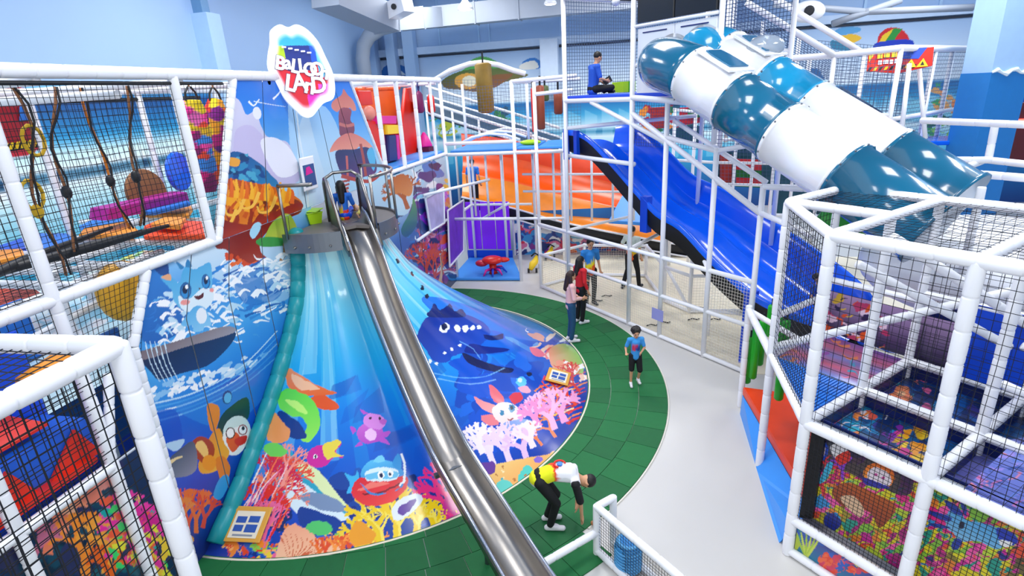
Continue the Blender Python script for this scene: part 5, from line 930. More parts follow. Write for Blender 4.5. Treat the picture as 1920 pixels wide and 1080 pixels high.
A.poly([(1800, 640), (1830, 620), (1880, 650), (1850, 670)], '#c85a7a'); A.poly([(1740, 940), (1800, 840), (1920, 820), (1920, 960)], '#8088d8', '#6a6ac0', smooth=False); A.scatter([(1760, 900), (1920, 830), (1920, 970)], ['#e0829a', '#9a8ae0', '#5a7ad0', '#c86aa8'], 40, 8, 26, 106, 's')
gridobj('printed_floor', Pf, A, PRINT, t)
A, Pf = plane_art(fb(1.2 * m_, .02, Dk - .02), fb(3.3, .02, Dk - .02), fb(1.2 * m_, .98 * m_, Dk - .02), 150, 70, '#7c8ad8', '#4a5ab8')
A.scatter([(1740, 830), (1920, 830), (1920, 960), (1740, 930)], ['#e0829a', '#9a8ae0', '#5a7ad0', '#c86aa8', '#2a4aa0'], 60, 8, 24, 107, 's'); gridobj('printed_deck', Pf, A, PRINT, t)
# decks, walls and blocks
for q in range(4): obj('tray_rim', slab([rg(q * m_, .22, 1.55), rg(q * m_, 2.36, 1.55), rg(q * m_, 2.36, 1.76), rg(q * m_, .22, 1.76)], B1 * .02), NAVY, t)
for q in (.17, 1, 2): obj('tray_rim', slab([rg(.03, q * m_ + .04, 1.55), rg(3.5, q * m_ + .04, 1.55), rg(3.5, q * m_ + .04, 1.76), rg(.03, q * m_ + .04, 1.76)], B2 * .02), NAVY, t)
obj('tray_base', slab([rg(.03, .22, 1.53), rg(3.5, .22, 1.53), rg(3.5, 2.36, 1.53), rg(.03, 2.36, 1.53)], (0, 0, .02)), NAVY, t)
obj('corrugated_deck', join(*[slab([rp(0, 0, Dk - .02) * (1 - s) + rp(-1, 1, Dk - .02) * s + B2 * .02, rp(0, 0, Dk - .02) * (1 - s - .02) + rp(-1, 1, Dk - .02) * (s + .02) + B2 * .02, rp(0, 1, Dk - .02) * (1 - s - .02) + rp(-1, 1, Dk - .02) * (s + .02), rp(0, 1, Dk - .02) * (1 - s) + rp(-1, 1, Dk - .02) * s], (0, 0, .03)) for s in np.arange(0, .97, .0335)]), CYANB, t)
obj('under_deck', slab([rp(0, 0, Dk - .06), rp(-1, 1, Dk - .06), rp(0, 1, Dk - .06)], (0, 0, .03)), DBLUE, t)
A, Pf = plane_art(rp(-1, 1.03, Dk), rp(0, 1.03, Dk), rp(-1, 2, Dk), 110, 100, '#8a5aa0', '#c85a80'); A.bands([(0, '#5a7ad0'), (.25, '#c8607a'), (.5, '#7a7ab8'), (.7, '#b8607a'), (1, '#6a4a9a')]); A.scatter([(1450, 640), (1620, 640), (1620, 720), (1450, 720)], ['#3a9ab8', '#d87a4a', '#8a4a9a', '#e06a8a'], 40, 8, 20, 110, 's'); gridobj('printed_deck', Pf, A, PRINT, t)
for (a_, b_, w_, h_, mm) in ((.75, 2.0, .5, .95, DBLUE), (1.3, 2.05, .1, 1.1, DBLUE), (1.95, 2.1, .9, .5, DBLUE), (.2, 2.2, .35, .75, NAVY), (1.75, 1.3, .7, .35, CYANB)): obj('foam_wall', box(rg(a_ * m_, b_ * m_, Dk + h_ / 2), (w_ * m_, .08, h_), B1), mm, t)
a_ = dep(1840, 725, 8.0); b_ = dep(1905, 655, 8.6); obj('orange_ramp', slab([a_ + V(-.15, 0, 0), a_ + V(.25, -.1, 0), b_ + V(.25, -.1, 0), b_ + V(-.15, 0, 0)], (0, 0, .05)), mat('amber_vinyl', '#f29a1c', .4), t); obj('ramp_side', slab([a_ + V(.25, -.1, .05), b_ + V(.25, -.1, .05), b_ + V(.3, -.1, -.6), a_ + V(.3, -.1, -.5)], (.04, 0, 0)), DBLUE, t)
# printed panels at the back of the structure
A, Pf = plane_art(rp(-1, 2.1, Dk), rp(1, 2.1, Dk), rp(-1, 2.1, Dk + .62), 150, 60, '#caa8d0', '#2a2048'); A.scatter([(1460, 560), (1660, 560), (1660, 680), (1460, 650)], ['#f2902a', '#f05a1c', '#2a1a50', '#f4d8e8', '#e8c03a', '#c83a6a'], 110, 5, 14, 111, 'bs'); gridobj('rear_print', Pf, A, PRINT, t)
A, Pf = plane_art(rp(1.2, 2.9, 1.5), rp(4.5, 2.9, 1.5), rp(1.2, 2.9, 3.6), 200, 120, '#0c3050', '#2a1030'); A.scatter([(1650, 460), (1920, 460), (1920, 720), (1650, 720)], ['#123a4a', '#5a1420', '#0a2040', '#7a2030', '#164a5a', '#1a1a3a'], 200, 8, 30, 112, 'b'); gridobj('dark_rear_print', Pf, A, PRINT, t); obj('rear_backing', slab([rp(1.2, 2.93, 1.5), rp(4.5, 2.93, 1.5), rp(4.5, 2.93, 3.6), rp(1.2, 2.93, 3.6)], B2 * .03), BK, t)
# low entrance steps
t = thing('entrance_steps', 'red-orange foam step with light blue triangular ramps at the left foot of the right structure', 'foam steps', rg(-1, .6, 0))
k0, k1, k2, k3 = onz(1390, 782, .45), onz(1493, 832, .45), rp(-.3, 1.6, .45), rp(-1.75, 2.35, .45)
k0 = rp(-1.93, 1.93, .45) ; k1 = rp(-.06, .45, .45); k2 = rp(-.1, 1.8, .45); k3 = rp(-1.1, 2.5, .45)
obj('step_block', rslab([k0, k1, k2, k3], (0, 0, -.16)), mat('orange_red_foam', '#f0400c', .4), t)
f0, f1, f2 = onz(1385, 776), onz(1420, 884), onz(1466, 1024)
q1_ = k0 * .45 + k1 * .55
obj('ramp_panel', slab([k0 - V(0, 0, .16), q1_ - V(0, 0, .16), f1, f0 + V(.02, 0, 0)], (.02, .02, -.02)), mat('sky_vinyl', '#3c96f0', .35, noise=.04), t); obj('ramp_panel', slab([q1_ - V(0, 0, .16), k1 - V(0, 0, .16), f1], (.02, .02, -.02)), MATS['sky_vinyl'], t); obj('ramp_panel', slab([k1 - V(0, 0, .16), rp(-.02, .06, .3), f2 + V(-.02, .05, 0), f1], (.02, .02, -.02)), MATS['sky_vinyl'], t)
obj('step_mark', slab([k0 * .5 + k2 * .5 + V(-.1, -.2, .005), k0 * .5 + k2 * .5 + V(.0, -.25, .005), k0 * .5 + k2 * .5 + V(.3, .1, .005), k0 * .5 + k2 * .5 + V(.2, .15, .005)], (0, 0, .01)), mat('brick_red', '#c8300c', .5), t)
gl = [((1408, 632), (1404, 735), 9.2), ((1420, 615), (1412, 728), 9.0), ((1432, 600), (1428, 700), 9.3), ((1462, 580), (1455, 690), 8.8), ((1476, 600), (1470, 680), 9.1), ((1465, 700), (1460, 760), 7.9), ((1448, 572), (1444, 640), 9.6)]
words = ['nearest the enclosure', 'second from the enclosure', 'third from the enclosure', 'long one behind the padded post', 'short one beside the corrugated deck', 'low one just above the orange step', 'farthest back in the row']
for (p, q, d_), wd in zip(gl, words):
    a_, b_ = dep(*p, d_), dep(*q, d_); b_ = V(a_[0], a_[1], b_[2]); t = thing('hanging_green_roller', 'green hanging roller tube, ' + wd, 'roller', b_, 'green rollers at the steps'); obj('roller', sweep([b_, b_ + V(0, 0, .03), a_ - V(0, 0, .03), a_], [.045, .065, .065, .045], 12), GRN, t, True); obj('strap', sweep([a_, a_ + V(0, 0, .12)], .015, 5), BLK, t)
c = dep(1850, 500, 8.3); t = thing('white_mesh_dome', 'large white rounded dome under the roof net of the right structure', 'dome', c)
obj('dome_shell', ball(c, 1.45, 34, 20, (1.15, 1, .5)), mat('white_dome', '#eef0f6', .35, bump=.1), t, True)
t = thing('leafy_green_ball', 'green leafy foam shape seen inside the right structure', 'foam shape', rp(-.3, 1.9, 2.9)); obj('leaf_mass', ball(dep(1590, 415, 9.0), .32, 14, 9, (1.5, 1, .9)), mat('leaf_green', '#2a9a30', .5, noise=.4, nscale=8), t, True)
# ================================================================== upper right frame
t = thing('upper_right_frame', 'white frame with grey nets and steps between the tube slides and the blue column', 'play frame', dep(1660, 300, 13))
def vp(px, py, dd): p = dep(px, py, dd); return p
U1, U2, U3, U4, U5 = vp(1565, 104, 12.5), vp(1690, 90, 12.0), vp(1755, 90, 13.0), vp(1788, 88, 13.6), vp(1840, 92, 14.5)
for p, z0 in ((U1, 2.5), (U2, 2.5), (U3, 2.5), (U4, 2.5), (vp(1622, 100, 13.6), 2.5), (vp(1518, 112, 14.2), 3), (vp(1370, -20, 13), 3.5), (vp(1432, 40, 14.5), 3.5), (vp(1500, 60, 15), 3.5), (vp(1380, -10, 15.6), 3.5)): post(t, p[0], p[1], z0, p[2], .055, False)
for a_, b_ in ((U1, U2), (U2, U5), (vp(1440, 112, 14.0), U1), (vp(1400, 5, 12.0), U1), (vp(1445, -8, 13.5), vp(1612, 96, 13.4)), (vp(1405, 190, 13), vp(1565, 205, 12.6))): obj('steel_rail', sweep([a_, b_], .07, 8), PADG, t, True)
def dn(p, z): return V(p[0], p[1], z)
net(t, dn(U1, 3.4), dn(U2, 3.4), U2, U1, .085, .006, GNET); net(t, dn(U2, 3.4), dn(U5, 3.4), U5, U2, .085, .006, GNET)
a_, b_ = vp(1345, -20, 14.5), vp(1560, 112, 13.5); net(t, V(a_[0], a_[1], 4), V(b_[0], b_[1], 4), b_, V(a_[0], a_[1], 7.6), .085, .008, GNET); c_ = vp(1600, 100, 15.5); net(t, V(c_[0] - 3, c_[1], 3.5), V(c_[0] + 1.5, c_[1], 3.5), V(c_[0] + 1.5, c_[1], 5.8), V(c_[0] - 3, c_[1], 6.5), .09, .007, GNET)
for k_ in range(3): p, q = vp(1575, 165 + k_ * 14, 13.4), vp(1655, 215 + k_ * 14, 13.2); obj('stair_rail', sweep([p, q], .05, 6), mat('slate_rail', '#35506e', .5), t, True)
for z in (4.35, 3.55): beam(t, dn(U1, z), dn(U2, z), .05, False); beam(t, dn(U2, z - .1), dn(U5, z - .1), .05, False)
for p, q in ((vp(1690, 250, 12.2), vp(1705, 120, 12.2)), (vp(1735, 260, 12.6), vp(1722, 110, 12.6)), (vp(1650, 290, 11.8), vp(1690, 250, 12.3))): beam(t, p, q, .05, False)
obj('blue_deck', rslab([vp(1660, 275, 12.8), vp(1790, 272, 13.2), vp(1790, 262, 14.6), vp(1665, 262, 14.4)], (0, 0, .1)), SBLUE, t)
for p, q in ((vp(1728, 226, 11.5), vp(1925, 234, 9.5)), (vp(1715, 300, 11.2), vp(1860, 300, 10.5)), (vp(1735, 318, 10.2), vp(1925, 334, 8.8)), (vp(1800, 318, 10.4), vp(1842, 302, 10.8)), (vp(1852, 300, 10.8), vp(1925, 308, 10.2)), (vp(1866, 234, 10.6), vp(1852, 305, 10.8)), (vp(1690, 300, 11.3), vp(1725, 318, 10.3)), (vp(1790, 330, 10.1), vp(1783, 372, 9.9)), (vp(1845, 330, 9.9), vp(1832, 385, 9.6))): beam(t, p, q, .065)
# red and yellow lettered banner with hazard stripe
a_, b_, d_ = dep(1624, 138, 12.6), dep(1746, 130, 12.3), dep(1628, 98, 12.6)
t = thing('hazard_striped_banner', 'red and yellow lettered banner with black and yellow stripe on the upper right frame', 'banner', a_); U_ = b_ - a_; W_ = d_ - a_; n_ = np.cross(U_, W_); n_ /= np.linalg.norm(n_); n_ = n_ if n_ @ (CAM - a_) > 0 else -n_
P_ = lambda u, v, o_=0.: a_ + U_ * u + W_ * v + n_ * o_
obj('board', slab([P_(0, .1), P_(.5, -.1), P_(1, .15), P_(1, 1), P_(0, 1)], n_ * .03), RED, t); obj('blue_field', slab([P_(.5, .55, .035), P_(.78, .5, .035), P_(.9, 1, .035), P_(.45, 1, .035)], n_ * .005), mat('field_blue', '#1c4ac0', .4), t); obj('yellow_field', slab([P_(.02, .5, .035), P_(.1, .9, .035), P_(.3, 1, .035), P_(.0, 1, .035)], n_ * .005), YEL, t)
for i in range(9): obj('hazard_stripe', slab([P_(i * .085, .08, .036), P_(i * .085 + .045, .08, .036), P_(i * .085 + .085, .26, .036), P_(i * .085 + .04, .26, .036)], n_ * .005), YEL if i % 2 else BLK, t)
for k_ in (.66, .84): obj('warning_triangle', slab([P_(k_ - .09, .1, .045), P_(k_ + .09, .12, .045), P_(k_ + .01, .5, .045)], n_ * .01), YEL, t); obj('triangle_mark', slab([P_(k_ - .03, .18, .056), P_(k_ + .03, .18, .056), P_(k_, .36, .056)], n_ * .005), BLK, t)
for i, (u0, v0, w_, h_) in enumerate([(.16, .34, .06, .2), (.24, .36, .08, .18), (.34, .34, .05, .2), (.41, .36, .06, .2), (.49, .34, .05, .18), (.14, .62, .08, .24), (.24, .66, .09, .22), (.36, .64, .08, .24)]): obj('letter_block', slab([P_(u0, v0, .038), P_(u0 + w_, v0, .038), P_(u0 + w_, v0 + h_, .038), P_(u0, v0 + h_, .038)], n_ * .012), TUBW if i < 5 else YEL, t)
# red lit panel at the right edge
a_ = dep(1872, 300, 14); t = thing('red_lit_cabinet', 'dark red cabinet with glowing light strips at the right edge', 'cabinet', a_)
obj('cabinet_body', box(a_ + V(.45, .2, .6), (1.2, .4, 1.5)), mat('dark_red', '#5a0c14', .4), t); obj('light_strip', box(a_ + V(.45, -.02, .95), (1.1, .03, .06)), mat('red_strip', '#ff5a4a', .4, emit=3), t); obj('light_strip', box(a_ + V(.45, -.02, .8), (1.1, .03, .04)), mat('pale_strip_light', '#ffd0c0', .4, emit=3), t)
# goal-like net frame in front
t = thing('small_net_frame', 'low white padded frame with netting at the bottom edge beside the green tiles', 'net frame', V(-.33, 5.25, 0))
g0 = V(-.36, 5.3, 0); gB = g0 + B2 * .26; L_ = 2.2
for p, z1 in ((g0, .72), (gB, .72), (g0 + B1 * L_, .72), (gB + B1 * L_, .72)): post(t, p[0], p[1], 0, z1, .045)
Zt = V(0, 0, .7); Zb = V(0, 0, .06)
for a_, b_ in ((g0 + Zt, gB + Zt), (g0 + Zt, g0 + B1 * L_ + Zt), (gB + Zb, gB + B1 * L_ + Zb), (g0 + Zb, g0 + B1 * L_ + Zb)): beam(t, a_, b_, .045)
beam(t, g0 + V(0, 0, .33), g0 - B2 * .95 + V(0, 0, .33), .045)
net(t, g0 + Zb, g0 + B1 * L_ + Zb, g0 + B1 * L_ + Zt, g0 + Zt, .04, .0025, BNET, .0, 3); net(t, gB + Zb, gB + B1 * L_ + Zb, gB + B1 * L_ + Zt * .62, gB + Zt * .62, .035, .004, WNET, .0, 4)
c = g0 + B1 * .38 + B2 * .14 + V(0, 0, .02); t = thing('blue_woven_bucket', 'round blue woven basket standing inside the small net frame', 'basket', c)
obj('basket_wall', lathe(c, [(.1, 0), (.14, .04), (.155, .2), (.15, .34), (.11, .4), (.04, .42)], 20), mat('woven_blue', '#2f86cc', .6, noise=.5, nscale=60, bump=.4), t, True)
for i in range(9): obj('woven_band', lathe(c, [(.15 + .005 * math.sin(i) if i < 8 else .12, .03 + i * .043), (.162 if i < 7 else .14, .045 + i * .043), (.15 if i < 8 else .12, .06 + i * .043)], 20), mat('woven_light', '#5aa8e0', .6), t, True)
# ================================================================== left net structure along the mural wall
t = thing('left_net_structure', 'long white padded climbing structure with black nets along the left wall', 'play structure', V(-5.2, 4, 0))
XL, XB = -5.2, -7.5
for y, z0, z1 in ((3.8, 0, 5.7), (5.88, 3.72, 5.7), (1.5, 0, 5.7)): post(t, XL, y, z0, z1, .06)
for y, z0, z1, r in ((11.25, 3.75, 5.68, .05), (12.3, 3.75, 5.68, .05), (13.35, 3.75, 5.68, .05), (14.5, 3.75, 5.68, .04)): post(t, XL, y, z0, z1, r)
beam(t, (XL, 1.0, 5.7), (XL, 15.3, 5.7), .065); beam(t, (XL, 1.0, 3.72), (XL, 6.02, 3.72), .06); beam(t, (XL, 11.15, 3.78), (XL, 15.3, 3.76), .045)
for y in (2.6, 4.3, 6.0, 7.7, 9.4, 11.2, 13.0, 15.0): post(t, XB, y, 0, 5.6, .05); beam(t, (XL, y, 5.62), (XB, y, 5.62), .045)
for z in (5.62, 3.7, 1.85): beam(t, (XB, 1.0, z), (XB, 16, z), .05)
for y in (4.3, 6.0, 11.2, 13.0, 15.0): beam(t, (XL - .05, y, 3.68), (XB, y, 3.68), .045)
beam(t, (XL - .1, 5.2, 5.5), (XB, 5.2, 5.5), .05); beam(t, (-6.3, 1, 3.4), (-6.3, 6.2, 3.5), .045); beam(t, (-6.1, 2, 2.9), (-6.6, 6.5, 3.2), .045); beam(t, (-6.3, 1.5, 1.9), (-6.3, 6, 1.9), .045)
for y in (3.2, 4.7): post(t, -6.3, y, 0, 3.7, .045)
net(t, (XL, 2.0, 3.8), (XL, 3.8, 3.8), (XL, 3.8, 5.6), (XL, 2.0, 5.6), .062, .0032, BNET, .02, 21); net(t, (XL, 3.8, 3.8), (XL, 5.88, 3.8), (XL, 5.88, 5.6), (XL, 3.8, 5.6), .062, .0032, BNET, .025, 22)
net(t, (XL, 5.9, 3.8), (XL, 6.05, 3.8), (XL, 6.85, 5.6), (XL, 5.9, 5.6), .062, .0032, BNET, .01, 23); net(t, (XL, 2.0, 1.8), (XL, 3.8, 1.8), (XL, 3.8, 3.66), (XL, 2.0, 3.66), .062, .0032, BNET, .02, 24); net(t, (XL, 3.8, 2.6), (XL, 4.4, 2.6), (XL, 4.8, 3.66), (XL, 3.8, 3.66), .062, .0032, BNET, .01, 25)
net(t, (XB, 2, 3.8), (XB, 9, 3.8), (XB, 9, 5.6), (XB, 2, 5.6), .1, .0035, BNET, .03, 26); net(t, (XL, 2, 3.7), (XL, 6, 3.7), (XB, 6, 3.7), (XB, 2, 3.7), .1, .0025, BNET, .01, 27)
obj('net_hem', padtube(V(XL, 1.2, 5.6), V(XL, 6.7, 5.6), .022, .5, 6), BLK, t, True); obj('net_hem', padtube(V(XB, 1.2, 5.5), V(XB, 9, 5.5), .03, .5, 6), BLK, t, True)
# decks
AMB = mat('amber_mat', '#f0962c', .5, noise=.15); 
for pol, mm, z in (([(272, 432), (300, 420), (392, 424), (394, 449), (272, 451)], mat('vermilion_mat', '#f2501c', .5), 3.74), ([(285, 428), (310, 416), (350, 416), (340, 432)], AMB, 3.86), ([(150, 448), (160, 436), (240, 422), (262, 440), (250, 450)], AMB, 3.74), ([(150, 432), (175, 420), (235, 416), (240, 424), (160, 438)], CYANB, 3.74), ([(60, 468), (75, 446), (130, 446), (142, 460), (75, 480)], CYANB, 3.74), ([(0, 470), (60, 450), (70, 470), (0, 482)], DBLUE, 3.72), ([(-20, 492), (0, 478), (45, 476), (48, 486), (-10, 500)], AMB, 3.74), ([(262, 408), (290, 398), (355, 384), (362, 398), (355, 410)], AMB, 3.74), ([(262, 404), (350, 380), (358, 386), (290, 404)], CYANB, 3.9),
    ([(-10, 548), (60, 544), (92, 566), (60, 580), (-10, 606)], mat('vermilion_mat', '#f2501c', .5), 3.1), ([(-10, 700), (-10, 655), (80, 655), (150, 700), (60, 760)], mat('moss_mat', '#1c7a4a', .5, noise=.4), 2.3)):
    obj('deck_mat', rslab([onz(*p, z) for p in pol], (0, 0, .07)), mm, t)
obj('deck_mat', rslab([(-5.3, 11.2, 3.74), (-7.4, 11.2, 3.74), (-7.4, 15.3, 3.74), (-5.3, 15.3, 3.74)], (0, 0, .1)), BLUEM, t)
for p, q in (((150, 416), (392, 412)), ((75, 478), (150, 455)), ((85, 500), (265, 452)), ((95, 508), (235, 496)), ((150, 494), (280, 500)), ((262, 452), (392, 450)), ((0, 512), (72, 508)), ((100, 548), (170, 520))): beam(t, onz(*p, 3.62), onz(*q, 3.62), .04)
A, Pf = plane_art(V(-9.6, 1.6, 2.7), V(-5.3, 1.6, 2.7), V(-9.6, 9, 2.7), 240, 220, '#bfe8f4', '#dff5fa')
A.scatter([(0, 440), (410, 430), (410, 600), (0, 640)], ['#ffffff', '#8fd8ec', '#e8f8fc', '#5abfe0', '#f6faf0'], 260, 8, 26, 121, 'bs', .4); A.scatter([(190, 470), (300, 450), (300, 500), (190, 500)], ['#f4e01a', '#f8ea5a', '#f4b89a', '#a8e05a'], 40, 6, 14, 122, 'b', .4); A.scatter([(300, 455), (400, 450), (330, 485)], ['#f8c8a0', '#3a8ad8', '#ffffff'], 30, 5, 12, 123, 's')
gridobj('printed_panel', Pf, A, PRINT, t)
obj('black_web', sweep([V(-5.5, 2.3, 3.9), V(-5.9, 3.4, 3.86), V(-6.2, 4.4, 3.92), V(-6.0, 5.3, 4.05)], [.02, .05, .05, .02], 6), BLK, t, True); obj('black_web', sweep([V(-6.8, 2.6, 3.9), V(-6.4, 3.8, 3.84), V(-5.8, 4.9, 3.95), V(-5.5, 5.6, 4.0)], [.02, .04, .06, .02], 6), BLK, t, True)
for (x0, y0, y1, z0, z1, mm) in ((-6.9, 1.8, 5.6, .2, 1.8, DBLUE), (-6.7, 3.9, 4.6, 1.9, 3.4, CYANB), (-7.0, 1.5, 3.6, 1.9, 3.4, mat('deep_green_vinyl', '#136a55', .5, noise=.3)), (-6.0, 4.0, 5.0, 1.6, 2.9, mat('sea_blue_vinyl', '#1b5aa8', .5, noise=.2, nscale=3))): obj('wall_panel', rslab([(x0, y0, z0), (x0, y1, z0), (x0, y1, z1), (x0, y0, z1)], (-.06, 0, 0)), mm, t)
obj('yellow_slide_hood', ball(onx(232, 545, -6.0), .34, 14, 9, (.6, 1, 1.1)), mat('golden_vinyl', '#e8a81c', .35), t, True)
def qx0(pp, d_=0): return [onx(*p, -7.7 + d_) for p in pp]
# magenta beam, brown disc, blue disc
c = onx(275, 385, -7.0); t2 = obj('magenta_foam_beam', rslab([onx(202, 392, -6.9), onx(352, 360, -6.9), onx(358, 382, -6.9), onx(200, 414, -6.9)], (-.3, 0, .02)), mat('magenta_vinyl', '#a8148a', .45)); tag(t2, 'magenta foam beam lying at the back of the left net room', 'beam')
t2 = obj('brown_half_disc', lathe(onx(270, 362, -7.3), [(.01, 0), (.34, .01), (.36, .05), (.34, .09), (.01, .1)], 24, (1, 0, .1)), mat('brown_foam', '#8a5a32', .6, noise=.2)); tag(t2, 'brown round foam disc behind the magenta beam', 'disc')
t2 = obj('blue_wall_disc', lathe(onx(330, 322, -7.3), [(.01, 0), (.3, .01), (.32, .04), (.3, .08), (.01, .09)], 24, (1, .2, 0)), SBLUE); tag(t2, 'blue oval disc hanging on the back net of the left room', 'disc')
t = thing('red_hazard_banner', 'dark red banner with black and yellow stripe at the far left edge behind the net', 'banner', onx(40, 270, -7.7))
obj('banner_board', rslab(qx0([(-30, 285), (70, 268), (60, 170), (45, 165), (35, 200), (-30, 170)]), (-.05, 0, 0)), mat('crimson_board', '#a81428', .5), t); obj('blue_patch', rslab(qx0([(36, 228), (58, 224), (54, 196), (36, 200)], .02), (.02, 0, 0)), CYANB, t)
for i in range(6): obj('hazard_stripe', slab(qx0([(5 + i * 11, 283 - i * 1.5), (11 + i * 11, 282 - i * 1.5), (15 + i * 11, 268 - i * 1.5), (9 + i * 11, 269 - i * 1.5)], .03), (.01, 0, 0)), YEL, t)
obj('stripe_ground', slab(qx0([(-20, 290), (74, 276), (72, 262), (-20, 274)], .02), (.008, 0, 0)), BLK, t)
# knotted climbing ropes
RB = mat('brown_rope', '#8a5a38', .8, noise=.3, nscale=30)
for i, (px0, px1, py1, xx, col, lab) in enumerate([(15, 130, 560, -5.6, 'y', 'yellow-brown knotted rope leftmost in the net room, with looped end'), (82, 140, 470, -5.9, 'b', 'double brown and black rope hanging over the blue mat'), (143, 238, 430, -6.1, 'o', 'thin orange and black rope in the middle of the net room'), (233, 262, 425, -5.7, 'k', 'straight black and brown rope left of the padded post')]):
    a_, b_ = onx(px0, 140, xx), onx(px1, py1, xx); a_ = V(xx, a_[1], 5.6); b_ = V(xx, b_[1], max(b_[2], 3.8)); t2 = thing('climbing_rope', lab, 'rope', a_, 'climbing ropes in the left net room')
    pts = [a_ + (b_ - a_) * s + V(.05 * math.sin(s * 7 + i), .05 * math.sin(s * 9 + i * 2), 0) for s in np.linspace(0, 1, 12)]
    obj('rope_strand', sweep(pts, .015, 6), RB if i != 2 else mat('amber_rope', '#c8701c', .8), t2, True); obj('rope_strand', sweep([p + V(.02, .035 * math.sin(k_ * 1.3), 0) for k_, p in enumerate(pts)], .012, 6), BLK, t2, True)
    obj('rope_knot', ball(pts[7], .05, 8, 6, (1, 1, 1.5)), BLK if i else mat('yellow_rope', '#c8a01c', .8), t2, True)
    if i == 0:
        for s in (3, 6): c = pts[s]; obj('rope_loop', sweep([c + V(0, .1 * math.cos(q), .14 * math.sin(q)) for q in np.linspace(0, 6.28, 12)], .018, 6), mat('yellow_rope', '#c8a01c', .8), t2, True)
def paint(o, fn):
    me = o.data; n = len(me.vertices); co = np.zeros(n * 3); me.vertices.foreach_get('co', co); c = np.ones((n, 4), np.float32); c[:, :3] = s2l(np.array([hx(fn(p)) for p in co.reshape(-1, 3)])); at = me.color_attributes.new('Col', 'FLOAT_COLOR', 'POINT'); at.data.foreach_set('color', c.ravel())
# patchwork bolsters
def bolster(px0, py0, px1, py1, xx, cols, lab, s):
    a_, b_ = onx(px0, py0, xx), onx(px1, py1, xx); t2 = thing('patchwork_bolster', lab, 'punching bag', b_, 'patchwork bolsters by the diagonal post'); n = len(cols)
    L = a_ - b_
    ts = np.linspace(0, 1, 64); o = obj('bolster_body', sweep([b_ + L * s_ for s_ in ts], [(.1 + .06 * min(1, 8 * s_, 8 * (1 - s_)) + .006 * math.sin(s_ * 160)) * s for s_ in ts], 30), printmat('patchwork', .8), t2, True)
    r_ = random.Random(len(cols)); sp = [(r_.uniform(0, 6.28), r_.random(), r_.choice(cols), r_.uniform(.03, .09)) for _ in range(60)]; LN = np.linalg.norm(L)
    def pf(p):
        q = p + loc_of(t2); u = float((q - b_) @ L) / LN ** 2; an = math.atan2(q[1] - (b_ + L * u)[1], q[0] - (b_ + L * u)[0])
        return min(sp, key=lambda e_: (((u - e_[1]) * LN) ** 2 + (min(abs(an - e_[0] + 3.14), 6.28 - abs(an - e_[0] + 3.14)) * .15) ** 2) / e_[3])[2]
    paint(o, pf)
    for k_ in (-1, 1): obj('hanger_strap', sweep([a_ + V(0, .12 * k_, 0), a_ + V(0, .09 * k_, .1), a_ + V(0, .02 * k_, .17)], .014, 6), BLK, t2)
    obj('hanger_cord', sweep([a_ + V(0, 0, .17), V(a_[0], a_[1], 5.62)], .012, 5), RB, t2)
bolster(360, 188, 390, 360, -5.75, ['#8a1c6a', '#f0c81c', '#e01a80', '#f04a2a', '#ff4aa8', '#e8b81c', '#3a8ae0', '#e02a90', '#f4d21a', '#f06ab8'], 'pink and yellow patchwork bolster hanging by straps, left one of the pair', 1)
bolster(404, 188, 402, 345, -5.95, ['#b81a7a', '#f0a01c', '#5a1a7a', '#f0641c', '#8a1a8a', '#f4d21a', '#e8341c', '#f6d81a', '#f4d21a'], 'yellow patchwork bolster hanging by straps, right one of the pair', .95)
# soft play blocks on the blue deck beyond the mural
def qx(pp, x): return [onx(*p, x) for p in pp]
t = thing('orange_soft_wall', 'orange padded net wall with a red end panel on the blue deck right of the pavilion mural', 'foam wall', onx(720, 300, -6.3))
obj('orange_panel', rslab(qx([(665, 290), (752, 292), (748, 165), (668, 168)], -6.3), (-.1, 0, 0)), ORNG, t); obj('red_panel', rslab(qx([(748, 302), (784, 302), (776, 163), (762, 165)], -6.0), (-.1, 0, 0)), RED, t); obj('ridge', padtube(onx(668, 168, -6.3), onx(748, 165, -6.3), .05, .4), ORNG, t, True)
t = thing('red_soft_arch', 'tall rounded red foam shape with pale pink tip beside the orange wall', 'foam shape', onx(715, 310, -5.8)); obj('arch_body', rslab(qx([(704, 312), (726, 306), (732, 285), (731, 262), (724, 240), (708, 228), (690, 222), (684, 240), (690, 280)], -5.8), (-.2, 0, 0)), RED, t); obj('pink_tip', ball(onx(692, 212, -5.8), .2, 12, 8, (.6, 1.2, .8)), mat('salmon_vinyl', '#f2907a', .4), t, True); obj('arch_band', rslab(qx([(672, 170), (696, 170), (700, 196), (676, 198)], -5.9), (-.1, 0, 0)), RED, t)
t = thing('stacked_colour_blocks', 'stack of magenta, yellow and navy foam blocks between two white posts', 'foam blocks', onx(740, 300, -5.7))
for nm_, pp, m_ in (('magenta_block', [(712, 232), (744, 232), (744, 217), (712, 217)], PINK), ('yellow_block', [(727, 252), (754, 250), (754, 234), (725, 234)], YEL), ('navy_block', [(731, 303), (746, 301), (742, 252), (729, 253)], NAVY), ('pink_side', [(746, 300), (751, 299), (748, 252), (743, 252)], PINK)): obj(nm_, rslab(qx(pp, -5.7), (-.22, 0, 0)), m_, t)
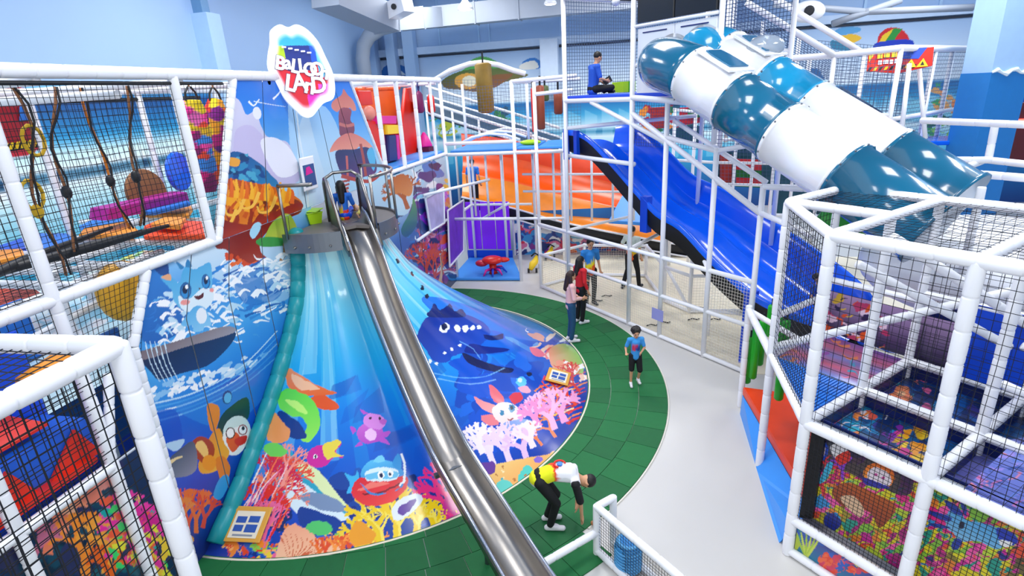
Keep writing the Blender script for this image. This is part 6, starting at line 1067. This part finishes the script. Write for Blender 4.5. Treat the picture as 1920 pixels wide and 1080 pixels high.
for i, (px, y0, y1, xx, m1, lab) in enumerate([(789, 150, 212, -5.7, PINK, 'magenta-purple hanging bag with a dark loop, left of the red bag'), (782, 165, 212, -5.9, ORNG, 'orange hanging bag partly hidden by the magenta one'), (810, 155, 212, -5.6, RED, 'slim red hanging bag right of the magenta one')]):
    b_ = onx(px, y1, xx); a_ = onx(px, y0 + 20, xx); a_[1] = b_[1]; t = thing('small_hanging_bag', lab, 'punching bag', b_, 'small bags on the blue deck frame'); obj('bag', sweep([b_, b_ + V(0, 0, .05), a_ - V(0, 0, .1), a_], [.05, .11, .1, .03], 12), mat('plum_vinyl', '#7a1c5a', .4) if i == 0 else m1, t, True); obj('loop', sweep([a_ + V(0, .05 * math.cos(q), .14 + .14 * math.sin(q)) for q in np.linspace(-1.5, 4.7, 12)], .018, 6), NAVY, t, True); obj('cord', sweep([a_ + V(0, 0, .28), V(a_[0], a_[1], 5.62)], .012, 5), BLK, t)
c = onx(797, 275, -5.8); t = thing('magenta_spring_toy', 'small magenta cone-shaped toy on a dark stand on the blue deck', 'toy', c); obj('cone', lathe(c, [(.2, 0), (.21, .04), (.12, .25), (.04, .38), (.01, .4)], 14), PINK, t, True); obj('stand', box(c + V(0, 0, -.08), (.35, .4, .14)), mat('plum_dark', '#5a1038', .5), t)
# hanging bags of the middle frame
for i, (px, y0, y1, dd, mm, lab) in enumerate([(1012, 160, 245, 15.6, mat('rust_vinyl', '#8a3a1c', .5), 'brown round bag hanging left of the tower, left of two'), (1021, 160, 190, 16.2, mat('moss_vinyl', '#4a5a2c', .5), 'short moss green bag hanging behind the brown one'), (1046, 172, 215, 15.0, mat('rust_vinyl', '#8a3a1c', .5), 'brown bag hanging next to the tower post'), (998, 165, 250, 15.9, RED, 'slim red pole bag at the left edge of the middle frame')]):
    a_ = dep(px, y0, dd); b_ = dep(px, y1, dd); b_ = V(a_[0], a_[1], b_[2]); t = thing('hanging_bag', lab, 'punching bag', b_, 'bags of the middle frame'); r = .12 if i != 3 else .05
    obj('bag', sweep([b_, b_ + V(0, 0, .04), a_ - V(0, 0, .04), a_], [r * .7, r, r, r * .7], 12), mm, t, True); obj('strap', sweep([a_, a_ + V(0, 0, .25)], .03, 6), BLK, t)
c = V(-2.9, 16, 3.86); t = thing('lime_mat_roll', 'small lime yellow cushion on the blue deck left of the blue slide', 'cushion', c); obj('cushion', ball(c + V(0, 0, .06), .22, 12, 8, (1.4, .7, .35)), LIME, t, True)
c = Fd(1.45, 1.7, 5.14); t = thing('lime_step_block', 'small lime green block on the upper tower deck behind the seated man', 'block', c); obj('block', box(c + V(0, 0, .12), (.4, .4, .24), B1), LIME, t); obj('block_strap', box(c + V(0, 0, .12), (.42, .06, .25), B1), GRN, t)
# ------------------------------------------------------------------ box in the lower left foreground
t = thing('corner_net_box', 'close white padded frame with black net in the lower left corner', 'net frame', V(-2.75, 2.26, 0))
X1, Y1, Z1 = -2.76, 2.26, 4.1
post(t, X1, Y1, 0, Z1 + .02, .058); beam(t, (X1, Y1, Z1), (X1, -.6, Z1), .058); beam(t, (X1, Y1, Z1), (-4.5, Y1 + .02, Z1 - .05), .058); post(t, -4.4, 3.23, 0, 3.4, .05); post(t, -4.4, 2.42, 0, 3.4, .05); beam(t, (-4.4, 3.25, 2.42), (-4.4, .4, 2.42), .05); post(t, X1, .3, 0, Z1, .058)
beam(t, (-4.4, 3.2, 2.4), (-4.4, 3.45, 3.2), .04); beam(t, (-4.35, 2.3, 4.0), (-4.35, .3, 4.0), .055)
net(t, (X1 - .05, .3, .1), (X1 - .05, Y1 - .04, .1), (X1 - .05, Y1 - .04, Z1 - .07), (X1 - .05, .3, Z1 - .07), .068, .004, BNET, .012, 31); net(t, (X1, Y1, Z1 - .03), (X1, .3, Z1 - .03), (-4.4, .3, Z1 - .03), (-4.4, Y1, Z1 - .03), .068, .004, BNET, .02, 32)
net(t, (-4.38, .4, 2.45), (-4.38, 3.2, 2.45), (-4.38, 3.2, 3.4), (-4.38, .4, 3.4), .068, .004, BNET, .01, 33); net(t, (-3.5, .3, .1), (-3.5, 2.3, .1), (-3.5, 2.3, 3.0), (-3.5, .3, 3.0), .075, .0038, BNET, .02, 34)
A, Pf = plane_art(V(-4.45, .6, 0), V(-4.45, 3.62, 0), V(-4.45, .6, 2.38), 330, 220, '#0e2a55', '#122a50')
A.scatter([(0, 1000), (150, 880), (215, 880), (330, 1080), (0, 1080)], ['#12405a', '#0c2040', '#1a5a6a', '#2a2a5a'], 90, 14, 34, 131, 'b')
for i, (x, y, h, c) in enumerate([(120, 1000, 60, '#f0906a'), (90, 1040, 70, '#e87a5a'), (160, 1080, 90, '#f08a2c'), (200, 1075, 80, '#f2a03a'), (255, 1060, 90, '#e82a9a'), (285, 1040, 60, '#d01a8a'), (240, 1000, 60, '#f03aa0'), (60, 1080, 80, '#c86a8a'), (300, 1080, 60, '#f0c83a'), (210, 1100, 60, '#e8601c')]): A.coral(x, y, h, c, i + 140, -92, w=20, dpt=4, spread=40)
A.blob(195, 905, 22, 13, '#f0988a', -30, wob=.15); A.blob(175, 930, 20, 14, '#e8806a', -20, wob=.15); A.blob(130, 955, 15, 9, '#f4b08a', -20, wob=.15); A.scatter([(190, 940), (330, 940), (330, 1080), (200, 1060)], ['#3ad06a', '#e8e03a', '#e82a9a', '#1aa0a0', '#f05a3a'], 90, 6, 15, 141, 'bc')
gridobj('coral_panel', Pf, A, PRINT, t); obj('panel_backing', slab([(-4.47, .6, 0), (-4.47, 3.62, 0), (-4.47, 3.62, 2.38), (-4.47, .6, 2.38)], (-.03, 0, 0)), BK, t)
t = thing('blue_red_foam_steps', 'blue foam steps with red triangular sides inside the lower left net box', 'foam steps', V(-4.7, 2.4, 2.45))
FB = mat('foam_blue', '#1d63d8', .45); FR = mat('foam_red', '#f0341c', .4)
for (y0, y1, z1, mm) in ((2.2, 3.3, 2.85, FB), (1.5, 2.2, 3.05, DBLUE), (.9, 1.5, 3.3, FB)): obj('step_block', rslab([(-4.6, y0, 2.46), (-4.6, y1, 2.46), (-5.15, y1, 2.46), (-5.15, y0, 2.46)], (0, 0, z1 - 2.46)), mm, t)
for y, z in ((3.1, 2.5), (2.55, 2.5), (2.0, 2.5), (1.6, 2.5)): obj('red_triangle', slab([(-4.56, y - .28, z), (-4.56, y + .2, z), (-4.56, y + .05, z + .32)], (-.03, 0, 0)), FR, t)
obj('red_sill', rslab([(-4.5, .6, 2.47), (-4.5, 3.2, 2.47), (-4.6, 3.2, 2.47), (-4.6, .6, 2.47)], (0, 0, .06)), FR, t); obj('orange_bolster', sweep([V(-4.75, 3.05, 3.28), V(-4.75, 3.4, 3.34)], .1, 14), mat('amber_vinyl2', '#f0941c', .4), t, True)
obj('blue_back', rslab([(-5.16, .6, 2.46), (-5.16, 3.4, 2.46), (-5.16, 3.4, 3.6), (-5.16, .6, 3.6)], (-.04, 0, 0)), DBLUE, t)
for yy, sz in ((2.95, .3), (2.3, .32)): obj('red_pad', rslab([(-4.7, yy - sz, 2.9), (-4.7, yy + sz * .4, 2.9), (-5.0, yy + sz * .2, 2.98), (-5.0, yy - sz, 2.98)], (0, 0, .04)), FR, t)

# ================================================================== people
SK = mat('skin', '#d9a07a', .5, noise=.04); HAIR = mat('black_hair', '#14100f', .55, noise=.3, nscale=50); BRH = mat('brown_hair', '#2e1712', .5, noise=.3, nscale=50)
def capsule(p, q, r0, r1, n=12, sq=1.0, axis=None):
    p = np.array(p, float); q = np.array(q, float); d = q - p; L = np.linalg.norm(d) + 1e-6; d /= L
    pts = []; rs = []
    for a_ in (-80, -50, -20): pts.append(p + d * r0 * math.sin(math.radians(a_))); rs.append(r0 * math.cos(math.radians(a_)))
    for a_ in (20, 50, 80): pts.append(q + d * r1 * math.sin(math.radians(a_))); rs.append(r1 * math.cos(math.radians(a_)))
    vs, fs = sweep(pts, rs, n)
    return vs, fs
def remeshed(name, vf, vox, m, parent, smooth_it=2, ratio=.5):
    o = obj(name, vf, m, parent, True)
    a_ = o.modifiers.new('r', 'REMESH'); a_.mode = 'VOXEL'; a_.voxel_size = vox; a_.use_smooth_shade = True
    b_ = o.modifiers.new('s', 'SMOOTH'); b_.iterations = smooth_it; b_.factor = .5
    c_ = o.modifiers.new('d', 'DECIMATE'); c_.ratio = ratio
    bpy.context.view_layer.update(); me = bpy.data.meshes.new_from_object(o.evaluated_get(bpy.context.evaluated_depsgraph_get()))
    o.modifiers.clear(); o.data = me; me.materials.clear()
    for q in (m if isinstance(m, (list, tuple)) else [m]): me.materials.append(q)
    me.polygons.foreach_set('use_smooth', [True] * len(me.polygons)); return o
def zonemat(name, bands):
    """cloth print split by object position: list of (axis value thresholds) -> drawn with vertex colours"""
    return printmat(name, .7)
CLOTH = printmat('printed_cloth', .75)
def person(lab, loc, yaw, h, J, top, legs, shoe, hair='short', hairm=None, sleeve=.6, shorts=False, fem=False, topfn=None, cat='person', arms_bare=True, headyaw=0, extra=None, skirt=None):
    """J: joints for a 1.7 m figure, local x right, y forward, z up"""
    k = h / 1.7; cy, sy_ = math.cos(yaw), math.sin(yaw); loc = V(*loc)
    def W(p): p = np.array(p, float) * k; return loc + V(p[0] * cy - p[1] * sy_, p[0] * sy_ + p[1] * cy, p[2])
    D = dict(pel=(0, 0, .93), wst=(0, 0, 1.08), chs=(0, .0, 1.3), nek=(0, -.01, 1.46), hed=(0, .02, 1.6), shl=(-.17, 0, 1.4), shr=(.17, 0, 1.4), ell=(-.23, -.03, 1.13), elr=(.23, -.03, 1.13), wrl=(-.25, .05, .9), wrr=(.25, .05, .9), hpl=(-.09, 0, .9), hpr=(.09, 0, .9), knl=(-.1, .02, .49), knr=(.1, .02, .49), anl=(-.1, -.03, .08), anr=(.1, -.03, .08), tol=(-.12, .14, .04), tor=(.12, .14, .04), fwd=(0, 1, 0)); D.update(J)
    G = {n_: W(p) if n_ != 'fwd' else None for n_, p in D.items()}
    t = thing('person', lab, cat, loc)
    fw = np.array(D['fwd'], float); fw /= np.linalg.norm(fw); FWD = V(fw[0] * cy - fw[1] * sy_, fw[0] * sy_ + fw[1] * cy, fw[2])
    upv = G['hed'] - G['nek']; upv /= np.linalg.norm(upv); FWD = FWD - upv * (FWD @ upv); FWD /= np.linalg.norm(FWD); RT = np.cross(FWD, upv)
    hs = k * (1.0 if h > 1.3 else 1.22)
    def E(c, rx, ry, rz, n=12):
        v, f = ball((0, 0, 0), 1, n, 9); return [c + RT * x * rx + FWD * y * ry + upv * z * rz for x, y, z in v], f
    hc = G['hed']
    parts = [E(hc + upv * .02 * hs, .078 * hs, .095 * hs, .1 * hs), E(hc - upv * .05 * hs + FWD * .025 * hs, .058 * hs, .065 * hs, .065 * hs), capsule(G['nek'] - upv * .03 * k, hc - upv * .04 * k, .052 * k, .05 * k), E(hc + FWD * .1 * hs - upv * .012 * hs, .013 * hs, .022 * hs, .02 * hs, 8), E(hc + RT * .08 * hs, .012 * hs, .02 * hs, .03 * hs, 8), E(hc - RT * .08 * hs, .012 * hs, .02 * hs, .03 * hs, 8)]
    g = .92 if fem else 1.0
    parts += [capsule(G['pel'], G['wst'], .125 * k, .115 * k * g), capsule(G['wst'], G['chs'], .115 * k * g, .135 * k * g), capsule(G['shl'], G['shr'], .06 * k, .06 * k), capsule(G['chs'], G['nek'], .12 * k, .06 * k)]
    for s in 'lr':
        sh, el, wr, hp, kn, an, to = [G[q + s] for q in ('sh', 'el', 'wr', 'hp', 'kn', 'an', 'to')]
        parts += [capsule(sh, el, .05 * k, .038 * k), capsule(el, wr, .038 * k, .026 * k), capsule(hp, kn, .088 * k, .055 * k), capsule(kn, an, .054 * k, .036 * k), capsule(an, to, .04 * k, .03 * k)]
        d = (wr - el); d /= np.linalg.norm(d); pc = wr + d * .05 * k; sdv = np.cross(d, FWD if abs(d @ FWD) < .9 else upv); sdv /= np.linalg.norm(sdv); cu = np.cross(sdv, d)
        parts.append(capsule(wr + d * .02 * k, wr + d * .07 * k, .03 * k, .032 * k, 8))
        for i, (o_, L) in enumerate(((-.03, .062), (-.01, .075), (.01, .07), (.03, .055))):
            b0 = wr + d * .085 * k + sdv * o_ * k; m0 = b0 + d * L * .55 * k; parts += [capsule(b0 - d * .02 * k, m0, .0115 * k, .0105 * k, 6), capsule(m0, m0 + (d * .8 + cu * .6) * L * .5 * k, .0105 * k, .009 * k, 6)]
        parts.append(capsule(wr + d * .03 * k - sdv * .02 * k, wr + d * .075 * k - sdv * .06 * k, .014 * k, .011 * k, 6))
    remeshed('body', join(*parts), .0105 * k, SK, t, 1, .35)
    # shirt
    e = .014 * k; sv = [capsule(G['pel'] + (G['pel'] - G['wst']) * .15, G['wst'], .138 * k, .13 * k * g), capsule(G['wst'], G['chs'], .13 * k * g, .15 * k * g), capsule(G['shl'], G['shr'], .075 * k, .075 * k), capsule(G['chs'], G['nek'] - (G['nek'] - G['chs']) * .2, .132 * k, .07 * k)]
    for s in 'lr':
        sh, el, wr = G['sh' + s], G['el' + s], G['wr' + s]
        if sleeve <= 1: sv.append(capsule(sh, sh + (el - sh) * sleeve, .067 * k, .06 * k))
        else: sv += [capsule(sh, el, .065 * k, .052 * k), capsule(el, el + (wr - el) * (sleeve - 1), .052 * k, .042 * k)]
    o = remeshed('shirt', join(*sv), .014 * k, CLOTH if topfn else top, t, 2, .4)
    if topfn:
        def fn(p):
            q = (p + loc_of(t) - loc) / k; lx = q[0] * cy + q[1] * sy_; ly = -q[0] * sy_ + q[1] * cy; return topfn(lx, ly, q[2])
        paint(o, fn)
    lv = [capsule(G['pel'] + V(0, 0, .0), (G['hpl'] + G['hpr']) / 2, .135 * k, .13 * k)]
    for s in 'lr':
        hp, kn, an = G['hp' + s], G['kn' + s], G['an' + s]
        if shorts: lv.append(capsule(hp, kn + (kn - hp) * -.05, .105 * k, .085 * k))
        else: lv += [capsule(hp, kn, .1 * k, .07 * k), capsule(kn, an - (an - kn) * .06, .07 * k, .058 * k)]
    remeshed('shorts' if shorts else 'trousers', join(*lv), .014 * k, legs, t, 2, .4)
    for s in 'lr': an, to = G['an' + s], G['to' + s]; hl = an + (an - to) * .25; hl[2] = to[2]; remeshed('shoe', join(capsule(hl, to, .045 * k, .042 * k), capsule(an, (an + to) / 2, .05 * k, .045 * k)), .012 * k, shoe, t, 1, .4)
    hm = hairm or HAIR
    hv = [E(hc + upv * .045 * hs - FWD * .02 * hs, .092 * hs, .1 * hs, .092 * hs)]
    if hair == 'long': hv += [capsule(hc - FWD * .06 * hs, G['chs'] - FWD * .11 * k, .085 * hs, .07 * k), capsule(hc + RT * .06 * hs - FWD * .03 * hs, G['nek'] + RT * .09 * k, .045 * hs, .04 * k), capsule(hc - RT * .06 * hs - FWD * .03 * hs, G['nek'] - RT * .09 * k, .045 * hs, .04 * k)]
    if hair == 'curly':
        r_ = random.Random(3)
        hv = [E(hc + upv * .05 * hs - FWD * .025 * hs, .11 * hs, .11 * hs, .1 * hs)]
        for i in range(40):
            a_ = r_.uniform(0, 6.28); b_ = r_.uniform(-.5, 1); q = RT * math.cos(a_) * math.cos(b_) + FWD * math.sin(a_) * math.cos(b_) + upv * math.sin(b_)
            if q @ FWD > .45 and q @ upv < .55: continue
            hv.append(E(hc + upv * .045 * hs - FWD * .02 * hs + q * .1 * hs, .03 * hs, .03 * hs, .03 * hs, 6))
    remeshed('hair', join(*hv), .013 * k, hm, t, 1, .4)
    ey = mat('eye_dark', '#160d0a', .3)
    for s in (-1, 1): obj('eye', E(hc + FWD * .089 * hs + RT * .03 * s * hs + upv * .004 * hs, .012 * hs, .008 * hs, .008 * hs, 8), ey, t, True); obj('eyebrow', E(hc + FWD * .09 * hs + RT * .032 * s * hs + upv * .028 * hs, .018 * hs, .006 * hs, .004 * hs, 6), hm, t, True)
    obj('mouth', E(hc + FWD * .087 * hs - upv * .055 * hs, .02 * hs, .006 * hs, .006 * hs, 8), mat('lips', '#a8443c', .4), t, True)
    return t, G, k, W
BLKC = mat('black_cloth', '#0d0e12', .8, noise=.1); WSH = mat('white_shoe', '#e9e6ea', .5); JEAN = mat('blue_denim', '#17496e', .8, noise=.2, nscale=20); PKC = mat('pale_pink_cloth', '#eebcb8', .8); RDC = mat('red_cloth', '#d8202a', .8); BSH = mat('dark_shoe', '#20222a', .5); RBL = mat('royal_cloth', '#1f56c0', .8)
# staff uniform: white / blue body with an orange-red and yellow swirl at the hem
def uni(base):
    def f(x, y, z):
        w_ = z + .05 * math.sin(x * 14)
        if w_ < 1.0 + .05 * math.sin(x * 9 + 2): return '#ee5a1c'
        if w_ < 1.17 and x > -.12 + .25 * (z - 1.0): return '#f4e21a'
        return base
    return f
# the bending man
p0 = onz(1040, 988); J = dict(pel=(0, -.16, .84), wst=(0, .02, .92), chs=(0, .22, .9), nek=(0, .36, .82), hed=(0, .49, .75), shl=(-.17, .32, .84), shr=(.17, .32, .84), ell=(-.17, .38, .55), elr=(.19, .38, .55), wrl=(-.1, .36, .29), wrr=(.16, .4, .28), hpl=(-.09, -.16, .81), hpr=(.09, -.16, .81), knl=(-.1, .06, .46), knr=(.1, .05, .46), anl=(-.1, -.08, .08), anr=(.1, -.05, .08), tol=(-.11, .1, .04), tor=(.12, .13, .04), fwd=(0, .5, -.85))
def bendfn(x, y, z):
    if y < .06 and z > .8: return '#ee4a1c' if y > -.02 + .05 * math.sin(x * 16) else '#eef01a'
    if abs(x) > .13 and z < .8 and y > .26: return '#0d0e12'
    if abs(x) > .19 and y > .25: return '#0d0e12'
    return '#f2f2f6'
t, G, k, W = person('man in white, orange and yellow staff shirt bending down beside the chute', (p0[0] - .02, p0[1] + .02, .018), math.radians(-78), 1.5, J, None, BLKC, WSH, topfn=bendfn, sleeve=.95)
bc = (G['wst'] + G['chs']) / 2 + V(0, 0, .125)
obj('back_emblem', join(sweep([bc + V(.0, 0, .0) + V(.07 * math.cos(a_), .07 * math.sin(a_), 0) for a_ in np.linspace(.4, 4.6, 12)], .012, 6)), RED, t, True); obj('emblem_core', lathe(bc, [(.035, -.01), (.035, .008)], 12), CYANB, t)
o = obj('picked_up_ball', ball(W((.02, .46, .1)) * [1, 1, 0] + V(.1, 0, .05), .03, 10, 7), mat('tan_ball', '#b87a52', .6)); tag(o, 'tiny tan ball on the tiles under the bending man', 'ball')
# boy
p0 = onz(1190, 722)
def boyfn(x, y, z):
    if y > .05 and 1.1 < z < 1.3 and abs(x) < .11: return '#d8305a' if x > .03 or (z > 1.22 and x > -.03) else '#1c3a9a'
    return '#3a9ae4'
J = dict(ell=(-.24, .04, 1.15), wrl=(-.1, .24, 1.12), elr=(.26, -.05, 1.14), wrr=(.3, .16, 1.1), knl=(-.1, .14, .5), anl=(-.1, -.02, .16), tol=(-.11, .14, .1), knr=(.11, .04, .5), anr=(.12, .02, .08), tor=(.14, .2, .04))
person('small boy with dark curly hair, light blue shirt and black shorts on the green tiles', (p0[0], p0[1], .018), math.radians(195), 1.12, J, None, BLKC, WSH, hair='curly', shorts=True, topfn=boyfn, sleeve=.7)
# women
p0 = onz(1072, 640); J = dict(ell=(-.25, .0, 1.13), wrl=(-.08, .2, 1.05), elr=(.25, .02, 1.13), wrr=(.1, .24, 1.08))
person('woman with long brown hair in pale pink jumper and blue jeans', (p0[0], p0[1], .018), math.radians(-70), 1.6, J, PKC, JEAN, WSH, hair='long', hairm=BRH, sleeve=1.8, fem=True)
p0 = onz(1089, 606); person('woman with long dark hair in red top and black trousers behind the one in pink', (p0[0], p0[1], .018), math.radians(-50), 1.62, dict(wrl=(-.12, .2, 1.05)), RDC, BLKC, WSH, hair='long', sleeve=1.7, fem=True)
# staff
p0 = onz(1107, 572); person('man in blue staff shirt with yellow swirl standing inside the enclosure', (p0[0], p0[1], .012), math.radians(205), 1.72, {}, None, BLKC, BSH, topfn=uni('#2b86d4'), sleeve=.7)
p0 = onz(1183, 541); J = dict(ell=(-.3, .05, 1.2), wrl=(-.2, .2, 1.02), knl=(-.14, .1, .5), anl=(-.2, -.1, .08), tol=(-.22, .07, .04), knr=(.15, .08, .5), anr=(.2, .08, .08), tor=(.22, .25, .04)); person('staff member in pale shirt with yellow hem, deep in the enclosure', (p0[0], p0[1], .012), math.radians(-20), 1.72, J, None, BLKC, BSH, topfn=uni('#d4e4de'), sleeve=.7)
SIT = dict(pel=(0, 0, .12), wst=(0, .02, .26), chs=(0, .04, .5), nek=(0, .08, .66), hed=(0, .13, .8), shl=(-.17, .04, .6), shr=(.17, .04, .6), ell=(-.24, .08, .34), elr=(.24, .08, .34), wrl=(-.12, .28, .28), wrr=(.12, .28, .3), hpl=(-.09, .03, .12), hpr=(.09, .03, .12), knl=(-.3, .34, .14), knr=(.3, .34, .14), anl=(.06, .42, .07), anr=(-.08, .34, .07), tol=(.18, .45, .05), tor=(-.2, .38, .05), fwd=(0, 1, -.25))
p0 = Fd(1.62, .55, 5.13); t, G, k, W = person('seated man in royal blue shirt on the upper deck of the tower', p0, math.radians(-60), 1.7, SIT, RBL, BLKC, BSH, sleeve=.8)
c = (G['wrl'] + G['wrr']) / 2 + (G['wrl'] - G['chs']) * .25; tb = obj('tablet', box(c + V(.05, -.02, .06), (.2, .02, .14), (.8, .2, .5)), BSH); tag(tb, 'dark tablet held by the seated man on the tower', 'tablet')
# child at the chute top, lying child, child on the orange slide, child on the blue slide, child right
SITL = dict(SIT, knl=(-.12, .42, .2), knr=(.12, .42, .2), anl=(-.12, .8, .1), anr=(.12, .8, .1), tol=(-.13, .88, .18), tor=(.13, .88, .18), hed=(0, .05, .82), fwd=(0, 1, 0), wrl=(-.22, .3, .2), wrr=(.22, .3, .2))
def bl(x, y, z): return '#f2c81c' if (z < .32 and x < 0) else ('#e8341c' if z < .26 else '#1f6cd4')
person('child with long black hair in blue and yellow at the chute top', CO + CD * .75 + V(0, 0, 3.42), math.radians(20), 1.15, SITL, None, DBLUE, BSH, hair='long', topfn=bl, sleeve=.8, fem=True)
LIE = dict(pel=(0, 0, .12), wst=(0, .2, .13), chs=(0, .42, .14), nek=(0, .58, .15), hed=(0, .72, .16), shl=(-.17, .5, .14), shr=(.17, .5, .14), ell=(-.26, .3, .1), elr=(.3, .6, .1), wrl=(-.24, .1, .06), wrr=(.3, .8, .06), hpl=(-.09, 0, .12), hpr=(.09, 0, .12), knl=(-.12, -.4, .14), knr=(.14, -.38, .2), anl=(-.12, -.8, .07), anr=(.16, -.7, .07), tol=(-.14, -.88, .1), tor=(.18, -.8, .1), fwd=(0, 0, 1))
person('child in pale yellow lying on the platform right of the chute', PC + V(.28, .62, 3.43), math.radians(-140), .95, LIE, mat('pale_yellow_cloth', '#f0e07a', .8), mat('flesh_tights', '#e0b08a', .6), BSH, sleeve=.8)
p0 = ony(893, 345, 18.4); person('visitor in light blue shirt standing at the start of the orange slide', p0 + V(0, -.35, -.75), math.radians(0), 1.6, {}, CYANB, BLKC, BSH)
pp = Lp[int(len(Lp) * .82)] * .35 + (Rp[int(len(Rp) * .82)] - V(0, 0, RH)) * .65; person('child in blue and black clothes sliding down the right lane of the blue slide', pp + V(0, 0, -.3), math.radians(-135), 1.15, SITL, RBL, BLKC, WSH)
pp = dep(1895, 640, 8.8); person('child in yellow clothes climbing at the right edge inside the net structure', pp + V(0, 0, -.55), math.radians(150), 1.1, dict(wrl=(-.3, .3, 1.4), ell=(-.3, .15, 1.2)), mat('bright_yellow_cloth', '#f4cc14', .8), mat('bright_yellow_cloth', '#f4cc14', .8), WSH)
